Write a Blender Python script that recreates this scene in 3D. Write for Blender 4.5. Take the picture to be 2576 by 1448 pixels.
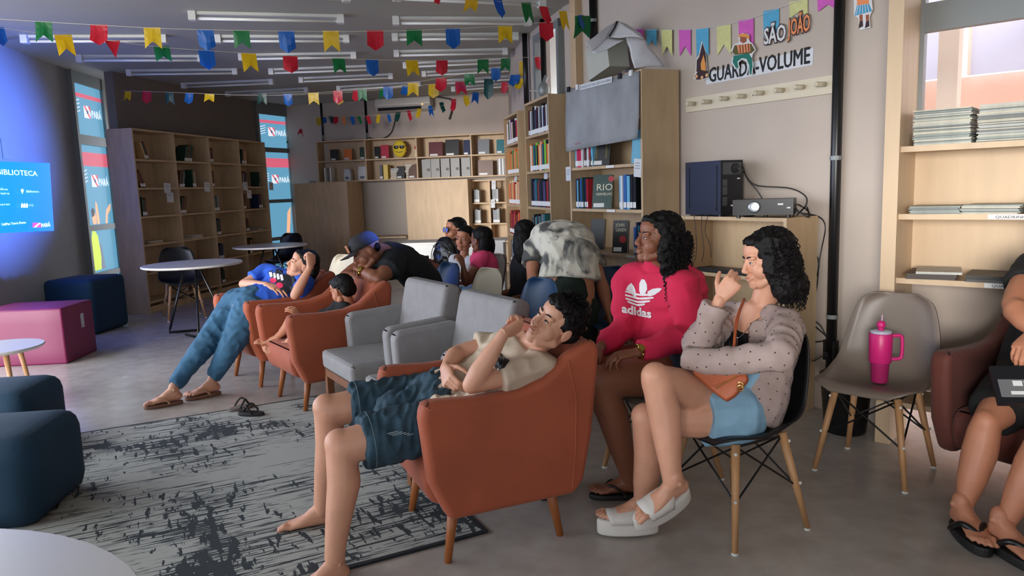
import bpy, bmesh, math, random
import numpy as np
from mathutils import Vector, Matrix, noise
random.seed(7)
for o in list(bpy.data.objects): bpy.data.objects.remove(o)
SC = bpy.context.scene
COL = SC.collection
# ------------------------------------------------------------------ camera
IW, IH = 2576, 1448
FPX = 1860.0; PITCH = math.radians(7.8); ROLL = 0.035; EYE = 1.42
cF = Vector((0, math.cos(PITCH), -math.sin(PITCH)))
_U = Vector((0, math.sin(PITCH), math.cos(PITCH))); _R = Vector((1, 0, 0))
cR = math.cos(ROLL)*_R - math.sin(ROLL)*_U
cU = math.sin(ROLL)*_R + math.cos(ROLL)*_U
cC = Vector((0, 0, EYE))
cam = bpy.data.cameras.new('camera'); camo = bpy.data.objects.new('camera', cam); COL.objects.link(camo)
cam.sensor_fit = 'HORIZONTAL'; cam.sensor_width = 36; cam.lens = 36*FPX/IW; cam.clip_start = .05
mw = Matrix((cR, cU, -cF)).transposed().to_4x4(); mw.translation = cC; camo.matrix_world = mw
SC.camera = camo
# ------------------------------------------------------------------ light
SC.view_settings.view_transform = 'Standard'; SC.view_settings.look = 'None'
SC.view_settings.gamma = 1; SC.view_settings.use_curve_mapping = False
SC.view_settings.exposure = 0.05
wd = bpy.data.worlds.new('world'); SC.world = wd; wd.use_nodes = True
wn = wd.node_tree.nodes; bg = wn['Background']
bg.inputs[0].default_value = (0.82, 0.90, 1.0, 1); bg.inputs[1].default_value = 5.5
sun = bpy.data.lights.new('daylight', 'SUN'); sun.energy = 3.6; sun.angle = math.radians(16); sun.color = (1.0, .95, .90)
suno = bpy.data.objects.new('daylight', sun); COL.objects.link(suno)
suno.rotation_euler = Vector((.43, .90, -.06)).to_track_quat('-Z', 'Y').to_euler(); suno.location = (-6, -4, 3)

# pixel of the 2576x1448 photograph -> point
def ray(x, y): return cF + cR*((x-IW/2)/FPX) - cU*((y-IH/2)/FPX)
def P(x, y, Y): d = ray(x, y); return cC + d*(Y/d.y)          # on the plane Y = const
def Zp(x, y, z): d = ray(x, y); return cC + d*((z-EYE)/d.z)   # on the plane z = const
def G(x, y): return Zp(x, y, 0.0)
def Pl(x, y, o, n):                                            # on a plane through o with normal n
    d = ray(x, y); return cC + d*((Vector(o)-cC).dot(n)/d.dot(n))
def J(a, x, y, L, near=True):                                  # joint: on the pixel's ray at bone length L from a
    d = ray(x, y).normalized(); m = a-cC; b = d.dot(m); c2 = m.length_squared-b*b
    s = L*L-c2; s = math.sqrt(s) if s > 0 else 0
    return cC + d*(b-s if near else b+s)
def V(*a): return Vector(a)
def V2(a, b): return Vector((a, b, 0)).normalized()
# ------------------------------------------------------------------ materials
def lin(c):
    if isinstance(c, str): c = tuple(int(c[i:i+2], 16) for i in (0, 2, 4))
    r = []
    for v in c:
        v /= 255; r.append(v/12.92 if v <= .04045 else ((v+.055)/1.055)**2.4)
    return (*r, 1)
MATS = {}
def pm(name, c, rough=.6, metal=0, var=0.0, scale=8, bump=0.0, bscale=60, emit=0, spec=.5, stretch=None, alpha=1, trans=0, sheen=0, dark=.6):
    if name in MATS: return MATS[name]
    m = bpy.data.materials.new(name); MATS[name] = m; m.use_nodes = True
    nt = m.node_tree; b = nt.nodes['Principled BSDF']; col = lin(c)
    b.inputs['Base Color'].default_value = col; b.inputs['Roughness'].default_value = rough
    b.inputs['Metallic'].default_value = metal; b.inputs['Specular IOR Level'].default_value = spec
    if alpha < 1: b.inputs['Alpha'].default_value = alpha
    if trans: b.inputs['Transmission Weight'].default_value = trans
    if sheen: b.inputs['Sheen Weight'].default_value = sheen
    if emit: b.inputs['Emission Color'].default_value = col; b.inputs['Emission Strength'].default_value = emit
    if var or bump:
        tc = nt.nodes.new('ShaderNodeTexCoord'); mp = nt.nodes.new('ShaderNodeMapping')
        nt.links.new(tc.outputs['Object'], mp.inputs[0])
        if stretch: mp.inputs['Scale'].default_value = stretch
    if var:
        n = nt.nodes.new('ShaderNodeTexNoise'); n.inputs['Scale'].default_value = scale; n.inputs['Detail'].default_value = 5
        nt.links.new(mp.outputs[0], n.inputs['Vector'])
        cr = nt.nodes.new('ShaderNodeValToRGB'); cr.color_ramp.elements[0].position = .3; cr.color_ramp.elements[1].position = .7
        cr.color_ramp.elements[0].color = tuple(v*(1-var) for v in col[:3])+(1,)
        cr.color_ramp.elements[1].color = tuple(min(1, v*(1+var*dark)) for v in col[:3])+(1,)
        nt.links.new(n.outputs['Fac'], cr.inputs[0]); nt.links.new(cr.outputs[0], b.inputs['Base Color'])
    if bump:
        n2 = nt.nodes.new('ShaderNodeTexNoise'); n2.inputs['Scale'].default_value = bscale; n2.inputs['Detail'].default_value = 3
        nt.links.new(mp.outputs[0], n2.inputs['Vector'])
        bp = nt.nodes.new('ShaderNodeBump'); bp.inputs['Strength'].default_value = bump; bp.inputs['Distance'].default_value = .01
        nt.links.new(n2.outputs['Fac'], bp.inputs['Height']); nt.links.new(bp.outputs[0], b.inputs['Normal'])
    return m
# ------------------------------------------------------------------ objects
def link(o): COL.objects.link(o); return o
def tag(o, label=None, cat=None, group=None, kind=None):
    if label: o['label'] = label
    if cat: o['category'] = cat
    if group: o['group'] = group
    if kind: o['kind'] = kind
    return o
def thing(name, label, cat, loc=(0, 0, 0), group=None, rz=0):
    o = link(bpy.data.objects.new(name, None)); o.location = loc; o.rotation_euler = (0, 0, rz); o.empty_display_size = .1
    return tag(o, label, cat, group)
def wloc(o):
    l = Vector(o.location)
    while o.parent: o = o.parent; l += Vector(o.location)
    return l
def mesh_obj(name, me, m=None, parent=None, smooth=False):
    o = link(bpy.data.objects.new(name, me))
    if m: me.materials.clear(); me.materials.append(m)
    if smooth: me.polygons.foreach_set('use_smooth', [True]*len(me.polygons))
    if parent: o.parent = parent
    return o
def obj(name, bm, m, parent=None, smooth=False, loc=None):
    """bmesh in world coordinates -> object; under a parent the mesh is shifted to the parent's frame"""
    off = wloc(parent) if parent else (Vector(loc) if loc is not None else Vector())
    if off.length: bmesh.ops.translate(bm, verts=bm.verts, vec=-off)
    me = bpy.data.meshes.new(name); bm.to_mesh(me); bm.free()
    o = mesh_obj(name, me, m, parent, smooth)
    if not parent and loc is not None: o.location = loc
    return o
def struct(name, bm, m, **k): o = obj(name, bm, m, **k); o['kind'] = 'structure'; return o
def copy_tree(o, parent=None):
    c = o.copy(); link(c); c.parent = parent
    for ch in o.children: copy_tree(ch, c)
    return c
NB = bmesh.new
def fbox(bm, o, u, v, w, a, b, c):
    """box from corner o along unit directions u, v, w with lengths a, b, c"""
    o = Vector(o); u = Vector(u)*a; v = Vector(v)*b; w = Vector(w)*c
    vs = [bm.verts.new(o+u*i+v*j+w*k) for i in (0, 1) for j in (0, 1) for k in (0, 1)]
    fl = [(0, 1, 3, 2), (4, 6, 7, 5), (0, 4, 5, 1), (2, 3, 7, 6), (0, 2, 6, 4), (1, 5, 7, 3)]
    fs = [bm.faces.new([vs[i] for i in q]) for q in fl]
    if u.cross(v).dot(w) < 0: bmesh.ops.reverse_faces(bm, faces=fs)
    return vs
ZV = Vector((0, 0, 1))
def cbox(bm, c, s, rot=None):
    """box centred at c with size s"""
    M = rot if rot is not None else Matrix.Identity(3)
    u, v, w = (M.col[i] for i in range(3)); c = Vector(c)
    return fbox(bm, c-u*s[0]/2-v*s[1]/2-w*s[2]/2, u, v, w, *s)
def bev(bm, w, seg=2, angle=30):
    ed = [e for e in bm.edges if len(e.link_faces) == 2 and e.calc_face_angle(0) > math.radians(angle)]
    bmesh.ops.bevel(bm, geom=ed, offset=w, segments=seg, affect='EDGES', profile=.5)
    return bm
def frame(d):
    d = Vector(d).normalized(); a = Vector((0, 0, 1)) if abs(d.z) < .95 else Vector((1, 0, 0))
    x = a.cross(d).normalized(); return x, d.cross(x).normalized(), d
def cone(bm, a, b, r0, r1=None, n=12, cap=True):
    a = Vector(a); b = Vector(b); r1 = r0 if r1 is None else r1
    x, y, d = frame(b-a); A = []; B = []
    for i in range(n):
        t = 2*math.pi*i/n; q = x*math.cos(t)+y*math.sin(t)
        A.append(bm.verts.new(a+q*r0)); B.append(bm.verts.new(b+q*r1))
    for i in range(n): j = (i+1) % n; bm.faces.new((A[i], A[j], B[j], B[i]))
    if cap: bm.faces.new(A[::-1]); bm.faces.new(B)
    return bm
def tube(bm, pts, r, n=8, closed=False):
    pts = [Vector(p) for p in pts]; rings = []; px = None
    for i, p in enumerate(pts):
        d = (pts[min(i+1, len(pts)-1)]-pts[max(i-1, 0)])
        if d.length < 1e-9: d = Vector((0, 0, 1))
        d.normalize()
        if px is None: x, y, _ = frame(d)
        else:
            x = px-d*px.dot(d)
            x = x.normalized() if x.length > 1e-6 else frame(d)[0]
            y = d.cross(x)
        px = x; rr = r[i] if isinstance(r, (list, tuple)) else r
        rings.append([bm.verts.new(p+(x*math.cos(2*math.pi*k/n)+y*math.sin(2*math.pi*k/n))*rr) for k in range(n)])
    for a, b in zip(rings, rings[1:]):
        for k in range(n): j = (k+1) % n; bm.faces.new((a[k], a[j], b[j], b[k]))
    bm.faces.new(rings[0][::-1]); bm.faces.new(rings[-1])
    return bm
def spline(pts, n=8):
    pts = [Vector(p) for p in pts]; q = [2*pts[0]-pts[1]]+pts+[2*pts[-1]-pts[-2]]; out = []
    for i in range(1, len(q)-2):
        for k in range(n):
            t = k/n; a, b, c, d = q[i-1:i+3]
            out.append(.5*((2*b)+(c-a)*t+(2*a-5*b+4*c-d)*t*t+(3*b-a-3*c+d)*t**3))
    out.append(pts[-1]); return out
def sphere(bm, c, r, rot=None, u=14, v=9):
    r = Vector((r, r, r)) if isinstance(r, (int, float)) else Vector(r)
    M = Matrix.Translation(Vector(c)) @ ((rot if rot is not None else Matrix.Identity(3)).to_4x4()) @ Matrix.Diagonal((*r, 1))
    bmesh.ops.create_uvsphere(bm, u_segments=u, v_segments=v, radius=1, matrix=M); return bm
def prism(bm, pts, o, u, v, n, th):
    """2-d outline pts (in u, v) at o, thickness th along n, outline ordered either way"""
    o = Vector(o); u = Vector(u); v = Vector(v); n = Vector(n)
    A = [bm.verts.new(o+u*p[0]+v*p[1]) for p in pts]; B = [bm.verts.new(o+u*p[0]+v*p[1]+n*th) for p in pts]
    fs = [bm.faces.new(A), bm.faces.new(B[::-1])]
    k = len(pts)
    for i in range(k): j = (i+1) % k; fs.append(bm.faces.new((A[j], A[i], B[i], B[j])))
    bmesh.ops.recalc_face_normals(bm, faces=fs)
    return bm
def lathe(bm, prof, c, n=24, M=None):
    c = Vector(c); rings = []
    for r, z in prof:
        ring = []
        for i in range(n):
            t = 2*math.pi*i/n; q = Vector((r*math.cos(t), r*math.sin(t), z))
            ring.append(bm.verts.new(c+(M @ q if M else q)))
        rings.append(ring)
    for a, b in zip(rings, rings[1:]):
        for k in range(n): j = (k+1) % n; bm.faces.new((a[k], a[j], b[j], b[k]))
    bm.faces.new(rings[0][::-1]); bm.faces.new(rings[-1])
    return bm
TMP = bpy.data.scenes.new('workbench')                             # empty side scene: modifiers are evaluated there, fast
def eval_mesh(o):
    COL.objects.unlink(o); TMP.collection.objects.link(o); 
    with bpy.context.temp_override(scene=TMP, view_layer=TMP.view_layers[0]): dg = bpy.context.evaluated_depsgraph_get()
    dg.update(); me = bpy.data.meshes.new_from_object(o.evaluated_get(dg)); TMP.collection.objects.unlink(o); return me
TXT = {}
def text(name, body, m, o, u, v, size, parent, th=.0006, width=None, shear=0, bold=0, align='LEFT', fat=0):
    """lettering as a thin solid: baseline starts at o, runs along u, up is v"""
    cu = bpy.data.curves.new('t', 'FONT'); cu.body = body; cu.size = 1; cu.extrude = .5; cu.offset = bold; cu.shear = shear; cu.resolution_u = 2
    t = link(bpy.data.objects.new('t', cu)); me = eval_mesh(t)
    bpy.data.objects.remove(t); bpy.data.curves.remove(cu)
    if fat:                                                        # bold by overlaying shifted strokes
        b2 = NB()
        for k, (dx, dy) in enumerate(((0, 0), (fat, 0), (-fat, 0), (0, fat*.6), (0, -fat*.6))):
            n0 = len(b2.verts); b2.from_mesh(me); b2.verts.ensure_lookup_table()
            bmesh.ops.translate(b2, verts=b2.verts[n0:], vec=(dx, dy, k*.02))
        b2.to_mesh(me); b2.free()
    co = np.zeros(len(me.vertices)*3); me.vertices.foreach_get('co', co); co = co.reshape(-1, 3)
    w = co[:, 0].max(); sx = size if width is None else width/w
    x0 = 0 if align == 'LEFT' else -w*sx/2
    u = Vector(u).normalized(); v = Vector(v).normalized(); n = u.cross(v).normalized()
    off = Vector(o) - (wloc(parent) if parent else Vector())
    A = np.outer(co[:, 0]*sx+x0, u)+np.outer(co[:, 1]*size, v)+np.outer((co[:, 2]+.5)*th, n)+np.array(off)
    me.vertices.foreach_set('co', A.ravel()); me.update()
    ob = mesh_obj(name, me, m, parent); return ob
# ================================================================== the room
CEIL = 3.0
m_wall = pm('wall_paint', (186, 172, 160), .75, var=.06, scale=2)
m_wallL = pm('wall_paint_grey', (150, 148, 150), .75, var=.06, scale=2)
m_ceil = pm('ceiling_paint', (172, 170, 158), .6, var=.05, scale=1.2)
m_ply = pm('birch_plywood', (196, 168, 132), .55, var=.12, scale=3, stretch=(6, 6, 1), bump=.03, bscale=30)
m_plyd = pm('birch_plywood_edge', (176, 150, 116), .6, var=.1, scale=20)
m_black = pm('black_metal', (14, 14, 16), .35)
m_alu = pm('window_aluminium', (132, 136, 136), .4, metal=.3)
m_white = pm('white_paint', (214, 214, 210), .45)
m_paper = pm('white_paper', (208, 210, 214), .8, var=.05, scale=12)
# polished concrete floor
m_floor = bpy.data.materials.new('polished_concrete'); m_floor.use_nodes = True
def _floor():
    nt = m_floor.node_tree; b = nt.nodes['Principled BSDF']; tc = nt.nodes.new('ShaderNodeTexCoord')
    n1 = nt.nodes.new('ShaderNodeTexNoise'); n1.inputs['Scale'].default_value = 1.4; n1.inputs['Detail'].default_value = 8; n1.inputs['Roughness'].default_value = .62
    n2 = nt.nodes.new('ShaderNodeTexNoise'); n2.inputs['Scale'].default_value = 9; n2.inputs['Detail'].default_value = 6
    cr = nt.nodes.new('ShaderNodeValToRGB'); cr.color_ramp.elements[0].position = .32; cr.color_ramp.elements[1].position = .68
    cr.color_ramp.elements[0].color = lin((158, 149, 142)); cr.color_ramp.elements[1].color = lin((192, 184, 177))
    mx = nt.nodes.new('ShaderNodeMix'); mx.data_type = 'FLOAT'; mx.inputs[0].default_value = .35
    for n in (n1, n2): nt.links.new(tc.outputs['Object'], n.inputs['Vector'])
    nt.links.new(n1.outputs['Fac'], mx.inputs[2]); nt.links.new(n2.outputs['Fac'], mx.inputs[3])
    nt.links.new(mx.outputs[0], cr.inputs[0]); nt.links.new(cr.outputs[0], b.inputs['Base Color'])
    mr = nt.nodes.new('ShaderNodeMapRange'); mr.inputs[3].default_value = .14; mr.inputs[4].default_value = .32
    nt.links.new(n2.outputs['Fac'], mr.inputs[0]); nt.links.new(mr.outputs[0], b.inputs['Roughness'])
    b.inputs['Specular IOR Level'].default_value = .5
_floor()
# plan (seen from above): the room bends to the right with depth
WR = [V(2.10, 4.04, 0), V(1.25, 5.42, 0)]                         # right wall with the coat pegs
uR = (WR[1]-WR[0]).normalized(); nR = V(-uR.y, uR.x, 0)            # into the room
if nR.x > 0: nR = -nR
WRr = [WR[1], V(.80, 6.33, 0), V(.55, 6.90, 0), V(.35, 7.70, 0), V(.22, 8.3, 0), V(.08, 9.2, 0), V(.05, 12.95, 0)]   # its bent continuation behind the bookcases
BKL = V(1.914, 3.807, 0); bu = V(.741, -.671, 0); bv = V(.671, .741, 0)  # built-in shelves right: along, back
# left side
LC = V(-4.523, 9.12, 0); lu = V(.165, .986, 0).normalized(); lv = V(-lu.y, lu.x, 0)   # bookcase front, along, back
LWA = LC + lv*.36
W1R = V(-5.36, 10.0, 0); w1u = V(-.1045, .9945, 0).normalized()
W1R = W1R + w1u*.06; WW1 = .90; W1L = W1R - w1u*WW1
TVd = V(.17, -.985, 0).normalized(); TV0 = W1L; TV1 = W1L + TVd*2.5
RW_R = V(.55, 12.75, 0); RW_L = V(-3.98, 13.62, 0)                 # rear wall
def wall(name, a, b, m=m_wall, z0=0, z1=CEIL, th=.12, inside=None):
    a = Vector(a); b = Vector(b); d = (b-a); L = d.length; d.normalize(); n = V(-d.y, d.x, 0)
    if inside is not None and n.dot(Vector(inside)-a) > 0: n = -n
    bm = NB(); fbox(bm, a+ZV*z0, d, n, ZV, L, th, z1-z0); return struct(name, bm, m)
INS = V(-1.5, 6, 0)
bm = NB(); fbox(bm, (-14, -5, -.1), (1, 0, 0), (0, 1, 0), ZV, 26, 22, .1); struct('floor', bm, m_floor)
bm = NB(); fbox(bm, (-5.25, -4.5, CEIL), (1, 0, 0), (0, 1, 0), ZV, 9.05, 8.7, .12); fbox(bm, (-5.25, 4.2, CEIL), (1, 0, 0), (0, 1, 0), ZV, 7.5, 4.3, .12); fbox(bm, (-6.2, 8.5, CEIL), (1, 0, 0), (0, 1, 0), ZV, 7.8, 7, .12); struct('ceiling', bm, m_ceil)
wall('wall_rear', RW_L-V(.4, -.05, 0), RW_R, inside=INS)
wall('wall_right', WR[0]-uR*.0, WR[1], inside=INS)
for i in range(len(WRr)-1):
    if i == 2: wall('wall_right_sill', WRr[i], WRr[i+1], z1=1.2, inside=INS); continue   # window_3 stands on it
    wall('wall_right_rear', WRr[i], WRr[i+1], inside=INS)
wall('wall_left', TV0, TV1, m_wallL, inside=INS)
# wall behind left bookcase
wall('wall_front', V(-5.2, -1.6, 0), V(-1.3, -1.6, 0), inside=INS); wall('wall_front_side', V(1.2, -1.6, 0), V(3.6, -1.6, 0), inside=INS)
wall('wall_front_sill', V(-1.3, -1.6, 0), V(1.2, -1.6, 0), z1=.9, inside=INS); wall('wall_front_lintel', V(-1.3, -1.6, 0), V(1.2, -1.6, 0), z0=2.3, inside=INS)   # unseen opening behind the camera, added to let fill light in
wall('wall_right_near', BKL+bv*.37+bu*2.0, V(3.6, -1.6, 0), inside=V(0, 1, 0))
LB0 = LC + lv*.36; LB1 = LC + lv*.36 + lu*3.72
m_walldk = pm('wall_paint_taupe', (122, 112, 106), .8, var=.05, scale=2)
wall('wall_left_rear', LB0+lu*.25, LB1, m_walldk, inside=INS)
wall('wall_left_return', LB1, LB1+lv*.02, m_walldk, inside=INS)
# ---- glazed bays with printed film
def skyfilm(name, c, e): return pm(name, c, .5, emit=e*1.35)
m_fb = skyfilm('film_blue', (108, 172, 206), .55); m_fp = skyfilm('film_pink', (226, 104, 128), .6)
m_fw = skyfilm('film_white', (226, 228, 230), .75); m_fy = skyfilm('film_lime', (206, 226, 84), .75)
m_fo = skyfilm('film_peach', (240, 178, 140), .75); m_fg = skyfilm('film_greyblue', (128, 138, 160), .6)
m_fh = skyfilm('film_brown', (96, 74, 80), .5)
def pane_film(o, u, w, z0, z1, parent, n):
    """a pane with its film; returns a placer for print on it: fraction of width, metres above floor"""
    bm = NB(); fbox(bm, o+ZV*z0, u, n, ZV, w, .012, z1-z0); return obj('pane', bm, m_fb, parent)
def glazed(name, label, o, u, w, n, zs, ztop):
    """o: base corner, u along, n into the room, zs: list of (z0, z1) panes"""
    t = thing(name, label, 'window', o); t['kind'] = 'structure'
    del t['category']
    fw = .055
    for a in (0, w-fw):
        bm = NB(); fbox(bm, o+u*a, u, n, ZV, fw, .07, ztop); obj('frame_post', bm, m_alu, t)
    edges = [(0, zs[0][0])]+[(zs[i][1], zs[i+1][0]) for i in range(len(zs)-1)]+[(zs[-1][1], ztop)]
    for z0, z1 in edges:
        bm = NB(); fbox(bm, o+u*fw+ZV*z0, u, n, ZV, w-2*fw, .06, z1-z0); obj('frame_rail', bm, m_alu, t)
    for z0, z1 in zs:
        pane_film(o+u*fw+n*.02, u, w-2*fw, z0, z1, t, n)
    return t
def film(t, o, u, n, x, z, w, h, m, name='film_stripe'):
    bm = NB(); fbox(bm, o+u*x+n*.0325+ZV*z, u, n, ZV, w, .0012, h); return obj(name, bm, m, t)
def film_poly(t, o, u, n, pts, m, name, lift=.0325):
    bm = NB(); prism(bm, pts, o+n*lift, u, ZV, n, .0012); return obj(name, bm, m, t)
def state_logo(t, o, u, n, x, z, s):
    """square flag emblem with a star beside the word"""
    film_poly(t, o, u, n, [(x, z), (x+.5*s, z), (x+.5*s, z+.42*s), (x, z+.42*s)], m_fw, 'film_emblem', .0335)
    film_poly(t, o, u, n, [(x, z+.42*s), (x+.12*s, z+.42*s), (x+.5*s, z), (x+.38*s, z)], m_fp, 'film_emblem', .0346)
    film_poly(t, o, u, n, [(x+.3*s, z+.42*s), (x+.5*s, z+.42*s), (x+.5*s, z+.2*s)], m_fp, 'film_emblem', .0346)
    st = []
    for k in range(10):
        r = (.1 if k % 2 == 0 else .042)*s; a = math.pi/2+k*math.pi/5; st.append((x+.25*s+r*math.cos(a), z+.21*s+r*math.sin(a)))
    film_poly(t, o, u, n, st, pm('film_navy', (60, 110, 170), .5, emit=.5), 'film_star', .0358)
    text('film_word', 'PARÁ', m_fw, o+u*(x+.56*s)+n*.034+ZV*(z+.05*s), u, ZV, .36*s, t, width=.8*s, bold=.02)
# window 1, left of the bookcase
w1n = V(-w1u.y, w1u.x, 0); w1n = w1n if w1n.dot(INS-W1R) > 0 else -w1n
z_w1 = [(.10, .45), (.52, 1.05), (1.12, 2.12), (2.24, 2.86)]
t1 = glazed('window_1', 'tall glazed bay with blue printed film beside the screen wall', W1L, w1u, WW1, w1n, z_w1, CEIL)
film(t1, W1L, w1u, w1n, .06, 2.70, WW1-.12, .05, m_fp)
film(t1, W1L, w1u, w1n, .06, 1.86, WW1-.12, .17, m_fp)
# u runs away from the camera; lettering has to read left to right = along u
state_logo(t1, W1L, w1u, w1n, .32, 2.46, .36); state_logo(t1, W1L, w1u, w1n, .32, 1.60, .36)
for z in (2.5, 1.64):
    for k in range(4):
        film_poly(t1, W1L, w1u, w1n, [(x_*.63+.01, z_) for x_, z_ in [(.14, z+k*.045), (.32, z+.03+k*.045), (.34, z+.045+k*.045), (.16, z+.015+k*.045)]], m_fw, 'film_mark')
# printed cheering figures on the lower panes
film_poly(t1, W1L, w1u, w1n, [(x_*.63+.01, z_) for x_, z_ in [(.16, .55), (.5, .55), (.56, .7), (.5, .98), (.4, 1.04), (.28, 1.05), (.2, .95), (.14, .75)]], m_fy, 'film_figure')
film_poly(t1, W1L, w1u, w1n, [(x_*.63+.01, z_) for x_, z_ in [(.5, .55), (.7, .55), (.62, .86), (.55, .9)]], m_fg, 'film_figure')
film_poly(t1, W1L, w1u, w1n, [(x_*.63+.01, z_) for x_, z_ in [(.36, 1.13), (.5, 1.13), (.52, 1.22), (.46, 1.29), (.36, 1.28), (.33, 1.2)]], m_fo, 'film_figure')
film_poly(t1, W1L, w1u, w1n, [(x_*.63+.01, z_) for x_, z_ in [(.34, 1.22), (.44, 1.24), (.47, 1.3), (.40, 1.34), (.33, 1.31)]], m_fh, 'film_figure', .0336)
film_poly(t1, W1L, w1u, w1n, [(x_*.63+.01, z_) for x_, z_ in [(.54, 1.13), (.66, 1.13), (.62, 1.38), (.56, 1.42), (.53, 1.34)]], m_fo, 'film_figure')
film_poly(t1, W1L, w1u, w1n, [(x_*.63+.01, z_) for x_, z_ in [(.92, 1.13), (1.02, 1.13), (1.06, 1.24), (1.22, 1.30), (1.27, 1.38), (1.2, 1.37), (1.02, 1.3)]], m_fo, 'film_figure')
film_poly(t1, W1L, w1u, w1n, [(x_*.63+.01, z_) for x_, z_ in [(.18, .11), (.46, .11), (.44, .44), (.2, .44)]], m_fw, 'film_figure')
film_poly(t1, W1L, w1u, w1n, [(x_*.63+.01, z_) for x_, z_ in [(.5, .11), (.72, .11), (.68, .44), (.52, .44)]], m_fg, 'film_figure')
# window 2, beyond the bookcase
W2L = LB1+lv*.02; w2u = (RW_L + V(.0, .04, 0) - W2L); w2w = w2u.length; w2u.normalize()
w2n = V(-w2u.y, w2u.x, 0); w2n = w2n if w2n.dot(INS-W2L) > 0 else -w2n
t2 = glazed('window_2', 'tall glazed bay with blue printed film in the far corner', W2L, w2u, w2w, w2n, [(.10, .62), (.68, 1.28), (1.34, 2.16), (2.24, 2.8)], CEIL)
film(t2, W2L, w2u, w2n, .06, 2.66, w2w-.12, .05, m_fp); film(t2, W2L, w2u, w2n, .06, 1.90, w2w-.12, .16, m_fp)
state_logo(t2, W2L, w2u, w2n, w2w*.36, 2.44, .36); state_logo(t2, W2L, w2u, w2n, w2w*.36, 1.62, .36)
for z in (2.46, 1.64):
    for k in range(4): film_poly(t2, W2L, w2u, w2n, [(.10, z+k*.04), (.24, z+.03+k*.04), (.25, z+.042+k*.04), (.11, z+.014+k*.04)], m_fw, 'film_mark')
film_poly(t2, W2L, w2u, w2n, [(w2w*.7, .7), (w2w*.8, .7), (w2w*.86, .95), (w2w*.9, 1.2), (w2w*.78, 1.1)], m_fo, 'film_figure')
film_poly(t2, W2L, w2u, w2n, [(w2w*.65, .12), (w2w*.95, .12), (w2w*.9, .6), (w2w*.7, .6)], m_fo, 'film_figure')
# pale reveal between window 1 and the bookcase
bm = NB(); fbox(bm, W1R, w1u, -w1n, ZV, 1.2, .1, CEIL); struct('trim_1', bm, m_wall)
# ================================================================== right side of the room
SHZ = [.2, .533, .867, 1.2, 1.533, 1.867]
SHH = 2.2
def bookcase(name, label, fl, fr, bk, depth, bays, shelves, H, group=None, m=m_ply, base=.08, back=True, missing=(), th=.022):
    """fl, fr: front corners on the floor; bk: direction to the back"""
    fl = Vector(fl); fr = Vector(fr); u = (fr-fl); L = u.length; u.normalize(); bk = Vector(bk).normalized()
    t = thing(name, label, 'bookcase', fl, group)
    for k in range(bays+1):
        x = (L-th)*k/bays; bm = NB(); fbox(bm, fl+u*x, u, bk, ZV, th, depth, H); obj('side_panel' if k in (0, bays) else 'divider', bm, m, t)
    w = (L-th)/bays
    for k in range(bays):
        for z in list(shelves)+[H-th]:
            if (k, z) in missing: continue
            bm = NB(); fbox(bm, fl+u*(w*k+th)+bk*.004+ZV*z, u, bk, ZV, w-th, depth-.014, th); obj('shelf' if z < H-.1 else 'top_panel', bm, m, t)
    if base: bm = NB(); fbox(bm, fl+u*th+bk*.05, u, bk, ZV, L-2*th, .02, base); obj('plinth', bm, m, t)
    if back: bm = NB(); fbox(bm, fl+u*th+bk*(depth-.01), u, bk, ZV, L-2*th, .008, H-th); obj('back_panel', bm, m, t)
    return t, fl, u, bk, w, th
CN = {'black': (26, 26, 28), 'dark green': (20, 58, 48), 'green': (58, 150, 70), 'lime green': (130, 200, 60), 'red': (176, 36, 44), 'crimson': (190, 40, 70), 'pink': (214, 50, 92),
      'orange': (224, 120, 50), 'cream': (222, 204, 170), 'white': (218, 220, 220), 'grey': (120, 124, 128), 'navy': (30, 42, 78), 'blue': (50, 100, 170), 'sky blue': (110, 180, 214),
      'teal': (36, 110, 120), 'brown': (96, 62, 44), 'maroon': (90, 26, 36), 'purple': (92, 62, 120), 'yellow': (226, 190, 50), 'tan': (190, 150, 104), 'beige': (214, 180, 140)}
for k, c in CN.items(): pm('cover_'+k, c, .4)
m_pages = pm('book_pages', (216, 208, 190), .85, var=.08, scale=60, stretch=(1, 1, 30))
m_tag = pm('spine_tag', (228, 228, 226), .7)
def book(o, u, bk, z, th, h, d, colour, where, group, tag_=True, tilt=0.0, rot=0.0, name='book', label=None):
    """upright book: o = front left foot of the spine; u along the shelf, bk into the shelf; rot turns it about the upright axis"""
    o = Vector(o); u = Vector(u); bk = Vector(bk); base = o+ZV*z
    if rot: Rz = Matrix.Rotation(rot, 3, 'Z'); u = Rz @ u; bk = Rz @ bk
    up = (ZV*math.cos(tilt)+u*math.sin(tilt)).normalized(); uu = up.cross(bk)
    if uu.dot(u) < 0: uu = -uu
    t = thing(name, label or f'{colour} book {where}', 'book', base, group)
    bm = NB(); c = .0025
    fbox(bm, base, uu, bk, up, c, d, h); fbox(bm, base+uu*(th-c), uu, bk, up, c, d, h); fbox(bm, base+uu*c, uu, bk, up, th-2*c, c, h)
    obj('cover', bm, MATS['cover_'+colour], t)
    bm = NB(); fbox(bm, base+uu*c+bk*c+up*.004, uu, bk, up, th-2*c, d-.008, h-.008); obj('pages', bm, m_pages, t)
    if tag_: bm = NB(); fbox(bm, base-bk*.0008+up*.012, uu, bk, up, th, .0008, .042); obj('spine_tag', bm, m_tag, t)
    return t, base, uu, bk, up
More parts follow.
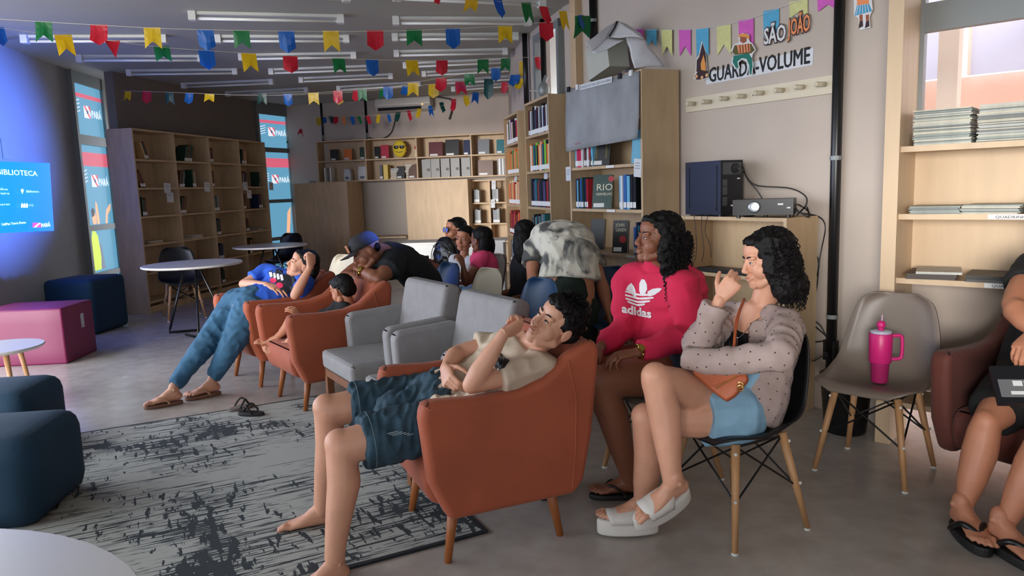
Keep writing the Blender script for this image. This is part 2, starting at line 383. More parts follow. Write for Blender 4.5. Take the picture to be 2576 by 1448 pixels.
def flatbook(c, rz, w, l, th, colour, label, group, name='book'):
    M = Matrix.Rotation(rz, 3, 'Z'); c = Vector(c); t = thing(name, label, 'book', c, group)
    bm = NB(); cbox(bm, c+ZV*.0012, (w, l, .0024), M); cbox(bm, c+ZV*(th-.0012), (w, l, .0024), M); obj('cover', bm, MATS['cover_'+colour], t)
    bm = NB(); cbox(bm, c+ZV*th/2, (w-.006, l-.006, th-.005), M); obj('pages', bm, m_pages, t); return t
def row(o, u, bk, z, x0, x1, cols, where, group, hr=(.2, .25), thr=(.016, .032), d=.15, inset=.03, lean=0):
    x = x0; i = 0
    while x < x1-.012:
        th = random.uniform(*thr); h = random.uniform(*hr); c = cols[i % len(cols)]; i += 1
        book(o+u*x+bk*(inset+random.uniform(0, .012)), u, bk, z, th, h, d, c, where, group, tilt=lean); x += th+.0012
def cover_book(c, facing, z, w, h, th, colour, label, group, back=.16, tag_=True):
    """book standing with its front cover towards 'facing', leaning back a little; c = middle of its foot"""
    f = Vector(facing).normalized(); r = ZV.cross(f).normalized(); up = (ZV*math.cos(back)-f*math.sin(back)).normalized(); n = r.cross(up).normalized()
    c = Vector(c)+ZV*z; t = thing('book', label, 'book', c, group)
    o = c-r*w/2
    bm = NB(); fbox(bm, o, r, -n, up, w, .0025, h); fbox(bm, o-n*(th-.0025), r, -n, up, w, .0025, h); fbox(bm, o, r, -n, up, .0025, th, h); obj('cover', bm, MATS['cover_'+colour], t)
    bm = NB(); fbox(bm, o+r*.0025-n*.0025+up*.003, r, -n, up, w-.006, th-.005, h-.006); obj('pages', bm, m_pages, t)
    if tag_: bm = NB(); fbox(bm, o+r*w*.08+n*.0002+up*.012, r, n, up, w*.55, .0008, .032); obj('cover_tag', bm, m_tag, t)
    return t, o, r, up, n
# ---- tall bookcase beside the peg wall
TFL = V(.512, 6.215, 0); TFR = V(.955, 5.30, 0); TB = V(.267, .097, 0).normalized()
tb, o_, u_, b_, w_, th_ = bookcase('bookcase', 'tall plywood bookcase with a grey paper sheet over its upper shelves', TFL, TFR, TB, .30, 1, SHZ, SHH)
SH = th_
g = 'books in the tall bookcase'; wh = 'on the tall bookcase below the grey sheet'
z3, z2, z1 = 1.533+SH, 1.2+SH, .867+SH
row(o_, u_, b_, z3, .03, .30, ['sky blue', 'pink', 'crimson', 'pink', 'white', 'maroon', 'grey', 'white', 'red'], wh, g, hr=(.225, .25), thr=(.022, .036))
row(o_, u_, b_, z2, .03, .22, ['navy', 'sky blue', 'black', 'blue', 'dark green', 'navy', 'red', 'teal'], wh+', shelf of the green cover', g, hr=(.23, .26), thr=(.018, .03))
row(o_, u_, b_, z2, .66, .86, ['sky blue', 'white', 'blue', 'sky blue', 'black', 'black'], wh+', right of the green cover', g, hr=(.24, .26), thr=(.026, .045))
def tpt(px): q = Pl(px, 480, TFL+TB*.10, TB); return V(q.x, q.y, 0)
facing = (-b_).normalized(); fc = V(-.50, -.87, 0).normalized()
t, o2, r2, up2, n2 = cover_book(tpt(1508), fc, z3, .17, .26, .02, 'black', 'black book with a gilded arch on its cover, upper shelf of the tall bookcase', g)
bm = NB(); pts = [(.06+.08*k/10*0, 0) for k in range(0)]
arch = [(.05, .06), (.05, .17)]+[(.10-.05*math.cos(a), .17+.05*math.sin(a)) for a in [math.pi*k/8 for k in range(1, 8)]]+[(.15, .17), (.15, .06), (.135, .06), (.135, .165)]+[(.10+.035*math.cos(a), .165+.035*math.sin(a)) for a in [math.pi*k/8 for k in range(1, 8)]]+[(.065, .165), (.065, .06)]
prism(bm, arch, o2+n2*.0003, r2, up2, n2, .0006); obj('cover_art', bm, pm('gilt', (96, 84, 48), .4, metal=.4), t)
t, o2, r2, up2, n2 = cover_book(tpt(1512), fc, z2, .165, .27, .03, 'dark green', 'dark green book titled in large cream capitals, cover facing out', g)
text('title', 'RIO', pm('title_cream', (222, 216, 190), .6), o2+r2*.03+up2*.145+n2*.0004, r2, up2, .075, t, width=.14)
text('title', 'VERMELHO', MATS['title_cream'], o2+r2*.03+up2*.105+n2*.0004, r2, up2, .03, t, width=.14)
bm = NB(); lathe(bm, [(.024, 0), (.024, .0006)], V(0, 0, 0), 20, None); bmesh.ops.transform(bm, matrix=Matrix.Translation(o2+r2*.155+up2*.235+n2*.0004) @ Matrix((r2, up2, n2)).transposed().to_4x4(), verts=bm.verts)
obj('sticker', bm, MATS['cover_red'], t)
cover_book(tpt(1600), fc, z3, .07, .24, .02, 'sky blue', 'light blue book facing out at the end of the tall bookcase shelf', g, tag_=False)
book(o_+u_*.94+b_*.04, u_, b_, z2, .03, .25, .16, 'dark green', 'alone at the end of the tall bookcase shelf', g)
cover_book(tpt(1498), fc, z1, .12, .25, .03, 'black', 'plain black book facing out on the third shelf of the tall bookcase', g, tag_=False)
t, o2, r2, up2, n2 = cover_book(tpt(1556), fc, z1, .12, .25, .035, 'black', 'black novel with white author name and red picture, cover facing out', g)
text('title', 'JOHN', MATS['title_cream'], o2+r2*.02+up2*.20+n2*.0004, r2, up2, .04, t, width=.07)
text('title', 'GREEN', MATS['title_cream'], o2+r2*.02+up2*.165+n2*.0004, r2, up2, .035, t, width=.085)
bm = NB(); sphere(bm, o2+r2*.082+up2*.105+n2*.0004, V(.028, .028, .0006), Matrix((r2, up2, n2)).transposed(), 14, 6); obj('cover_art', bm, MATS['cover_red'], t)
row(o_, u_, b_, z1, .84, .92, ['blue', 'navy', 'teal'], 'at the end of the third shelf of the tall bookcase', g, hr=(.2, .24))
# shelf edge stickers
for z, xx in ((1.533, .55), (1.2, .55), (.867, .8)):
    bm = NB(); fbox(bm, o_+u_*xx+ZV*(z+.002)-b_*.001, u_, -b_, ZV, .11, .0008, .018); obj('shelf_sticker', bm, m_tag, tb)
# grey sheet clipped over the front, with title strip and clips
sh = thing('paper_sheet', 'grey paper sheet hung over the top of the tall bookcase', 'paper', TFL-TB*.012+ZV*1.80)
uT = (TFR-TFL).normalized(); LT = (TFR-TFL).length
bm = NB(); N = 24; M_ = 10; rows = []
for j in range(M_+1):
    r0 = []
    for i in range(N+1):
        s = i/N; q = j/M_
        p = TFL+uT*(LT*1.0*s-.01)+ZV*(2.19-(.50-.035*s)*q)-TB*(.010+.006*math.sin(s*9+q*4)*q+.018*q)
        r0.append(bm.verts.new(p))
    rows.append(r0)
for a, b in zip(rows, rows[1:]):
    for i in range(N): bm.faces.new((a[i], a[i+1], b[i+1], b[i]))
bmesh.ops.solidify(bm, geom=bm.faces[:], thickness=.0015)
obj('sheet', bm, pm('grey_sheet', (196, 198, 202), .8, var=.22, scale=5, stretch=(1, 1, .6)), sh, smooth=True)
bm = NB(); fbox(bm, TFL+uT*.22-TB*.020+ZV*2.155, uT, TB, ZV, .46, .001, .042); st = obj('title_strip', bm, m_paper, sh)
text('strip_text', 'JOGOS SÓ NA SEXTA-FEIRA', pm('ink_grey', (110, 112, 120), .8), TFL+uT*.23-TB*.0206+ZV*2.165, uT, ZV, .028, sh, width=.44)
text('strip_text', 'GATO', pm('ink_red', (170, 70, 70), .8), TFL+uT*.18-TB*.052+ZV*1.735, uT, ZV, .02, sh, width=.10)
for xx, mm in ((.03, 'black'), (.17, 'white'), (.76, 'black'), (.90, 'white')):
    bm = NB(); fbox(bm, TFL+uT*xx-TB*.026+ZV*2.165, uT, TB, ZV, .035, .014, .04); bev(bm, .004); obj('clip', bm, MATS['cover_'+mm], sh)
# note papers taped to the bookcase
def note(px, pl, w, h, label, lean=0.0, lines=3):
    n = Vector(pl[1]).normalized(); c = Pl(*px, Vector(pl[0])+n*.0015, n); r = ZV.cross(n).normalized()
    up = (ZV*math.cos(lean)+r*math.sin(lean)); rr = up.cross(n)
    t = thing('note_paper', label, 'paper', c, 'notes taped to the bookcases'); bm = NB(); fbox(bm, c-rr*w/2-up*h/2, rr, n, up, w, .0012, h); obj('sheet', bm, m_paper, t)
    for k in range(lines): bm = NB(); fbox(bm, c-rr*w*.33+up*(h*.25-k*.018)+n*.0012, rr, n, up, w*.66, .0005, .004); obj('writing', bm, MATS['ink_grey'], t)
note((1430, 437), (TFL, -TB), .10, .115, 'white typed note on the left edge of the tall bookcase')
note((1604, 422), (TFL, -TB), .10, .125, 'curled white note at the right edge of the tall bookcase', .08)
# shoe-box shaped package in white wrapping on top of the tall bookcase
wr = thing('wrapped_parcel', 'crumpled white wrapping around a pale box on top of the tall bookcase', 'parcel', TFL+uT*.5+TB*.12+ZV*SHH)
c0 = TFL+uT*.42+TB*.09+ZV*SHH
ux = uT; 
bm = NB(); Mb = Matrix.Rotation(-.22, 3, TB) @ Matrix((uT, TB, ZV)).transposed(); cbox(bm, c0+ZV*.165+uT*.02, (.30, .17, .24), Mb); bev(bm, .006); obj('box', bm, pm('box_card', (178, 178, 166), .7, var=.05), wr)
def sheetpoly(pts3, th, m, name, parent, sub=3, amp=.006):
    bm = NB(); vs = [bm.verts.new(p) for p in pts3]; f = bm.faces.new(vs); bmesh.ops.triangulate(bm, faces=[f])
    for _ in range(sub): bmesh.ops.subdivide_edges(bm, edges=bm.edges[:], cuts=1, use_grid_fill=True)
    for v in bm.verts: v.co += noise.noise_vector(v.co*9)*amp*2
    bmesh.ops.solidify(bm, geom=bm.faces[:], thickness=th); return obj(name, bm, m, parent, smooth=True)
m_wrap = pm('white_wrap', (206, 206, 212), .55, bump=.25, bscale=14)
def pt(x, y, dY): return P(x, y, 5.78+dY)
for poly in ([pt(1552, 52, -.15), pt(1475, 108, -.22), pt(1488, 130, -.2), pt(1530, 95, -.15)],
             [pt(1552, 52, -.15), pt(1530, 95, -.15), pt(1575, 92, -.2), pt(1620, 100, -.25)],
             [pt(1552, 52, -.15), pt(1620, 100, -.25), pt(1673, 170, -.3), pt(1600, 72, -.08)],
             [pt(1575, 92, -.2), pt(1620, 100, -.25), pt(1672, 168, -.3), pt(1595, 170, -.32)],
             [pt(1475, 108, -.22), pt(1552, 52, -.15), pt(1540, 62, .0), pt(1480, 120, .0)],
             [pt(1530, 95, -.15), pt(1488, 130, -.2), pt(1498, 136, -.25), pt(1570, 100, -.24)]):
    sheetpoly(poly, .003, m_wrap, 'wrapping', wr)
bm = NB(); tube(bm, [pt(1553, 54, -.165), pt(1546, 70, -.17), pt(1532, 92, -.168)], .007, 6); obj('tape', bm, m_black, wr)
# ---- second and third bookcases further along the bent wall
B2L = V(.177, 7.286, 0); B2R = V(.366, 6.512, 0); B2B = V(.164, .075, 0).normalized()
B1L = V(-.032, 8.66, 0); B1R = V(.118, 7.866, 0); B1B = V(.15, .06, 0).normalized()
c2, o2_, u2_, b2_, _, _ = bookcase('bookcase', 'narrow plywood bookcase packed with books, second along the bent wall', B2L, B2R, B2B, .20, 1, SHZ, SHH)
c1, o1_, u1_, b1_, _, _ = bookcase('bookcase', 'narrow plywood bookcase packed with books, nearest the rear wall', B1L, B1R, B1B, .16, 1, SHZ, SHH)
pal = {1.867: ['maroon', 'black', 'white', 'grey', 'black', 'black', 'white', 'navy'], 1.533: ['orange', 'cream', 'white', 'orange', 'teal', 'navy', 'lime green', 'black'],
       1.2: ['navy', 'black', 'dark green', 'purple', 'teal', 'black', 'red', 'brown'], .867: ['black', 'grey', 'teal'], .533: ['brown', 'navy', 'black'], .2: ['grey', 'navy']}
ow = ['topmost', 'second', 'third', 'fourth', 'fifth', 'lowest']
for i, z in enumerate(sorted(pal, reverse=True)[:4]):
    L2 = (B2R-B2L).length
    row(o2_, u2_, b2_, z+SH, .05, L2-.06 if z > 1 else L2*.6, pal[z], f'on the {ow[i]} shelf of the second narrow bookcase', 'books in the second narrow bookcase', thr=(.024, .042), hr=(.22, .27), d=.13, inset=.025)
pal1 = {1.867: ['red', 'white', 'tan', 'dark green', 'black', 'white', 'navy'], 1.533: ['orange', 'tan', 'green', 'orange', 'brown', 'beige'], 1.2: ['beige', 'orange', 'beige', 'red', 'tan', 'cream'],
        .867: ['brown', 'red', 'orange', 'maroon', 'crimson'], .533: ['tan', 'brown', 'grey', 'teal', 'grey'], .2: ['brown', 'tan']}
for i, z in enumerate(sorted(pal1, reverse=True)[:5]):
    L1 = (B1R-B1L).length
    row(o1_, u1_, b1_, z+SH, .04, L1-.05, pal1[z], f'on the {ow[i]} shelf of the bookcase nearest the rear wall', 'books in the bookcase nearest the rear wall', thr=(.03, .05), hr=(.22, .27), d=.11, inset=.022)
for px, pl in (((1373, 432), (B2L, -B2B)), ((1298, 432), (B1L, -B1B)), ((1297, 462), (B1L, -B1B))): note(px, pl, .07, .13, 'white tag hanging from a shelf of a narrow bookcase', .05)
# ---- low open unit with computer and projector
nR = V(-uR.y, uR.x, 0); nR = nR if nR.x < 0 else -nR
DR = V(1.585, 4.284, 0)-uR*.02; DL = DR+uR*.84; DBK = -nR
dk, od, ud, bd, wd_, _ = bookcase('low_shelf_unit', 'low open plywood unit carrying the computer and projector', DL, DR, DBK, .285, 1, [.06, .44, .80], 1.185)
dk['category'] = 'shelf'
# computer tower
ct = thing('computer_tower', 'black desktop computer tower on the low unit', 'computer', V(1.29, 4.72, 1.185))
ta = V(-.40, .916, 0).normalized(); tc_ = V(-ta.y, ta.x, 0)*-1                      # along its side, along its back face
k0 = V(1.335, 4.690, 1.193)
m_case = pm('computer_case', (22, 24, 30), .38)
bm = NB(); fbox(bm, k0, tc_, ta, ZV, .175, .36, .345); bev(bm, .004); obj('case', bm, m_case, ct)
bm = NB()
for (a, b, c, d) in ((.035, .03, .29, .012), (.035, .30, .29, .012)): fbox(bm, k0+ta*a+ZV*b-tc_*.004, tc_, ta, ZV, .004, c, d)
for a in (.035, .313): fbox(bm, k0+ta*a+ZV*.03-tc_*.004, tc_, ta, ZV, .004, .012, .28)
obj('side_ridge', bm, m_case, ct)
m_plate = pm('port_plate', (96, 100, 104), .35, metal=.7)
bm = NB(); fbox(bm, k0-ta*.003+tc_*.015+ZV*.255, tc_, ta, ZV, .145, .003, .075); obj('supply_plate', bm, m_plate, ct)
bm = NB(); lathe(bm, [(.033, 0), (.033, .004)], V(0, 0, 0), 20); bmesh.ops.transform(bm, matrix=Matrix.Translation(k0-ta*.004+tc_*.115+ZV*.293) @ Matrix((tc_, ZV, -ta)).transposed().to_4x4(), verts=bm.verts); obj('fan', bm, m_black, ct)
bm = NB()
for rr in (.012, .02, .028):
    tube(bm, [k0-ta*.008+tc_*(.115+rr*math.cos(a))+ZV*(.293+rr*math.sin(a)) for a in [2*math.pi*k/16 for k in range(17)]], .0013, 5)
obj('fan_grille', bm, m_plate, ct)
for zz, hh in ((.185, .04), (.13, .05), (.06, .055)): bm = NB(); fbox(bm, k0-ta*.003+tc_*.014+ZV*zz, tc_, ta, ZV, .035, .003, hh); obj('port_block', bm, m_plate, ct)
bm = NB(); fbox(bm, k0-ta*.002+tc_*.13+ZV*.225, tc_, ta, ZV, .02, .002, .008); fbox(bm, k0-ta*.002+tc_*.08+ZV*.055, tc_, ta, ZV, .03, .002, .01); obj('rear_label', bm, m_tag, ct)
for a, b in ((.02, .03), (.14, .03), (.02, .32), (.14, .32)): bm = NB(); cone(bm, k0+tc_*a+ta*b-ZV*.008, k0+tc_*a+ta*b, .012); obj('foot', bm, m_black, ct)
# projector
pj0 = V(1.50, 4.405, 0); pa = V(.90, -.43, 0).normalized(); pb = V(.43, .90, 0).normalized()
pjc = P(1918, 520, 4.36); pjc.z = 1.185
pjt = thing('projector', 'black video projector with its lens lit, on the low unit', 'projector', pjc)
bm = NB(); fbox(bm, pjc-pa*.17+ZV*.018, pa, pb, ZV, .34, .22, .092); bev(bm, .012, 3); obj('housing', bm, m_case, pjt, smooth=False)
lc = pjc-pa*.045+ZV*.066
Ml = Matrix((pa, ZV, -pb)).transposed()
bm = NB(); lathe(bm, [(.033, -.01), (.036, .006), (.034, .016), (.026, .017)], lc, 24, Ml); obj('lens_ring', bm, pm('lens_ring_metal', (150, 156, 164), .3, metal=.8), pjt, smooth=True)
bm = NB(); sphere(bm, lc-pb*.008, V(.024, .024, .013), Ml); obj('lens', bm, pm('lens_glow', (196, 204, 255), .1, emit=2.2), pjt, smooth=True)
bm = NB(); fbox(bm, pjc+pa*.085-pb*.0012+ZV*.075, pa, pb, ZV, .03, .0012, .01); obj('maker_mark', bm, m_tag, pjt)
bm = NB(); fbox(bm, pjc+pa*.135-pb*.0012+ZV*.055, pa, pb, ZV, .02, .0012, .008); obj('status_light', bm, m_tag, pjt)
for a, b in ((-.14, .03), (.14, .03), (0, .18)): bm = NB(); cone(bm, pjc+pa*a+pb*b, pjc+pa*a+pb*b+ZV*.02, .012); obj('foot', bm, m_black, pjt)
# its beam: the lamp behind the lens, thrown at the screen on the left wall
bl_ = bpy.data.lights.new('projector_lamp', 'SPOT'); bl_.energy = 11000; bl_.color = (.10, .22, 1.0); bl_.spot_size = math.radians(23); bl_.spot_blend = 1.0; bl_.shadow_soft_size = .02
blo = link(bpy.data.objects.new('projector_lamp', bl_)); blo.location = lc-pb*.05; blo.rotation_euler = (V(-5.0, 7.1, 1.92)-blo.location).to_track_quat('-Z', 'Y').to_euler()
# mouse puck with a red light and keyboard
bm = NB(); sphere(bm, DR+uR*.33+bd*.06+ZV*1.197, V(.03, .05, .014), Matrix.Rotation(.5, 3, 'Z')); tag(obj('computer_mouse', bm, m_black, smooth=True, loc=DR+uR*.33+bd*.06+ZV*1.185), 'small black mouse between computer and projector', 'mouse')
kb = thing('keyboard', 'black computer keyboard on the middle board of the low unit', 'keyboard', DR+uR*.52+bd*.04+ZV*.822)
kc = DR+uR*.30+bd*.02+ZV*.822
bm = NB(); fbox(bm, kc, uR, bd, ZV, .44, .15, .018); bev(bm, .004); obj('base', bm, m_black, kb)
bm = NB()
for i in range(15):
    for j in range(5): fbox(bm, kc+uR*(.012+i*.028)+bd*(.012+j*.026)+ZV*.018, uR, bd, ZV, .023, .021, .006)
o = obj('keys', bm, m_case, kb); o['kind'] = 'stuff'
def cable(name, label, pts, r=.004, m=m_black, n=8, group=None):
    bm = NB(); q = spline(pts, n); tube(bm, q, r, 6); o = obj(name, bm, m, smooth=True, loc=pts[0]); return tag(o, label, 'cable', group)
def wpx(x, y, off=.02): return Pl(x, y, WR[0]+nR*off, nR)
cable('cable', 'black cable from the tower dropping behind the projector', [k0+tc_*.17-ta*.01+ZV*.30, wpx(1880, 450, .22), wpx(1905, 480, .2), pjc+pb*.235+ZV*.06])
cable('cable', 'black cable arching from the tower over the projector and down the wall', [k0+tc_*.17-ta*.01+ZV*.27, wpx(1900, 465, .16), wpx(1985, 473, .06), wpx(2025, 492, .03), wpx(2028, 515, .03), wpx(2010, 535, .03), wpx(1995, 552, .05)])
cable('cable', 'black cable falling down the wall in a long loop to the floor box', [pjc+pa*.172+pb*.1+ZV*.07, wpx(2010, 515, .05), wpx(2038, 540, .02), wpx(2032, 600, .02), wpx(2060, 660, .02), wpx(2045, 720, .02), wpx(2030, 760, .02), wpx(2030, 800, .02), wpx(2080, 850, .02), wpx(2040, 862, .02)])
cable('cable', 'black cable crossing the loop on the wall below the pipe', [pjc+pa*.172+pb*.14+ZV*.05, wpx(2015, 535, .05), wpx(2060, 545, .02), wpx(2076, 570, .02), wpx(2068, 620, .02), wpx(2060, 665, .03), wpx(2055, 720, .02), wpx(2040, 790, .02), wpx(2065, 820, .02), wpx(2078, 845, .02)])
cable('cable', 'black power lead coiled beside the projector', [pjc+pa*.172+pb*.05+ZV*.05, pjc+pa*.25+pb*.05-ZV*.00, wpx(2030, 520, .12), wpx(2035, 552, .1), wpx(2000, 556, .12), pjc+pa*.172+pb*.02+ZV*.04])
for i, (xs, dz) in enumerate(((1740, .36), (1760, .30), (1775, .27))):
    a = Pl(xs+8, 541, DR, nR)+nR*.004; a.z = 1.19
    cable('cable', 'thin dark lead hanging over the edge of the low unit', [a+bd*.02, a+nR*.004, a+nR*.006-ZV*.10+uR*.02*(i-1), a+nR*.006-ZV*dz*.7-uR*.02, a+nR*.004-ZV*dz-uR*.03*(i-1)], .0022, group='leads over the edge of the low unit')
# ---- peg rail
def wallprism(name, pts, m, parent, off=0.0, th=.02):
    """outline given in photo pixels, laid flat on the peg wall"""
    w3 = [Pl(x, y, WR[0]+nR*off, nR) for x, y in pts]; loc = wloc(parent) if parent else Vector()
    pl = [((p-WR[0]).dot(-uR), p.z) for p in w3]
    bm = NB(); prism(bm, pl, WR[0]+nR*off, -uR, ZV, nR, th); return obj(name, bm, m, parent)
pr = thing('peg_rail', 'pale wooden coat rail with rounded pegs on the grey wall', 'coat rack', wpx(1915, 240, 0))
m_rail = pm('pale_wood', (206, 194, 170), .5, var=.06, scale=4)
wallprism('rail', [(1730, 248), (2105, 188), (2105, 234), (1730, 283)], m_rail, pr, 0, .02)
for x, y in ((1740, 261), (1780, 256), (1823, 248), (1866, 242), (1912, 234), (1963, 227), (2014, 219), (2068, 212)):
    a = wpx(x+8, y, .02); bm = NB(); d = (nR+uR*.25).normalized(); cone(bm, a, a+d*.055, .014, .016, 12); sphere(bm, a+d*.055, .016); obj('peg', bm, m_rail, pr, smooth=True)
for x, y in ((1766, 261), (1894, 240), (2054, 216)):
    a = wpx(x, y, .02); bm = NB(); cone(bm, a, a+nR*.002, .004); obj('screw', bm, m_black, pr)
# ---- sign
gv = thing('letter_sign', 'white strip sign lettered in black capitals above the peg rail', 'sign', wpx(1910, 165, 0))
wallprism('strip', [(1775, 184), (2047, 120), (2045, 163), (1777, 213)], m_paper, gv, .001, .0025)
a = wpx(1783, 207, .004); b = wpx(2038, 158, .004)
uu = (b-a).normalized(); text('lettering', 'GUARDA-VOLUME', pm('ink_black', (12, 12, 14), .7), a, uu, ZV, .135, gv, width=(b-a).length, fat=.028)
# ---- paper bunting on the wall
wb = thing('paper_bunting', 'pastel paper pennant garland along the top of the peg wall', 'bunting', wpx(1850, 90, 0))
PC = {'m': (206, 92, 182), 'b': (84, 164, 200), 'y': (206, 204, 140)}
for k, c in PC.items(): pm('crepe_'+k, c, .8, var=.08, scale=30)
fl = [(1592, 73, 27, 36, 'm', 74), (1626, 74, 26, 44, 'b', 0), (1664, 75, 27, 66, 'y', 0), (1708, 75, 30, 66, 'm', 0), (1751, 73, 32, 70, 'b', -4), (1803, 66, 36, 74, 'y', -6), (1858, 52, 38, 74, 'm', -8), (1920, 28, 40, 66, 'b', -10), (1986, 5, 46, 40, 'y', -12), (2056, -20, 50, 50, 'm', -12)]
for (x, y, w, h, c, sl) in fl:
    sl = sl if sl < 70 else 0
    wallprism('pennant', [(x, y), (x+w, y+sl*.6-1), (x+w, y+h+sl*.5), (x+w*.52, y+h*.62), (x+2, y+h)], MATS['crepe_'+c], wb, .006+.002*(x % 3), .002)
bm = NB(); tube(bm, [wpx(x, y, .012) for x, y in ((1580, 73), (1660, 76), (1750, 74), (1805, 67), (1880, 50), (1940, 28), (2010, 2), (2106, -34))], .0015, 5); obj('string', bm, m_paper, wb)
# ---- cut-out party decorations
bf = thing('bonfire_cutout', 'paper cut-out of a bonfire stuck at the start of the strip sign', 'decoration', wpx(1768, 160, .01))
m_flame = pm('print_flame', (222, 148, 74), .8); m_dkbr = pm('print_dark_brown', (56, 34, 40), .8); m_wht = pm('print_white', (214, 214, 214), .8)
wallprism('white_edge', [(1744, 198), (1750, 180), (1752, 150), (1758, 140), (1766, 102), (1776, 130), (1780, 178), (1784, 196), (1768, 202)], m_wht, bf, .012, .002)
wallprism('flame', [(1752, 180), (1753, 152), (1759, 143), (1767, 108), (1775, 132), (1778, 178), (1768, 186)], m_dkbr, bf, .0142, .001)
wallprism('flame_heart', [(1764, 176), (1763, 160), (1770, 138), (1775, 160), (1776, 178)], m_flame, bf, .0154, .001)
wallprism('logs', [(1747, 192), (1756, 180), (1780, 178), (1782, 194), (1766, 200), (1752, 200)], m_dkbr, bf, .0152, .001)
for x, y in ((1752, 192), (1766, 195), (1778, 189)): bm = NB(); c = wpx(x, y, .0165); lathe(bm, [(.012, 0), (.012, .001)], c, 12, Matrix((-uR, ZV, nR)).transposed()); obj('log_end', bm, pm('print_peach', (224, 170, 120), .8), bf)
ac_ = thing('dancer_cutout', 'paper cut-out of a dancing accordion player in straw hat', 'decoration', wpx(1868, 140, .02))
wallprism('white_edge', [(1838, 128), (1846, 112), (1860, 106), (1856, 92), (1868, 83), (1884, 86), (1886, 104), (1894, 110), (1902, 126), (1894, 136), (1892, 146), (1896, 164), (1892, 190), (1884, 188), (1884, 166), (1876, 152), (1866, 150), (1858, 158), (1862, 172), (1850, 174), (1840, 158), (1842, 146), (1852, 138)], m_wht, ac_, .02, .002)
wallprism('trousers', [(1846, 140), (1884, 134), (1892, 148), (1893, 166), (1890, 188), (1886, 186), (1885, 164), (1878, 148), (1866, 146), (1855, 155), (1858, 170), (1852, 172), (1843, 156)], pm('print_green', (30, 112, 100), .8), ac_, .0222, .001)
wallprism('jacket', [(1842, 130), (1848, 114), (1890, 110), (1899, 126), (1890, 134), (1850, 138)], pm('print_olive', (92, 84, 44), .8), ac_, .0222, .001)
wallprism('accordion', [(1854, 114), (1886, 109), (1888, 130), (1858, 134)], pm('print_orange', (226, 140, 90), .8), ac_, .0234, .001)
for k in range(4): wallprism('accordion_fold', [(1860+k*7, 113-k), (1862+k*7, 113-k), (1864+k*7, 133-k), (1862+k*7, 133-k)], m_dkbr, ac_, .0246, .0008)
wallprism('face', [(1862, 92), (1878, 91), (1878, 104), (1870, 109), (1862, 104)], pm('print_skin', (150, 84, 60), .8), ac_, .0234, .001)
wallprism('hat', [(1856, 94), (1860, 86), (1876, 84), (1886, 92), (1884, 100), (1878, 94), (1864, 92)], m_flame, ac_, .0246, .001)
for bod, pp, q, mm in (('SÃO', (1922, 112), (1977, 100), 'print_white'), ('JOÃO', (1984, 90), (2038, 76), 'print_orange')):
    t = thing('party_lettering', f'cut-out party word in {"white" if bod=="SÃO" else "amber"} block letters with dark edge', 'decoration', wpx(*pp, .01))
    a = wpx(*pp, .014); b = wpx(*q, .014)
    hh = .135
    text('edge', bod, m_dkbr, a, (b-a), ZV, hh, t, th=.002, width=(b-a).length, bold=.07)
    text('letters', bod, MATS[mm], a+nR*.0022, (b-a), ZV, hh, t, th=.002, width=(b-a).length, bold=.02)
gi = thing('girl_cutout', 'paper cut-out of a girl in an orange blouse and blue checked skirt beside the pipe', 'decoration', wpx(2172, 40, .01))
wallprism('white_edge', [(2148, -10), (2192, -14), (2196, 24), (2188, 42), (2190, 70), (2164, 76), (2160, 46), (2149, 40)], m_wht, gi, .010, .002)
wallprism('blouse', [(2156, -10), (2186, -12), (2186, 10), (2156, 14)], MATS['print_orange'], gi, .0122, .001)
wallprism('skirt', [(2156, 14), (2186, 9), (2194, 28), (2150, 40)], pm('print_blue', (70, 150, 190), .8), gi, .0122, .001)
for k in range(5): wallprism('skirt_check', [(2153+k*8, 37-k*2), (2154.5+k*8, 37-k*2), (2160+k*5.5, 13-k), (2158.5+k*5.5, 13-k)], m_wht, gi, .0134, .0006)
for x in (2166, 2182):
    wallprism('leg', [(x-4, 38), (x+4, 36), (x+4, 54), (x-3, 56)], MATS['print_skin'], gi, .0122, .001); wallprism('boot', [(x-3, 54), (x+4, 52), (x+5, 66), (x-6, 71)], m_dkbr, gi, .0132, .001)
# ---- black pipes
def pipe(name, px, off=.035, r=.03, wallf=wpx, joints=(), label='', z0=0.0):
    a = wallf(px[0], px[1], off); a.z = z0; b = a+ZV*(CEIL-z0); t = thing(name, label, 'pipe', a); bm = NB(); cone(bm, a, b, r, r, 14); obj('pipe', bm, m_black, t, smooth=True)
    for y in joints: z = wallf(px[0], y, off).z; bm = NB(); cone(bm, V(a.x, a.y, z-.012), V(a.x, a.y, z+.012), r+.004, r+.004, 14); obj('clamp', bm, m_alu, t)
    return t
pipe('black_pipe', (2103, 400), joints=(397, 797), label='black vertical pipe beside the peg rail')
def w2px(i):
    a, b = WRr[i], WRr[i+1]; d = (b-a).normalized(); n = V(-d.y, d.x, 0); n = n if n.x < 0 else -n
    return lambda x, y, off=.02: Pl(x, y, a+n*off, n)
pipe('black_pipe', (1492, 60), wallf=w2px(1), joints=(52,), label='black vertical pipe above the wrapped parcel')
pipe('black_pipe', (1367, 140), wallf=w2px(3), r=.028, joints=(212,), label='black vertical pipe between the two narrow bookcases')
pipe('black_pipe', (1323, 200), wallf=w2px(4), r=.028, label='black vertical pipe at the bookcase nearest the rear wall', z0=2.24)
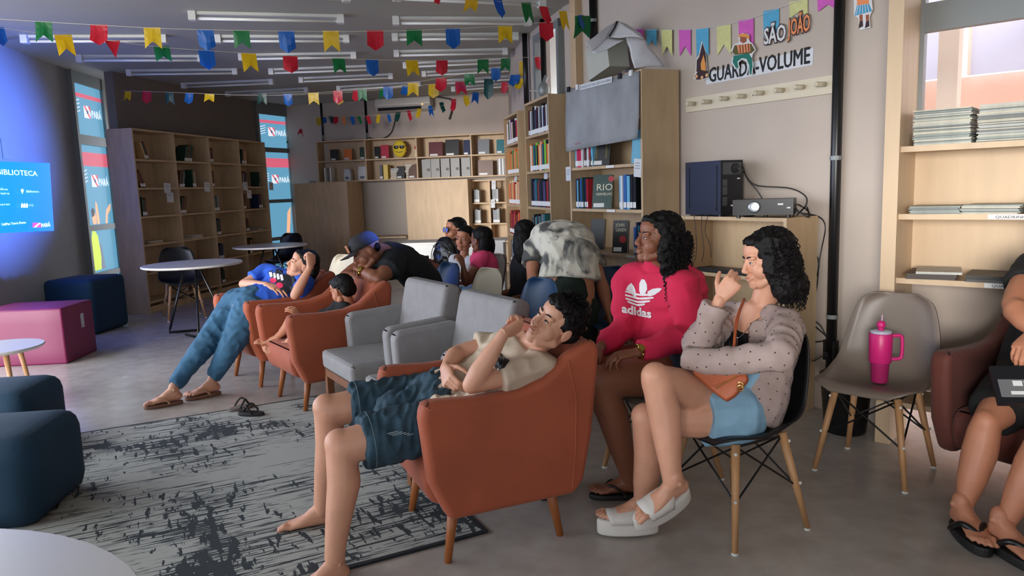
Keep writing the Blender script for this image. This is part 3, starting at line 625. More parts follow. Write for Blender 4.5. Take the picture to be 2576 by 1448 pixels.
# wood post and window 3 in the bend
a = w2px(1)(1466, 120, 0); b = w2px(1)(1440, 120, 0)
bm = NB(); d = (WRr[2]-WRr[1]).normalized(); n = V(-d.y, d.x, 0); n = n if n.x < 0 else -n
fbox(bm, V(a.x, a.y, 0), d, n, ZV, .10, .07, CEIL); bev(bm, .02); struct('trim_3', bm, m_ply)
m_glass = pm('window_glass', (235, 235, 235), .03, spec=.5)
def clear_glass():
    m = bpy.data.materials.new('clear_glass'); m.use_nodes = True; nt = m.node_tree; b = nt.nodes['Principled BSDF']; b.inputs['Roughness'].default_value = .02
    tr = nt.nodes.new('ShaderNodeBsdfTransparent'); tr.inputs[0].default_value = (.93, .92, .92, 1); mx = nt.nodes.new('ShaderNodeMixShader'); mx.inputs[0].default_value = .06
    nt.links.new(tr.outputs[0], mx.inputs[1]); nt.links.new(b.outputs[0], mx.inputs[2]); nt.links.new(mx.outputs[0], nt.nodes['Material Output'].inputs[0]); return m
m_clear = clear_glass()
def frame_window(name, a, b, z0, z1, nmull, inside, fw=.05, mid=None, label=None):
    a = Vector(a); b = Vector(b); d = (b-a); L = d.length; d.normalize(); n = V(-d.y, d.x, 0); n = n if n.dot(inside-a) > 0 else -n
    t = thing(name, label, None, a+ZV*z0); t['kind'] = 'structure'
    for k in range(nmull+2): bm = NB(); fbox(bm, a+d*((L-fw)*k/(nmull+1))+ZV*z0, d, n, ZV, fw, .06, z1-z0); obj('frame_post', bm, m_alu, t)
    for z in [z0, z1-fw]+([mid] if mid else []): bm = NB(); fbox(bm, a+ZV*z+n*.002, d, n, ZV, L, .055, fw*(1.6 if z == mid else 1)); obj('frame_rail', bm, m_alu, t)
    bm = NB(); fbox(bm, a+ZV*z0+n*.02, d, n, ZV, L, .006, z1-z0); obj('pane', bm, m_clear, t); return t
frame_window('window_3', WRr[2], WRr[3], 1.2, 2.9, 0, INS, .07, label='grey framed window behind the second narrow bookcase')
bm = NB(); d = (WRr[3]-WRr[2]).normalized(); fbox(bm, WRr[2]+ZV*2.9, d, V(d.y, -d.x, 0), ZV, (WRr[3]-WRr[2]).length, .1, .1); struct('trim_4', bm, m_wall)
# ---- built-in shelves at the right end
m_frame = pm('frame_wood', (204, 178, 146), .5, var=.08, scale=3, stretch=(5, 5, .6))
bs = thing('builtin_shelves', 'pale plywood shelves with stacked magazines in front of the window', 'bookcase', BKL)
BL = 1.9
bm = NB(); fbox(bm, BKL, bu, bv, ZV, .07, .34, CEIL-.002); obj('side_panel', bm, m_frame, bs)
for z in (.20, .867-.01, 1.195-.01, 1.533-.01):
    bm = NB(); fbox(bm, BKL+bu*.07+bv*.03+ZV*z, bu, bv, ZV, BL, .30, .028); obj('shelf', bm, m_frame, bs)
bm = NB(); fbox(bm, BKL+bu*.07+bv*.31+ZV*.867, bu, bv, ZV, BL, .015, .66); obj('back_panel', bm, m_frame, bs)
bm = NB(); fbox(bm, BKL+bu*(.07+BL), bu, bv, ZV, .04, .34, CEIL-.002); obj('side_panel', bm, m_frame, bs)
for z, xx, bod in ((1.185, .46, 'QUADRINHOS'), (.857, .46, 'QUADRINHOS')):
    bm = NB(); fbox(bm, BKL+bu*xx+bv*.0285+ZV*(z+.003), bu, -bv, ZV, .22, .001, .022); obj('shelf_sticker', bm, m_tag, bs)
    text('sticker_text', bod, MATS['ink_black'], BKL+bu*(xx+.03)+bv*.0272+ZV*(z+.007), bu, ZV, .018, bs, width=.15)
frame_window('window_4', BKL+bv*.37, BKL+bv*.37+bu*2.0, 1.53, CEIL-.05, 0, INS, .09, mid=2.14, label='grey framed window behind the magazine shelves')
wall('wall_right_front', BKL+bv*.37, BKL+bv*.37+bu*2.0, z1=1.53, z0=.22, inside=INS, th=.06)
# magazine stacks
def stack(x, y, z, w, d, n, th, cols, label, colour, jit=.006, rz=0.0, grp=None):
    """stack of thin magazines: every magazine its own thing"""
    for k in range(n):
        c = BKL+bu*(x+random.uniform(-jit, jit))+bv*(y+random.uniform(-jit, jit))+ZV*(z+k*(th+.0004))
        a = math.atan2(bu.y, bu.x)+rz+random.uniform(-.02, .02); M = Matrix.Rotation(a, 3, 'Z')
        t = tag(obj('magazine', (lambda b: (cbox(b, c+ZV*th/2, (w, d, th), M), b)[1])(NB()), random.choice(cols), loc=c), label, 'magazine', grp)
def mg(n, c): return pm('magazine_'+n, c, .55, var=.2, scale=25, stretch=(1, 1, 8))
mgA = [mg('pale', (186, 186, 178)), mg('greygreen', (150, 158, 150)), mg('grey', (120, 124, 120)), mg('cream', (196, 190, 170))]
mgP = [mg('mauve', (168, 120, 128)), mg('rose', (190, 140, 146))]
mgD = [mg('dark', (66, 64, 62)), mg('slate', (90, 90, 88)), mg('taupe', (120, 110, 98))]
TOPZ = 1.551
stack(.24, .16, TOPZ, .25, .19, 34, .0047, mgA, 'thin magazine in the tall pale stack nearest the window frame', 'pale', grp='magazines in the first tall stack')
stack(.53, .16, TOPZ, .27, .20, 34, .0048, mgA, 'thin magazine in the tall grey stack between the pale and the mauve stacks', 'grey', grp='magazines in the second tall stack')
stack(.83, .16, TOPZ, .25, .20, 34, .0050, mgP, 'thin mauve magazine in the tall stack by the window', 'mauve', grp='magazines in the mauve stack')
z = 1.213
stack(.22, .15, z, .22, .24, 7, .005, mgA[1:3], 'grey comic in the low stack at the end of the middle shelf', 'grey', .008, .08, 'comics in the first low stack')
stack(.47, .15, z, .24, .24, 8, .005, mgA, 'pale comic in the low middle stack beside the sticker', 'pale', .008, -.05, 'comics in the second low stack')
stack(.74, .15, z, .26, .24, 10, .005, mgA[:2]+mgD[:1], 'comic in the low stack above the sticker', 'pale', .010, .06, 'comics in the third low stack')
stack(1.02, .15, z, .24, .24, 11, .005, mgD, 'dark comic in the low stack past the sticker', 'dark', .008, .03, 'comics in the fourth low stack')
z = .885
stack(.21, .15, z, .22, .26, 2, .014, [pm('cover_cloth', (70, 60, 56), .6), mgA[0]], 'dark hardback at the end of the lower shelf', 'dark', .006, .15, 'hardbacks at the end of the lower shelf')
stack(.24, .14, z+.029, .20, .25, 1, .012, [mgA[0]], 'white magazine lying on dark hardbacks on the lower shelf', 'white', 0, .2)
stack(.50, .15, z, .24, .26, 5, .006, mgD[:2], 'dark magazine in the flat pile beside the hardbacks', 'dark', .008, .03, 'magazines in the lower flat pile')
stack(.80, .15, z, .30, .26, 10, .006, mgD, 'brown magazine in the spread pile on the lower shelf', 'brown', .02, -.05, 'magazines in the spread pile')
stack(1.10, .15, z, .28, .26, 14, .006, mgD, 'dark magazine in the pile next to the armchair', 'dark', .012, .05, 'magazines in the last pile')
stack(.55, .16, .228, .5, .26, 4, .02, mgD, 'dark folder lying on the lowest board', 'dark', .01, 0, 'folders on the lowest board')
# outdoor yard seen through the windows
m_pink = pm('yard_pink_wall', (240, 190, 164), .8, var=.08, scale=2); m_cream = pm('yard_cream', (226, 206, 186), .7); m_roof = pm('yard_roof', (170, 132, 118), .8)
m_screen = pm('yard_screen', (206, 206, 226), .7, var=.08, scale=160)
yo = BKL+bv*3.2-bu*2.0
bm = NB(); fbox(bm, yo+bv*2.4, bu, bv, ZV, 8, .2, 2.45); tag(obj('garden_wall', bm, m_pink, loc=yo), 'pink rendered wall of the yard outside the window', 'wall')
bm = NB(); fbox(bm, yo-bv*2.3+ZV*3.6, bu, bv, ZV, 8, 4.1, .1); tag(obj('porch_roof', bm, m_roof, loc=yo+ZV*3.6), 'brown porch roof over the yard outside the window', 'roof')
for k in range(6):
    p = yo+bu*(.4+k*1.05)+bv*.3; bm = NB(); fbox(bm, p, bu, bv, ZV, .16, .16, 3.6); tag(obj('porch_post', bm, m_cream, loc=p), 'cream square post under the porch roof outside', 'post', 'posts of the porch outside')
for k in range(5):
    p = yo+bu*(-.2+k*1.5)+bv*2.3+ZV*2.455; t = thing('screen_panel', 'pale perforated screen above the pink yard wall', 'screen', p, 'screens above the yard wall')
    bm = NB(); fbox(bm, p, bu, bv, ZV, 1.3, .02, .95); obj('mesh', bm, m_screen, t)
    for x in (0, .63, 1.27): bm = NB(); fbox(bm, p+bu*x-bv*.02, bu, bv, ZV, .03, .02, .95); obj('bar', bm, m_cream, t)
for k in range(4):
    a = yo+bu*(.2+k*1.8)+bv*.2+ZV*2.9; bm = NB(); cone(bm, a, a+bu*1.3+ZV*.5+bv*1.0, .05, .05, 4); tag(obj('roof_brace', bm, m_cream, loc=a), 'slanted cream brace of the porch roof', 'beam', 'braces of the porch outside')
bm = NB(); fbox(bm, BKL+bv*.45+bu*.3, bu, bv, ZV, 6, 7, .012); struct('floor_yard', bm, pm('yard_paving', (214, 196, 190), .8, var=.06, scale=3))

# small grey camera under the pipe between the narrow bookcases
c = w2px(3)(1368, 226, .09); t = thing('security_camera', 'small grey camera below the pipe above the narrow bookcase', 'camera', c)
bm = NB(); sphere(bm, c, V(.055, .055, .075)); obj('dome', bm, m_bind if 'm_bind' in globals() else m_alu, t, smooth=True)
bm = NB(); cone(bm, c+ZV*.06, c+ZV*.13+V(.03, .03, 0), .02, .02, 10); obj('bracket', bm, m_alu, t); bm = NB(); cone(bm, c-ZV*.01, c+V(-.13, -.05, -.01), .008, .006, 8); obj('antenna', bm, m_white, t)
# ================================================================== left and rear
LL = 3.30
lb, ol, ul, bl, wl, thl = bookcase('bookcase', 'long plywood bookcase of four bays with few books, against the left wall', LC, LC+lu*LL, lv, .345, 4, [.13, .49, .84, 1.19, 1.54, 1.89], 2.28)
gl = 'books in the long left bookcase'
BAY = ['first', 'second', 'third', 'fourth']; dcol = ['black', 'navy', 'maroon', 'brown', 'grey', 'dark green', 'tan']
LZ = [.13, .49, .84, 1.19, 1.54, 1.89]; LN = ['lowest', 'fifth', 'fourth', 'third', 'second', 'topmost']
def lwh(bay, k): return f'in the {BAY[bay]} bay of the long left bookcase, {LN[k]} shelf'
for bay, k, x0, n, lean in ((0, 4, .12, 3, -.45), (1, 4, .08, 4, .3), (1, 4, .40, 3, .0), (2, 4, .06, 2, 0), (3, 4, .06, 4, .12), (3, 4, .62, 1, 0), (1, 3, .06, 4, .25), (2, 3, .06, 5, 0), (3, 3, .08, 2, 0), (3, 3, .55, 4, 0),
                          (0, 3, .1, 3, 0), (2, 2, .08, 4, 0), (3, 2, .10, 3, -.1), (0, 5, .25, 3, -.35), (1, 5, .25, 5, .3), (2, 5, .06, 3, 0), (3, 5, .12, 5, .1), (2, 1, .08, 4, .1), (3, 1, .15, 3, .12), (2, 0, .1, 3, 0)):
    x = bay*wl+x0
    for i in range(n):
        th = random.uniform(.018, .034); c = random.choice(dcol)
        book(ol+ul*x+bl*.03, ul, bl, LZ[k]+thl, th, random.uniform(.2, .25), .15, c, lwh(bay, k), gl, tilt=lean, tag_=True); x += th*1.12/max(.5, math.cos(lean))+.002
for bay, k, x, n in ((0, 2, .35, 3), (1, 2, .15, 2), (1, 2, .45, 3), (0, 1, .4, 4), (1, 1, .2, 3), (3, 2, .6, 3), (1, 0, .4, 3), (3, 0, .4, 4)):
    z = LZ[k]+thl
    for i in range(n):
        th = random.uniform(.008, .018); c = random.choice(dcol+['white'])
        flatbook(ol+ul*(bay*wl+x)+bl*.14+ZV*z, math.atan2(ul.y, ul.x)+random.uniform(-.2, .2), .24, .17, th, c, f'{c} book lying flat {lwh(bay, k)}', gl); z += th+.0005
for px in ((421, 473), (428, 496), (521, 470), (617, 468), (627, 488), (682, 468)): note(px, (LC, -lv), .14, .13, 'small pale note hanging from a shelf of the long left bookcase', .05, lines=2)
# ---- rear shelf unit fixed high on the rear wall
ru = (RW_R-RW_L).normalized(); rn = V(ru.y, -ru.x, 0)              # along to the right, into the room
rn = rn if rn.y < 0 else -rn
def rpx(x, y, off=.30): return Pl(x, y, RW_L+rn*off, rn)
RS = rpx(797, 411); RE = rpx(1276, 390)
RS = RS-ru*.0; xs = [(rpx(x, 400)-RS).dot(ru) for x in (797, 918, 1047, 1184, 1276)]
rs = thing('rear_shelf', 'high plywood shelf unit of eight open boxes on the rear wall', 'shelf', V(RS.x, RS.y, 1.60))
z0, zm, zt = 1.60, 1.955, 2.30; T = .022
bm = None
for z in (z0, zm, zt): bm = NB(); fbox(bm, V(RS.x, RS.y, z), ru, -rn, ZV, xs[-1], .29, T); obj('shelf', bm, m_ply, rs)
for x in xs: bm = NB(); fbox(bm, V(RS.x, RS.y, z0)+ru*x-rn*.003, ru, -rn, ZV, T, .284, zt-z0+T); obj('divider', bm, m_ply, rs)
bm = NB(); fbox(bm, V(RS.x, RS.y, z0)-rn*.28, ru, -rn, ZV, xs[-1], .008, zt-z0); obj('back_panel', bm, m_ply, rs)
RS0 = V(RS.x, RS.y, 0)
def rbook(px, z, w, h, c, label, rot=0, back=.18): return cover_book(RS0+ru*((rpx(px, 400)-RS).dot(ru))-rn*.09, Matrix.Rotation(rot, 3, 'Z') @ rn, z, w, h, .025, c, label, 'books on the rear wall shelf', back)
zu, zl = zm+T, z0+T
rbook(836, zu, .14, .20, 'black', 'black book facing out in the top left box of the rear shelf', .3)
rbook(870, zu, .14, .20, 'orange', 'orange book facing out beside a black one on the rear shelf', .2)
rbook(909, zu, .12, .22, 'dark green', 'dark green book at the edge of the first box of the rear shelf', .2)
rbook(945, zu, .10, .22, 'black', 'black book leaning next to the sun mask on the rear shelf', .3)
rbook(964, zu, .14, .24, 'crimson', 'crimson and grey book beside the sun mask on the rear shelf', .2)
rbook(1093, zu, .24, .25, 'maroon', 'maroon picture book facing out on the upper rear shelf', .1)
rbook(1134, zu, .24, .28, 'black', 'large black book facing out on the upper rear shelf')
rbook(1172, zu, .12, .26, 'navy', 'navy book with yellow corner at the edge of the third box', .1)
rbook(1214, zu, .20, .26, 'grey', 'grey framed book in the last upper box of the rear shelf')
rbook(1257, zu, .14, .24, 'teal', 'teal book at the very end of the rear shelf')
for px in (810, 824): book(RS0+ru*((rpx(px, 400)-RS).dot(ru))-rn*.05, ru, -rn, zl, .03, .24, .16, 'white', 'standing in the lowest left box of the rear shelf', 'books on the rear wall shelf', tag_=False)
book(RS0+ru*((rpx(951, 400)-RS).dot(ru))-rn*.05, ru, -rn, zl, .05, .25, .16, 'black', 'beside a yellow one in the lower rear box', 'books on the rear wall shelf')
book(RS0+ru*((rpx(960, 400)-RS).dot(ru))-rn*.05, ru, -rn, zl, .08, .25, .16, 'yellow', 'thick and standing in the lower rear box', 'books on the rear wall shelf', tag_=False)
rbook(1000, zl, .14, .22, 'black', 'dark photo book in the lower box of the rear shelf'); rbook(1032, zl, .16, .24, 'brown', 'brown book in the lower box of the rear shelf')
for k in range(6): flatbook(RS0+ru*((rpx(984, 400)-RS).dot(ru))-rn*.20+ZV*(zl+k*.031), random.uniform(-.1, .1), .17, .2, .03, ['tan', 'beige', 'brown', 'cream', 'sky blue', 'blue'][k], f'{["tan", "beige", "brown", "cream", "sky blue", "blue"][k]} book in the flat pile on the lower rear shelf', 'books on the rear wall shelf')
for k in range(5): flatbook(RS0+ru*((rpx(1022, 400)-RS).dot(ru))-rn*.22+ZV*(zl+k*.05), random.uniform(-.15, .15), .17, .2, .048, ['brown', 'grey', 'navy', 'white', 'black'][k], f'{["brown", "grey", "navy", "white", "black"][k]} book in the second flat pile behind the brown cover', 'books on the rear wall shelf')
rbook(1217, zl, .26, .26, 'brown', 'brown photo book facing out on the lower rear shelf', back=.1)
for i, c in enumerate(('black', 'white', 'grey', 'black', 'white', 'black', 'grey')): book(RS0+ru*((rpx(1250+i*3, 400)-RS).dot(ru))-rn*.03, ru, -rn, zl, .02, .27, .16, c, 'in the tight row at the end of the lower rear shelf', 'books on the rear wall shelf', tag_=False)
# five grey binders
m_bind = pm('grey_binder', (150, 150, 146), .55)
for i, px in enumerate((1058, 1081, 1106, 1131, 1158)):
    o = RS0+ru*((rpx(px, 400)-RS).dot(ru))-rn*.05+ZV*zl; t = thing('box_binder', 'grey box binder with a label window, one of a row on the rear shelf', 'binder', o, 'grey binders on the rear shelf')
    bm = NB(); fbox(bm, o, ru, -rn, ZV, .155, .2, .31); bev(bm, .004); obj('case', bm, m_bind, t)
    bm = NB(); fbox(bm, o+ru*.09+rn*.001+ZV*.11, ru, -rn, ZV, .05, .001, .045); obj('label', bm, pm('binder_label', (92, 92, 90), .6), t)
# white jars and small ornaments
for px, w, h in ((864, .13, .20), (903, .16, .24)):
    o = RS0+ru*((rpx(px, 400)-RS).dot(ru))-rn*.12+ZV*zl; t = thing('display_box', 'pale standing box with dark label in the lower left of the rear shelf', 'box', o, 'pale boxes on the rear shelf')
    bm = NB(); fbox(bm, o-ru*w/2, ru, -rn, ZV, w, .1, h*.72); bev(bm, .008); obj('case', bm, m_white, t); bm = NB(); fbox(bm, o-ru*w*.42+ZV*h*.72, ru, -rn, ZV, w*.84, .09, h*.28); bev(bm, .008); obj('lid', bm, m_paper, t)
    bm = NB(); fbox(bm, o-ru*w*.3+rn*.001+ZV*.03, ru, -rn, ZV, w*.5, .001, .04); obj('label', bm, MATS['ink_grey'], t)
# yellow sun mask with sunglasses
o = RS0+ru*((rpx(1002, 400)-RS).dot(ru))-rn*.10+ZV*zu; t = thing('sun_mask', 'yellow smiling sun mask wearing sunglasses on the rear shelf', 'mask', o)
c = o+ZV*.155; Mr = Matrix((ru, -rn, ZV)).transposed()
bm = NB(); sphere(bm, c, V(.12, .035, .145), Mr)
for k in range(9):
    a = -.3+k*.42; d = ru*math.cos(a)+ZV*math.sin(a); e = c+ru*.115*math.cos(a)+ZV*.14*math.sin(a)
    if e.z > zu+.02: cone(bm, e-d*.02, e+d*.022, .018, .002, 6)
obj('face', bm, pm('foam_yellow', (226, 196, 40), .7), t, smooth=True)
for s in (-1, 1): bm = NB(); sphere(bm, c+ru*(s*.05)+rn*.034+ZV*.03, V(.044, .012, .030), Mr); obj('lens', bm, m_black, t, smooth=True)
bm = NB(); fbox(bm, c-ru*.1+rn*.036+ZV*.048, ru, rn, ZV, .2, .008, .01); obj('sunglass_bridge', bm, m_black, t)
bm = NB(); tube(bm, [c+ru*(.06*math.sin(a))+rn*.035-ZV*(.03+.03*math.cos(a)) for a in [-1.2+.3*k for k in range(9)]], .005, 6); obj('mouth', bm, m_dkbr, t)
o = RS0+ru*((rpx(1043, 400)-RS).dot(ru))-rn*.10+ZV*zu; t = thing('figurine', 'small cream and red standing figurine on the rear shelf', 'figurine', o)
bm = NB(); lathe(bm, [(.03, 0), (.034, .02), (.022, .08), (.03, .12), (.012, .145)], o, 12); obj('body', bm, MATS['cover_cream'], t, smooth=True); bm = NB(); sphere(bm, o+ZV*.165, .026); obj('head', bm, MATS['cover_red'], t, smooth=True)
# ---- cabinets and partitions below
def panel_px(name, x0, x1, ytop, off, label, m=m_ply, th=.02, d=.45, side=None):
    a = rpx(x0, ytop, off); b = rpx(x1, ytop, off); w = (b-a).dot(ru); o = V(a.x, a.y, 0); t = thing(name, label, 'cabinet', o)
    return t, o, w, a.z
t, o, w, h = panel_px('partition_cabinet', 738, 872, 462, .75, 'tall plywood cabinet below the far window')
bm = NB(); fbox(bm, o, ru, -rn, ZV, w, .02, h); obj('front_panel', bm, m_ply, t); bm = NB(); fbox(bm, o+ru*(w-.02)-rn*.021, ru, -rn, ZV, .02, .66, h); obj('side_panel', bm, m_ply, t)
bm = NB(); fbox(bm, o-rn*.021+ZV*(h-.02), ru, -rn, ZV, w-.021, .66, .02); obj('top_panel', bm, m_ply, t); bm = NB(); fbox(bm, o-rn*.021, ru, -rn, ZV, .02, .66, h-.021); obj('side_panel', bm, m_ply, t)
bm = NB(); cbox(bm, o+ru*.25+ZV*(h+.02)-rn*.2, (.08, .08, .04)); tag(obj('small_box', bm, m_bind, loc=o+ru*.25+ZV*h-rn*.2), 'small grey block on the partition cabinet', 'box')
t, o, w, h = panel_px('open_cabinet', 880, 1016, 462, .55, 'open plywood reading booth with inner shelves under the rear shelf')
h = 1.57
for z in (.12, .62): bm = NB(); fbox(bm, o+ru*.03+ZV*z, ru, -rn, ZV, w-.04, .5, .022); obj('shelf', bm, m_ply, t)
bm = NB(); fbox(bm, o+ru*.03-rn*.5, ru, -rn, ZV, w-.04, .015, h); obj('back_panel', bm, pm('panel_grey_beige', (168, 158, 144), .6), t)
t, o, w, h = panel_px('partition_board', 1019, 1176, 455, .62, 'large plain plywood partition board in front of the rear wall')
bm = NB(); fbox(bm, o, ru, -rn, ZV, w, .03, 1.57); bev(bm, .003); obj('board', bm, m_ply, t); bm = NB(); fbox(bm, o-rn*.031, ru, -rn, ZV, .03, .5, 1.57); obj('return_panel', bm, m_ply, t)
bm = NB(); fbox(bm, o+ru*(w-.031)-rn*.031, ru, -rn, ZV, .03, .5, 1.57); obj('return_panel', bm, m_ply, t)
a = rpx(1181, 450, .42); b = rpx(1279, 448, .42)
rb, orr, urr, brr, wrr, _ = bookcase('bookcase', 'dim plywood bookcase of two bays beneath the end of the rear shelf', V(a.x, a.y, 0), V(b.x, b.y, 0), -rn, .30, 2, [.1, .45, .8, 1.15], 1.55)
for bay, z in ((0, 1.15), (0, .8), (1, .8), (1, 1.15), (0, .45)):
    row(orr, urr, brr, z+.022, bay*wrr+.05, bay*wrr+.16, ['black', 'navy', 'dark green', 'grey'], f'in the dim rear bookcase, {"left" if bay==0 else "right"} bay', 'books in the dim rear bookcase')
for px in ((1242, 465), (1240, 512)): note(px, (orr, rn), .07, .14, 'white note hanging in the dim rear bookcase', .03, lines=2)
# ---- air conditioner and wall pipes
def rw(x, y, off=.02): return rpx(x, y, off)
a = rw(952, 255, .0); b = rw(1090, 248, .0); zc0, zc1 = rw(1018, 282, .1).z, rw(1018, 246, .1).z
t = thing('air_conditioner', 'white wall air conditioner with dark outlet slot high on the rear wall', 'air conditioner', V(a.x, a.y, zc0)); w = (b-a).dot(ru); o = V(a.x, a.y, zc0)
m_ac = pm('ac_plastic', (196, 190, 176), .4)
bm = NB(); prism(bm, [(0, 0), (.16, .03), (.21, .12), (.20, zc1-zc0), (0, zc1-zc0)], o, rn, ZV, ru, w); bev(bm, .015, 2); obj('body', bm, m_ac, t)
bm = NB(); fbox(bm, o+ru*.05+rn*.168+ZV*.035, ru, (rn*.35+ZV*.9).normalized(), rn, w-.22, .05, .012); obj('outlet_slot', bm, m_black, t)
bm = NB(); fbox(bm, o+ru*(w-.15)+rn*.205+ZV*.10, ru, rn, ZV, .02, .006, .014); obj('status_light', bm, pm('amber_led', (255, 170, 60), .4, emit=3), t)
for px, y0, y1, lab in ((808, 272, 360, 'thin black conduit on the rear wall above the first shelf box'), (919, 262, 345, 'thin black conduit on the rear wall under the lamps')):
    p = rw(px, y0, .025); p2 = rw(px+5, y1, .025); tt = thing('conduit', lab, 'pipe', V(p.x, p.y, 2.325)); bm = NB(); cone(bm, V(p.x, p.y, 2.33), V(p.x, p.y, CEIL), .022, .022, 10); obj('pipe', bm, m_black, tt, smooth=True)
    bm = NB(); cbox(bm, V(p.x, p.y, 2.40), (.06, .04, .09)); obj('junction_box', bm, m_bind, tt)
cable('cable', 'black cable looping from the conduit up to the air conditioner', [rw(922, 335, .03), rw(930, 347, .03), rw(960, 349, .03), rw(982, 336, .03), rw(992, 310, .03), rw(996, 285, .04)], .012)
cable('cable', 'dark drain hose curling beside the air conditioner', [rw(1088, 242, .06), rw(1115, 246, .05), rw(1136, 252, .05), rw(1138, 270, .04), rw(1130, 300, .04)], .014)
# ---- ceiling battens
LZT = 2.93
lamps = [((475, 50), (865, 58)), ((985, 0), (1375, 18)), ((987, 62), (1337, 63)), ((540, 107), (880, 107)), ((985, 103), (1305, 100)), ((600, 152), (898, 147)), ((988, 143), (1280, 137)), ((50, 108), (425, 107)), ((205, 155), (502, 155)),
         ((330, 190), (588, 187)), ((460, 222), (687, 212)), ((683, 187), (930, 178)), ((1015, 172), (1275, 160)), ((755, 208), (988, 198)), ((1062, 193), (1303, 180)), ((845, 229), (1063, 216)), ((575, 242), (770, 232)), ((1130, 212), (1318, 200)), ((1150, 229), (1325, 216)), ((470, -18), (850, 2))]
m_tube = pm('unlit_tube', (226, 226, 220), .25)
proto = thing('ceiling_batten', 'white ceiling batten with one unlit fluorescent tube', 'ceiling light', (0, 0, 0), 'ceiling battens')
HB = .65
bm = NB(); fbox(bm, (-HB+.06, -.02, -.03), (1, 0, 0), (0, 1, 0), ZV, 2*HB-.12, .04, .03); obj('channel', bm, m_white, proto)
bm = NB(); prism(bm, [(-.045, 0), (.045, 0), (.02, -.03), (-.02, -.03)], (-HB+.061, 0, -.0302), (0, 1, 0), (0, 0, -1), (1, 0, 0), 2*HB-.122); bmesh.ops.scale(bm, vec=(1, 1, .2), verts=bm.verts, space=Matrix.Translation((0, 0, .03))); obj('reflector', bm, m_white, proto)
for s in (-1, 1): bm = NB(); fbox(bm, (s*HB-(0 if s < 0 else .06), -.035, -.075), (1, 0, 0), (0, 1, 0), ZV, .06, .07, .075); bev(bm, .004); obj('end_cap', bm, m_white, proto)
bm = NB(); cone(bm, (-HB+.06, 0, -.057), (HB-.06, 0, -.057), .013, .013, 10); obj('tube', bm, m_tube, proto, smooth=True)
for i, (a, b) in enumerate(lamps):
    A = Zp(*a, LZT); B = Zp(*b, LZT); c = (A+B)/2; d = B-A
    q = proto if i == 0 else copy_tree(proto); q.location = (c.x, c.y, CEIL); q.rotation_euler = (0, 0, math.atan2(d.y, d.x))
# ---- bunting strings across the room
FC = {'g': (28, 128, 72), 'r': (214, 44, 66), 'y': (230, 196, 36), 'b': (32, 108, 190), 'd': (22, 78, 70), 'o': (226, 150, 90)}
for k, c in FC.items(): pm('plastic_'+k, c, .35, var=.08, scale=25, bump=.2, bscale=25)
def flagmesh(o, r, up, w, h, shape, c, parent, sway, n=None):
    n = r.cross(up).normalized(); bm = NB(); k = 4; R_ = []
    for i in range(k+1):
        s = i/k
        if shape == 'V': bot = h*(.66+.34*abs(2*s-1))           # swallowtail
        elif shape == 'T': bot = h*max(.03, 1-abs(2*s-1))       # triangle
        else: bot = h*(.74+.26*(1-abs(2*s-1)))                   # shield
        col = []
        for j in range(4):
            q = j/3; p = o+r*(w*s)-up*(bot*q)+n*(sway*q*q+.008*math.sin(s*5+sway*40)*q); col.append(bm.verts.new(p))
        R_.append(col)
    for a, b in zip(R_, R_[1:]):
        for j in range(3): bm.faces.new((a[j], a[j+1], b[j+1], b[j]))
    bmesh.ops.solidify(bm, geom=bm.faces[:], thickness=.0008)
    return obj('flag', bm, MATS['plastic_'+c], parent)
def bunting(label, cord, flags, Yf):
    """cord: pixels along the string; flags: (x, y, w, h, shape, colour); Yf: depth from pixel x"""
    pts = [P(x, y, Yf(x)) for x, y in cord]; t = thing('bunting', label, 'bunting', pts[0]); bm = NB(); tube(bm, spline(pts, 5), .0016, 5); obj('string', bm, pm('cotton_string', (196, 190, 170), .8), t)
    for (x, y, w, h, s, c) in flags:
        a = P(x, y, Yf(x)); b = P(x+w, y, Yf(x+w)); b = a+(b-a)
        r = (b-a); W_ = r.length; r.normalize(); up = (ZV-r*ZV.dot(r)).normalized(); H_ = h/FPX*Yf(x)
        flagmesh(a, r, up, W_, H_, s, c, t, random.uniform(-.035, .035))
lerp = lambda x0, y0, x1, y1: (lambda x: y0+(y1-y0)*(x-x0)/(x1-x0))
bunting('nearest string of shiny plastic flags under the ceiling', [(-60, 44), (0, 48), (230, 62), (420, 72), (640, 77), (850, 79), (1050, 76), (1250, 66), (1372, 56)],
        [(88, 54, 42, 50, 'V', 'g'), (227, 62, 43, 50, 'S', 'r'), (361, 69, 42, 50, 'V', 'y'), (495, 75, 42, 48, 'S', 'b'), (586, 77, 41, 42, 'V', 'g'), (699, 77, 41, 52, 'S', 'b'), (812, 77, 40, 49, 'V', 'y'), (923, 76, 41, 50, 'S', 'r'), (1022, 74, 39, 40, 'V', 'g'), (1121, 71, 36, 50, 'S', 'b'), (1253, 66, 35, 42, 'V', 'y'), (1356, 57, 35, 46, 'S', 'r')], lerp(0, 5.2, 1372, 5.6))
bunting('second string of shiny plastic flags, lower and further back', [(-60, 62), (0, 70), (140, 88), (280, 103), (400, 118), (520, 127), (740, 141), (940, 150), (1140, 151), (1350, 143)],
        [(-20, 68, 30, 45, 'S', 'b'), (136, 87, 44, 51, 'V', 'y'), (262, 102, 40, 42, 'T', 'r'), (386, 117, 40, 36, 'V', 'g'), (498, 125, 40, 48, 'S', 'b'), (606, 134, 38, 45, 'V', 'y'), (711, 141, 37, 40, 'S', 'r'), (836, 147, 31, 36, 'V', 'g'), (920, 150, 31, 40, 'S', 'b'), (1020, 151, 31, 40, 'V', 'y'), (1097, 151, 29, 36, 'S', 'r'), (1201, 149, 28, 34, 'V', 'g'), (1260, 146, 24, 32, 'V', 'g'), (1345, 143, 22, 33, 'S', 'r')], lerp(0, 5.4, 1350, 7.6))
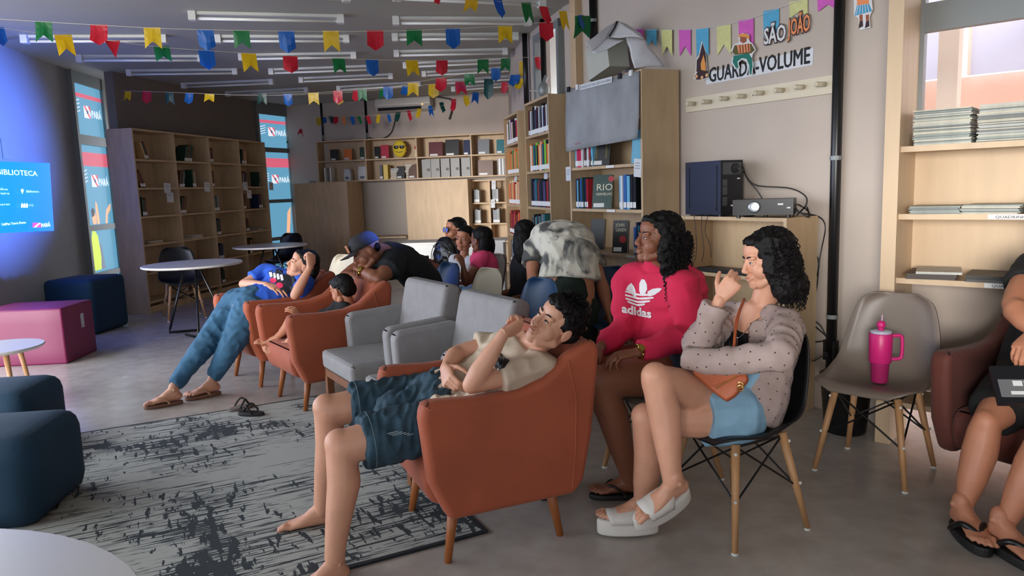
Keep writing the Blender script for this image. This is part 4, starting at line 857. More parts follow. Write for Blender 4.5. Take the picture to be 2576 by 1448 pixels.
bunting('third string of plastic flags rising to the black pipe', [(310, 228), (480, 234), (650, 240), (780, 234), (960, 222), (1040, 208), (1130, 192), (1220, 175), (1300, 156), (1330, 152)],
        [(314, 230, 16, 24, 'V', 'y'), (358, 229, 22, 31, 'S', 'r'), (415, 232, 21, 30, 'V', 'd'), (466, 234, 20, 27, 'S', 'b'), (515, 236, 24, 20, 'V', 'y'), (648, 234, 22, 28, 'V', 'd'), (713, 236, 21, 30, 'S', 'b'), (775, 233, 26, 29, 'V', 'y'), (838, 228, 23, 32, 'S', 'r'), (900, 224, 22, 30, 'V', 'g'), (964, 217, 24, 32, 'S', 'b'), (1026, 208, 27, 33, 'V', 'y'), (1097, 196, 27, 34, 'S', 'r'), (1168, 186, 26, 28, 'V', 'g'), (1236, 171, 24, 32, 'S', 'b'), (1306, 154, 28, 40, 'V', 'y')], lerp(310, 9.0, 1330, 8.2))
bunting('fourth string of plastic flags in front of the air conditioner', [(620, 236), (700, 240), (880, 232), (1010, 220), (1100, 210), (1200, 198), (1290, 186), (1318, 180)],
        [(840, 234, 20, 28, 'S', 'y'), (889, 226, 18, 28, 'S', 'r'), (955, 222, 20, 28, 'V', 'g'), (1012, 217, 18, 22, 'S', 'b'), (1078, 212, 26, 33, 'S', 'y'), (1145, 206, 27, 30, 'V', 'r'), (1218, 198, 23, 50, 'S', 'd'), (1262, 206, 16, 28, 'S', 'r'), (1285, 188, 24, 28, 'S', 'b'), (1300, 198, 18, 26, 'S', 'y')], lerp(620, 10.5, 1318, 8.2))
bunting('fifth string of small flags sagging before the rear wall', [(795, 295), (830, 294), (900, 292), (1000, 286), (1090, 272), (1150, 252), (1200, 234), (1235, 216)],
        [(795, 296, 12, 20, 'S', 'y'), (812, 294, 8, 16, 'S', 'b'), (826, 292, 12, 18, 'S', 'd'), (839, 293, 12, 18, 'S', 'r'), (858, 293, 10, 22, 'S', 'o'), (880, 292, 10, 22, 'S', 'b'), (899, 292, 8, 20, 'S', 'g'), (920, 291, 10, 22, 'S', 'r'), (948, 288, 8, 22, 'S', 'y'), (973, 286, 8, 22, 'S', 'b'), (998, 282, 10, 24, 'S', 'd'), (1024, 278, 9, 26, 'S', 'r'), (1050, 273, 10, 23, 'S', 'y'), (1077, 266, 11, 26, 'V', 'b'), (1105, 257, 11, 26, 'S', 'd'), (1136, 249, 12, 30, 'S', 'r'), (1165, 240, 14, 26, 'S', 'y'), (1189, 232, 16, 28, 'V', 'b')], lerp(795, 12.9, 1235, 9.5))
bunting('short string of flags swinging up to the ceiling beside the tall bookcase', [(1100, -14), (1190, 0), (1320, 8), (1430, 28), (1480, 40)],
        [(1096, -18, 16, 26, 'S', 'r'), (1170, -8, 32, 34, 'V', 'y'), (1240, -6, 22, 50, 'S', 'b'), (1311, 6, 24, 50, 'V', 'g'), (1356, 16, 22, 46, 'S', 'r'), (1406, 28, 20, 46, 'V', 'y'), (1446, 40, 40, 52, 'V', 'g'), (1454, 38, 14, 36, 'S', 'b')], lerp(1100, 4.6, 1480, 5.6))
for (x, y, c, s) in ((755, 318, 'r', 'V'), (708, 345, 'g', 'S')):
    a = rw(x, y, .02); t = thing('stray_flag', f'single {"red" if c=="r" else "green"} plastic flag {"stuck on the rear wall" if c=="r" else "caught at the far window corner"}', 'flag', a)
    flagmesh(a, (ru*.8-ZV*.35*(1 if c == 'r' else -1)).normalized(), (ZV*.8+ru*.35*(1 if c == 'r' else -1)).normalized(), .12, .15, s, c, t, .01)
# wall clock-like alarm bell below the pipe
# ---- lit slide on the left wall
nTV = V(-TVd.y, TVd.x, 0); nTV = nTV if nTV.dot(INS-TV0) > 0 else -nTV
def tpx(x, y, off=.03): return Pl(x, y, TV0+nTV*off, nTV)
sc = thing('lit_screen', 'lit blue screen showing a library event slide on the grey wall', 'screen', tpx(60, 582, 0))
m_scr = pm('screen_blue', (6, 132, 244), .4, emit=1.0); m_scrw = pm('screen_white', (214, 234, 255), .4, emit=1.0); m_scrp = pm('screen_pink', (232, 70, 130), .4, emit=.9)
uTV = -TVd                                                        # left to right as seen
tl, tr, br, bl_ = tpx(-190, 400), tpx(125, 410), tpx(136, 580), tpx(-190, 594)
bm = NB(); q = [bm.verts.new(p) for p in (tl, tr, br, bl_)]; bm.faces.new(q); bmesh.ops.solidify(bm, geom=bm.faces[:], thickness=.02); bmesh.ops.recalc_face_normals(bm, faces=bm.faces); obj('slide', bm, m_scr, sc)
ti = tl-(tl-bl_)*0
def tt(body, x, y, x2, hpx, m=m_scrw, bold=.0):
    a = tpx(x, y, .034+.018); b = tpx(x2, y, .034+.018); d = b-a; d.z = 0; z2 = tpx(x, y-hpx, .052).z; text('slide_text', body, m, a, d, ZV, (z2-a.z)/.72, sc, width=d.length, bold=bold)
tt('BIBLIOTECA', -8, 438, 94, 14, bold=.01); tt('de Julho', -30, 478, 20, 6); tt('Sexta-Feira', -44, 489, 24, 6); tt('Biblioteca', 66, 484, 98, 6); tt('14:00 horas', -40, 518, 25, 6); tt('+12', 72, 519, 84, 6)
tt('UsiPaz Terra Firme', 4, 567, 66, 6, bold=.03); tt('PARÁ', 104, 571, 128, 9, bold=.05)
def tpoly(pts, m, off=.0525): 
    w3 = [tpx(x, y, off) for x, y in pts]; bm = NB(); prism(bm, [((p-TV0).dot(uTV), p.z) for p in w3], TV0+nTV*off, uTV, ZV, nTV, .001); obj('slide_mark', bm, m, sc)
tpoly([(52, 478), (56, 474), (60, 478), (56, 488)], m_scrw)
for x in (53, 59, 65): tpoly([(x, 522), (x, 514), (x+3, 510), (x+5, 514), (x+5, 522)], m_scrw)
tpoly([(82, 572), (82, 560), (102, 560), (103, 572)], m_scrp); tpoly([(84, 572), (98, 560), (103, 560), (90, 572)], m_scrw, .054); 
# fuse board sketch: small cover plate on the wall
bm = NB(); c = tpx(15, 375, .006); fbox(bm, c-uTV*.08-ZV*.1, uTV, nTV, ZV, .16, .012, .2); tag(obj('cover_plate', bm, m_wallL, loc=c), 'painted cover plate on the wall above the blue screen', 'plate')
# ---- rug
KR = V(-.135, 2.904, 0); ra = V(-.892, -.452, 0).normalized(); rb_ = V(-.452, .892, 0).normalized(); RL, RWd = 3.6, 2.5
m_rug = bpy.data.materials.new('woven_rug'); m_rug.use_nodes = True
def _rug():
    nt = m_rug.node_tree; b = nt.nodes['Principled BSDF']; b.inputs['Roughness'].default_value = .9; tc = nt.nodes.new('ShaderNodeTexCoord')
    def nz(sc, scale, det):
        mp = nt.nodes.new('ShaderNodeMapping'); mp.inputs['Scale'].default_value = sc; nt.links.new(tc.outputs['Object'], mp.inputs[0])
        n = nt.nodes.new('ShaderNodeTexNoise'); n.inputs['Scale'].default_value = scale; n.inputs['Detail'].default_value = det; n.inputs['Roughness'].default_value = .6; nt.links.new(mp.outputs[0], n.inputs['Vector']); return n.outputs['Fac']
    def math_(op, a, bb, cl=False):
        m = nt.nodes.new('ShaderNodeMath'); m.operation = op; m.use_clamp = cl
        for i, v in enumerate((a, bb)):
            if isinstance(v, (int, float)): m.inputs[i].default_value = v
            else: nt.links.new(v, m.inputs[i])
        return m.outputs[0]
    s1 = nz((.5, 12, 1), 4.4, 2); s2 = nz((6.5, 1.5, 1), 4.5, 3); big = nz((.8, .8, 1), 1.6, 2); s3 = nz((1.5, 20, 1), 5, 2)
    bgm = math_('MULTIPLY', math_('SUBTRACT', big, .5), .55)
    a1 = math_('ADD', math_('SUBTRACT', s1, .585), bgm); a2 = math_('ADD', math_('SUBTRACT', s2, .625), math_('MULTIPLY', bgm, 1.7)); a3 = math_('ADD', math_('SUBTRACT', s3, .61), bgm)
    mx = math_('MAXIMUM', math_('MAXIMUM', a1, a2), a3); f = math_('MULTIPLY', mx, 60, True)
    mix = nt.nodes.new('ShaderNodeMix'); mix.data_type = 'RGBA'; nt.links.new(f, mix.inputs[0]); mix.inputs[6].default_value = lin((168, 168, 162)); mix.inputs[7].default_value = lin((46, 52, 56)); nt.links.new(mix.outputs[2], b.inputs['Base Color'])
_rug()
rg = thing('rug', 'grey woven rug with broken dark streaks on the concrete floor', 'rug', KR, rz=math.atan2(ra.y, ra.x))
me_ = NB(); fbox(me_, (0.02, -RWd+.02, .001), (1, 0, 0), (0, 1, 0), ZV, RL-.04, RWd-.04, .009); ro = mesh_obj('pile', bpy.data.meshes.new('pile'), None, rg); me_.to_mesh(ro.data); me_.free(); ro.data.materials.append(m_rug)
m_rb = pm('rug_binding', (30, 34, 38), .9)
for (x, y, a, b) in ((0, -RWd, RL, .0195), (0, -.0195, RL, .0195), (0, -RWd+.02, .0195, RWd-.04), (RL-.0195, -RWd+.02, .0195, RWd-.04)):
    me_ = NB(); fbox(me_, (x, y, .0005), (1, 0, 0), (0, 1, 0), ZV, a, b, .010); ro = mesh_obj('binding', bpy.data.meshes.new('binding'), m_rb, rg); me_.to_mesh(ro.data); me_.free(); ro.data.materials.clear(); ro.data.materials.append(m_rb)
# ================================================================== seats and tables
def face_rz(f): return math.atan2(f.y, f.x)-math.pi/2               # local +Y looks along f
m_legw = pm('beech_leg', (186, 140, 96), .5, var=.15, scale=6, stretch=(8, 8, .8)); m_glide = pm('white_glide', (210, 210, 206), .5)
SHELLC = {'black': (14, 15, 18), 'taupe': (120, 108, 98), 'cream': (176, 166, 146), 'blue': (30, 62, 98)}
for k, c in SHELLC.items(): pm('shell_'+k, c, .42)
prof = [(.235, .418), (.222, .440), (.17, .447), (.06, .432), (-.06, .425), (-.145, .447), (-.195, .52), (-.225, .62), (-.255, .74), (-.268, .80), (-.272, .832)]
halfw = [.13, .188, .222, .236, .238, .238, .230, .216, .190, .160, .105]
def thick(bm, rows, th):
    """closed solid from a vertex grid, thickened against its normal"""
    n, m = len(rows), len(rows[0]); low = []
    for i in range(n):
        r = []
        for k in range(m):
            du_ = rows[min(i+1, n-1)][k].co-rows[max(i-1, 0)][k].co; dv_ = rows[i][min(k+1, m-1)].co-rows[i][max(k-1, 0)].co
            r.append(rows[i][k].co-dv_.cross(du_).normalized()*-th)
        low.append(r)
    low = [[bm.verts.new(c) for c in r] for r in low]
    for a, b in zip(rows, rows[1:]):
        for k in range(m-1): bm.faces.new((a[k], b[k], b[k+1], a[k+1]))
    for a, b in zip(low, low[1:]):
        for k in range(m-1): bm.faces.new((a[k], a[k+1], b[k+1], b[k]))
    for k in range(m-1): bm.faces.new((rows[0][k], rows[0][k+1], low[0][k+1], low[0][k])); bm.faces.new((rows[-1][k+1], rows[-1][k], low[-1][k], low[-1][k+1]))
    for i in range(n-1): bm.faces.new((rows[i+1][0], rows[i][0], low[i][0], low[i+1][0])); bm.faces.new((rows[i][-1], rows[i+1][-1], low[i+1][-1], low[i][-1]))
    bmesh.ops.recalc_face_normals(bm, faces=bm.faces[:]); return bm
def shell_bm():
    bm = NB(); S = 14; rows = []; n = len(prof); sp = spline([V(p[0], p[1], w) for p, w in zip(prof, halfw)], 3)
    for i, q in enumerate(sp):
        y, z, w = q; t = i/(len(sp)-1); r = []
        seat = max(0, 1-t/.5); back = max(0, min(1, (t-.45)/.2)); mid = math.exp(-((t-.46)/.14)**2)
        for k in range(S+1):
            s = -1+2*k/S; s2 = abs(s)**2.6
            r.append(bm.verts.new((w*s, y+s2*(.055*back+.04*mid), z+s2*(.022*seat*min(1, t*6)+.055*mid))))
        rows.append(r)
    return thick(bm, rows, .007)
SHELL = {}
def shell_chair(loc, f, col, label, group='shell chairs'):
    key = col
    if key not in SHELL:
        t = thing('shell_chair', label, 'chair', (0, 0, 0), group)
        obj('shell', shell_bm(), MATS['shell_'+col], t, smooth=True)
        top = [(-.14, .13), (.14, .13), (.14, -.12), (-.14, -.12)]; bot = [(-.205, .195), (.205, .195), (.205, -.2), (-.205, -.2)]
        for (a, b), (c, d) in zip(top, bot):
            bm = NB(); cone(bm, (a, b, .405), (c, d, .008), .018, .012, 12); lg = obj('leg', bm, m_legw, t, smooth=True)
            bm = NB(); cone(bm, (c, d, .0), (c, d, .009), .013, .013, 10); obj('glide', bm, m_glide, lg)
            for q, zz in ((.08, 0), (.52, 0)):
                p = V(a, b, .405).lerp(V(c, d, .008), q); bm = NB(); sphere(bm, p+V(a, b, 0).normalized()*.018, .007, u=8, v=6); obj('bolt', bm, m_glide, lg)
        bm = NB()
        for i in range(4):
            j = (i+1) % 4; A = V(*top[i], .395); B = V(*top[j], .395)
            a2 = V(*top[i], .405).lerp(V(*bot[i], .008), .55); b2 = V(*top[j], .405).lerp(V(*bot[j], .008), .55)
            cone(bm, A, b2, .0045, .0045, 6); cone(bm, B, a2, .0045, .0045, 6); cone(bm, A, B, .005, .005, 6)
        obj('wire_brace', bm, m_black, t)
        SHELL[key] = t; used = t
    else: used = copy_tree(SHELL[key])
    used.location = (loc[0], loc[1], 0); used.rotation_euler = (0, 0, face_rz(f)); tag(used, label, 'chair', group); return used
def slab(pts, x0, x1, b=.03, seg=3):
    """outline in (y, z) extruded from x0 to x1, rounded edges"""
    bm = NB(); prism(bm, pts, (x0, 0, 0), (0, 1, 0), (0, 0, 1), (1, 0, 0), x1-x0); bev(bm, b, seg, 25); return bm
def soft(o): o.modifiers.new('wn', 'WEIGHTED_NORMAL'); return o
ORC = {}
def orange_chair(loc, f, label, tone='orange'):
    if tone not in ORC:
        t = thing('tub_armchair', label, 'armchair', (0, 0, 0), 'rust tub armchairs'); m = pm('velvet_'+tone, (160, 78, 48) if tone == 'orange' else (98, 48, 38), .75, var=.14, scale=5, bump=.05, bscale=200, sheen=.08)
        out = [(.255, .205), (.325, .36), (.348, .60), (.342, .655), (.31, .668), (.12, .655), (-.04, .66), (-.15, .69), (-.25, .765), (-.325, .815), (-.375, .82), (-.392, .77), (-.352, .45), (-.31, .26), (-.27, .205)]
        for s in (-1, 1): soft(obj('arm', slab(out, *((-.35, -.262) if s < 0 else (.262, .35)), .03), m, t, smooth=True))
        bk = [(-.20, .38), (-.29, .80), (-.325, .822), (-.375, .822), (-.392, .77), (-.352, .45), (-.31, .26), (-.27, .215), (-.21, .215)]
        soft(obj('backrest', slab(bk, -.261, .261, .03), m, t, smooth=True))
        st = [(.30, .25), (.325, .33), (.315, .40), (.27, .425), (-.05, .415), (-.198, .40), (-.198, .222), (.22, .215)]
        soft(obj('seat', slab(st, -.261, .261, .03), m, t, smooth=True))
        for x in (-1, 1):
            for y in (-1, 1): bm = NB(); cone(bm, (x*.23, y*.2, .24), (x*.25, y*.245 if y > 0 else -.24, 0), .024, .014, 12); obj('leg', bm, pm('oak_leg', (160, 92, 44), .45, var=.15, scale=6, stretch=(8, 8, .8)), t, smooth=True)
        for s in (-1, 1):
            bm = NB(); tube(bm, [(s*.351, -.245, .755), (s*.352, -.275, .60), (s*.3515, -.268, .40), (s*.351, -.25, .24)], .003, 5); obj('seam', bm, m, t)
        ORC[tone] = t; q = t
    else: q = copy_tree(ORC[tone])
    q.location = (loc[0], loc[1], 0); q.rotation_euler = (0, 0, face_rz(f)); tag(q, label, 'armchair', 'rust tub armchairs'); return q
GRC = []
def grey_chair(loc, f, label):
    if not GRC:
        t = thing('grey_armchair', label, 'armchair', (0, 0, 0), 'grey armchairs'); m = pm('grey_linen', (146, 142, 142), .85, var=.1, scale=12, bump=.12, bscale=240)
        soft(obj('seat_cushion', slab([(.31, .335), (.315, .44), (.29, .455), (-.25, .445), (-.25, .335)], -.275, .275, .028), m, t, smooth=True))
        arm = [(.11, .28), (.125, .62), (.10, .655), (-.10, .665), (-.26, .675), (-.30, .64), (-.29, .28)]
        for s in (-1, 1): soft(obj('arm', slab(arm, *((-.365, -.278) if s < 0 else (.278, .365)), .025), m, t, smooth=True))
        soft(obj('backrest', slab([(-.20, .455), (-.285, .84), (-.32, .855), (-.39, .845), (-.40, .80), (-.33, .30), (-.262, .30)], -.30, .30, .03), m, t, smooth=True))
        mw_ = pm('walnut_frame', (124, 76, 44), .5, var=.15, scale=6, stretch=(6, 6, .8))
        for (o, a, b) in (((-.27, .265, .285), .54, .03), ((-.27, -.25, .285), .54, .03)): bm = NB(); fbox(bm, o, (1, 0, 0), (0, 1, 0), ZV, a, b, .048); obj('apron', bm, mw_, t)
        for x in (-.27, .24): bm = NB(); fbox(bm, (x, -.219, .285), (1, 0, 0), (0, 1, 0), ZV, .03, .483, .048); obj('apron', bm, mw_, t)
        for x in (-.27, .228):
            for y in (.256, -.25): bm = NB(); fbox(bm, (x, y, 0), (1, 0, 0), (0, 1, 0), ZV, .042, .042, .284); obj('leg', bm, mw_, t)
        GRC.append(t); q = t
    else: q = copy_tree(GRC[0])
    q.location = (loc[0], loc[1], 0); q.rotation_euler = (0, 0, face_rz(f)); tag(q, label, 'armchair', 'grey armchairs'); return q
fB = V(-.917, -.398, 0).normalized(); cB = V(-.158, 2.997, 0)
orange_chair(cB, fB, 'rust velvet tub armchair the boy in shorts lounges in')
pk = (G(775, 1038)+G(705, 995))/2; fK = V(-.81, -.585, 0).normalized(); cK = pk-fK*.235
orange_chair(cK, fK, 'rust velvet tub armchair the man in the cap leans over')
pw = (G(592, 942)+G(665, 975))/2; fW = V(-.76, -.65, 0).normalized(); cW = pw-fW*.235
orange_chair(cW, fW, 'rust velvet tub armchair of the woman in jeans')
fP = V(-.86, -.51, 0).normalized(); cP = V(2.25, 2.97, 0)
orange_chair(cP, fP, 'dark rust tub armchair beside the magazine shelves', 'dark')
gA = Zp(811, 880, .45); gB_ = Zp(884, 920, .45); fG = V(-(gA-gB_).y, (gA-gB_).x, 0).normalized(); fG = fG if fG.x < 0 else -fG
cG1 = (gA+gB_)/2-fG*.305; cG1.z = 0
grey_chair(cG1, fG, 'grey linen armchair next to the boy in the black top')
fG2 = V(-.86, -.51, 0).normalized(); cG2 = cG1+V(.40, -.69, 0)
grey_chair(cG2, fG2, 'grey linen armchair half hidden by the boy in shorts')
fS = V(-.886, -.463, 0).normalized(); cS1 = V(.892, 2.925, 0)
shell_chair(cS1, fS, 'black', 'black shell chair under the girl in the dotted cardigan')
cS2 = V(.70, 3.47, 0); fS2 = V(-.90, -.43, 0).normalized()
shell_chair(cS2, fS2, 'taupe', 'taupe shell chair under the girl in the pink sweatshirt')
cS3 = V(1.727, 3.434, 0); fS3 = V(-.72, -.69, 0).normalized()
shell_chair(cS3, fS3, 'taupe', 'empty taupe shell chair holding the pink tumbler')
p1 = G(1921, 1141); p2 = G(2042, 1104); c = (p1+p2)/2+V(.1, .26, 0)
def sc_at(px, col, label, f=V(-.84, -.54, 0), top=.83, dy=0):
    b = Zp(*px, top); f = f.normalized(); return shell_chair(b+f*.27, f, col, label)
sc_at((1143, 668), 'blue', 'blue shell chair behind the man in the cap', top=.81)
sc_at((1378, 700), 'blue', 'blue shell chair behind the boy in shorts')
sc_at((1245, 670), 'cream', 'cream shell chair between the two blue ones', top=.845)
sc_at((1516, 672), 'blue', 'dark blue shell chair beside the tall bookcase', V(.45, -.89, 0))
sc_at((1268, 640), 'taupe', 'taupe shell chair under the child in the pink top', V(-.8, -.3, 0))
sc_at((440, 622), 'black', 'black shell chair behind the nearer round reading table', V(.5, -.8, 0))
sc_at((738, 586), 'black', 'black shell chair behind the farther round reading table', V(-.3, -.9, 0))
sc_at((880, 640), 'cream', 'cream shell chair seen past the elbow of the man', V(-.5, -.8, 0))
# ---- round reading tables on black sled frames
m_top = pm('white_laminate', (196, 192, 188), .35)
def round_table(pl, pr_, z, label, legs=True):
    A = Zp(*pl, z); B = Zp(*pr_, z); c = (A+B)/2; r = (A-B).length/2; t = thing('round_table', label, 'table', (c.x, c.y, 0), 'round reading tables')
    bm = NB(); lathe(bm, [(r-.012, 0), (r, .008), (r, .018), (r-.004, .024)], V(c.x, c.y, z-.024), 48); obj('table_top', bm, m_top, t, smooth=False)
    for k in range(3):
        a = .6+k*2*math.pi/3; d = V(math.cos(a), math.sin(a), 0); e = V(-d.y, d.x, 0); c0 = V(c.x, c.y, 0)
        bm = NB(); tube(bm, [c0+d*.06+e*.05+ZV*(z-.025), c0+d*(r*.62)+e*.10+ZV*.06, c0+d*(r*.66)+e*.10+ZV*.016, c0+d*(r*.2)-e*.1+ZV*.016], .013, 8); obj('leg', bm, m_black, t, smooth=True)
    return c, r
round_table((358, 668), (608, 656), .745, 'white round reading table on black legs near the printed window')
round_table((585, 621), (773, 612), .745, 'white round reading table on black legs by the far corner')
# white desk before the partition board
a = Zp(1006, 612, .75); dk2 = thing('white_desk', 'white desk with a front panel before the partition board', 'desk', V(a.x, a.y, 0)); du = V(1, -.06, 0).normalized(); dv = V(.06, 1, 0).normalized()
bm = NB(); fbox(bm, V(a.x, a.y, .725), du, dv, ZV, 1.35, .6, .025); bev(bm, .003); obj('desk_top', bm, m_white, dk2)
bm = NB(); fbox(bm, V(a.x, a.y, .36)+du*.03+dv*.03, du, dv, ZV, 1.29, .02, .364); obj('front_panel', bm, m_white, dk2)
for x in (.03, 1.29): bm = NB(); fbox(bm, V(a.x, a.y, 0)+du*x+dv*.052, du, dv, ZV, .03, .5, .724); obj('side_panel', bm, m_white, dk2)
bm = NB(); fbox(bm, V(a.x, a.y, .68)+du*.42+dv*.027, du, dv, ZV, .05, .003, .03); obj('lock_plate', bm, m_black, dk2)
# ---- poufs
def pouf(name, label, corner, u, v, a, b, h, m, bw=.05, tabs=()):
    t = thing(name, label, 'pouf', corner); bm = NB(); fbox(bm, corner, u, v, ZV, a, b, h)
    bmesh.ops.subdivide_edges(bm, edges=bm.edges[:], cuts=3, use_grid_fill=True); c0 = Vector(corner)+u*a/2+v*b/2+ZV*h/2
    for vt in bm.verts:
        q = vt.co-c0; vt.co += ZV*(.012*math.cos(q.dot(u)/a*math.pi)*math.cos(q.dot(v)/b*math.pi) if q.z > h*.4 else 0)
    bev(bm, bw, 3, 50); obj('cushion', bm, m, t, smooth=True); return t
m_mag = pm('magenta_vinyl', (116, 24, 72), .5, bump=.12, bscale=5); m_teal = pm('teal_fabric', (10, 50, 74), .8, bump=.1, bscale=200)
pc = G(170, 915); pr2 = G(248, 890); pu = (pr2-pc); 
pv = V(-.96, -.06, 0).normalized(); puu = V(.10, 1, 0).normalized(); puu = V(-pv.y, pv.x, 0)*-1; puu = puu if puu.y > 0 else -puu
pf = pouf('pouf', 'magenta vinyl cube pouf against the blue lit wall', pc, pv, puu, .72, .55, .50, m_mag, .018)
a = pc+puu*.30-pv*.0015+ZV*.27
bm = NB(); fbox(bm, a, -pv, puu, ZV, .002, .055, .13); obj('white_patch', bm, pm('scuffed_white', (190, 190, 196), .6, var=.4, scale=12), pf)
tc2 = G(285, 828); pouf('pouf', 'dark teal pouf behind the magenta one', tc2-V(.0, .35, 0), V(-1, .1, 0).normalized(), V(.1, 1, 0).normalized(), .56, .62, .60, m_teal, .06)
for px, sz, h, lab in (((78, 1165), .52, .40, 'teal rounded pouf at the edge of the rug beyond the white table'), ((98, 1338), .55, .42, 'teal rounded pouf right behind the white side table')):
    c = G(*px); pouf('pouf', lab, c, V(-1, -.12, 0).normalized(), V(-.12, 1, 0).normalized(), sz, sz, h, m_teal, .09)
# ---- low side tables
def side_table(c, r, z, label):
    t = thing('side_table', label, 'table', (c.x, c.y, 0), 'low round side tables'); bm = NB(); lathe(bm, [(r-.02, 0), (r-.003, .014), (r, .02), (r-.004, .026)], V(c.x, c.y, z-.026), 48); obj('table_top', bm, m_top, t)
    for k in range(3):
        a = -.7+k*2*math.pi/3; d = V(math.cos(a), math.sin(a), 0); bm = NB(); cone(bm, V(c.x, c.y, z-.027)+d*r*.62, V(c.x, c.y, 0)+d*r*.86, .02, .012, 12); obj('leg', bm, m_legw, t, smooth=True)
q = Zp(102, 866, .40); side_table(q-V(.30, .03, 0), .30, .40, 'low white side table by the magenta pouf')
q1, q2, q3 = Zp(60, 1330, .46), Zp(352, 1448, .46), Zp(250, 1372, .46)
def circ(a, b, c):
    ax, ay, bx, by, cx, cy = a.x, a.y, b.x, b.y, c.x, c.y; d = 2*(ax*(by-cy)+bx*(cy-ay)+cx*(ay-by))
    ux_ = ((ax*ax+ay*ay)*(by-cy)+(bx*bx+by*by)*(cy-ay)+(cx*cx+cy*cy)*(ay-by))/d; uy_ = ((ax*ax+ay*ay)*(cx-bx)+(bx*bx+by*by)*(ax-cx)+(cx*cx+cy*cy)*(bx-ax))/d
    return V(ux_, uy_, 0), math.hypot(ax-ux_, ay-uy_)
cc, rr_ = circ(q1, q2, q3); print('front table', cc, rr_); side_table(cc, rr_, .46, 'white round side table beside the teal poufs')
# ---- tumbler on the empty chair
tb_ = Zp(2212, 962, .432); t = thing('tumbler', 'hot pink insulated tumbler with handle and straw on the empty chair', 'tumbler', (tb_.x, tb_.y, .436))
m_tum = pm('tumbler_pink', (214, 40, 122), .4); m_tum2 = pm('tumbler_pink_base', (168, 30, 96), .55); bz = V(tb_.x, tb_.y, .436)
bm = NB(); lathe(bm, [(.034, 0), (.037, .005), (.041, .09), (.043, .094)], bz, 28); obj('base', bm, m_tum2, t, smooth=True)
bm = NB(); lathe(bm, [(.044, .094), (.050, .10), (.052, .235), (.050, .238)], bz, 28); obj('body', bm, m_tum, t, smooth=True)
bm = NB(); lathe(bm, [(.047, .238), (.047, .248), (.03, .252)], bz, 28); obj('lid', bm, pm('clear_lid', (190, 196, 214), .15, spec=.8), t, smooth=True)
hd = V(.98, -.2, 0).normalized()
bm = NB(); tube(bm, spline([bz+hd*.048+ZV*.225, bz+hd*.085+ZV*.225, bz+hd*.094+ZV*.205, bz+hd*.094+ZV*.135, bz+hd*.085+ZV*.115, bz+hd*.044+ZV*.112], 4), .0085, 8); obj('handle', bm, m_tum, t, smooth=True)
bm = NB(); cone(bm, bz+ZV*.25, bz+ZV*.275, .014, .012); sphere(bm, bz+ZV*.278, .02); obj('straw_topper', bm, m_tum, t, smooth=True)
bm = NB(); cone(bm, bz+ZV*.252, bz+ZV*.325+hd*.004, .004, .004, 8); obj('straw', bm, pm('straw_pink', (206, 170, 190), .4), t, smooth=True)
# ---- waste bin under the empty chair and cable box
b0 = V(1.90, 3.98, 0); b0 = G(2150, 1100); t = thing('waste_bin', 'black waste bin standing behind the empty chair', 'bin', (b0.x, b0.y+.12, 0)); bm = NB()
lathe(bm, [(.105, 0), (.11, .01), (.135, .32), (.14, .325), (.13, .325), (.10, .02)], V(b0.x, b0.y+.12, 0), 28); obj('bucket', bm, m_black, t, smooth=True)
c = wpx(2090, 880, .03); t = thing('power_strip', 'black power box low on the wall beside the pipe', 'socket', V(c.x, c.y, c.z-.06)); bm = NB(); cbox(bm, c, (.07, .05, .12), Matrix((uR, nR, ZV)).transposed()); bev(bm, .006); obj('box', bm, m_black, t)
bm = NB(); cone(bm, c-ZV*.02+nR*.025, c-ZV*.02+nR*.05, .018, .016); obj('plug', bm, m_case, t)
cable('cable', 'black lead from the power box running behind the chair', [c+nR*.05-ZV*.02, c+nR*.08-ZV*.06+uR*.05, wpx(2040, 905, .04), wpx(2022, 890, .03)], .004)
# ---- flip-flops left on the rug edge
def flipflop(heel, toe, label, col, w=.088, strapc=None, h=.022, cat='sandal', lean=0, group=None, z=0.0, name='flip_flop', sr=.0065):
    heel = Vector(heel); toe = Vector(toe); d = toe-heel; L = d.length; d.normalize(); s = d.cross(ZV).normalized(); up = s.cross(d).normalized(); t = thing(name, label, cat, heel, group)
    out = []
    for k in range(28):
        a = 2*math.pi*k/28; x = math.cos(a); y = math.sin(a); q = (x+1)/2; ww = w/2*(.80+.26*q-.10*math.sin(q*math.pi)); out.append((L/2+x*L/2, y*ww*(1 if abs(x) < .999 else .98)))
    bm = NB(); prism(bm, out, heel, d, s, up, h); bev(bm, min(.006, h*.25), 2, 40); obj('sole', bm, col, t, smooth=False)
    post = heel+d*L*.80+up*h
    for k in (-1, 1):
        bm = NB(); e = heel+d*L*.38+s*(k*w*.46)+up*h; tube(bm, spline([post, post+up*.022-d*.015, (post+e)/2+up*.045+s*(k*.012), e+up*.008, e-up*.004], 5), [sr]*21, 6); obj('strap', bm, strapc or col, t, smooth=True)
    return t
m_foam = pm('sandal_black', (24, 22, 22), .6); m_strap = pm('sandal_strap', (20, 20, 22), .35)
flipflop(Zp(575, 1036, .01), Zp(640, 1020, .01), 'black flip-flop lying empty across the far edge of the rug', pm('sandal_sole_grey', (120, 110, 104), .7), strapc=m_strap, group='empty flip-flops')
flipflop(Zp(665, 1044, .012), Zp(600, 1042, .012), 'black flip-flop lying empty on the rug pointing at the screen', m_foam, strapc=m_strap, group='empty flip-flops')
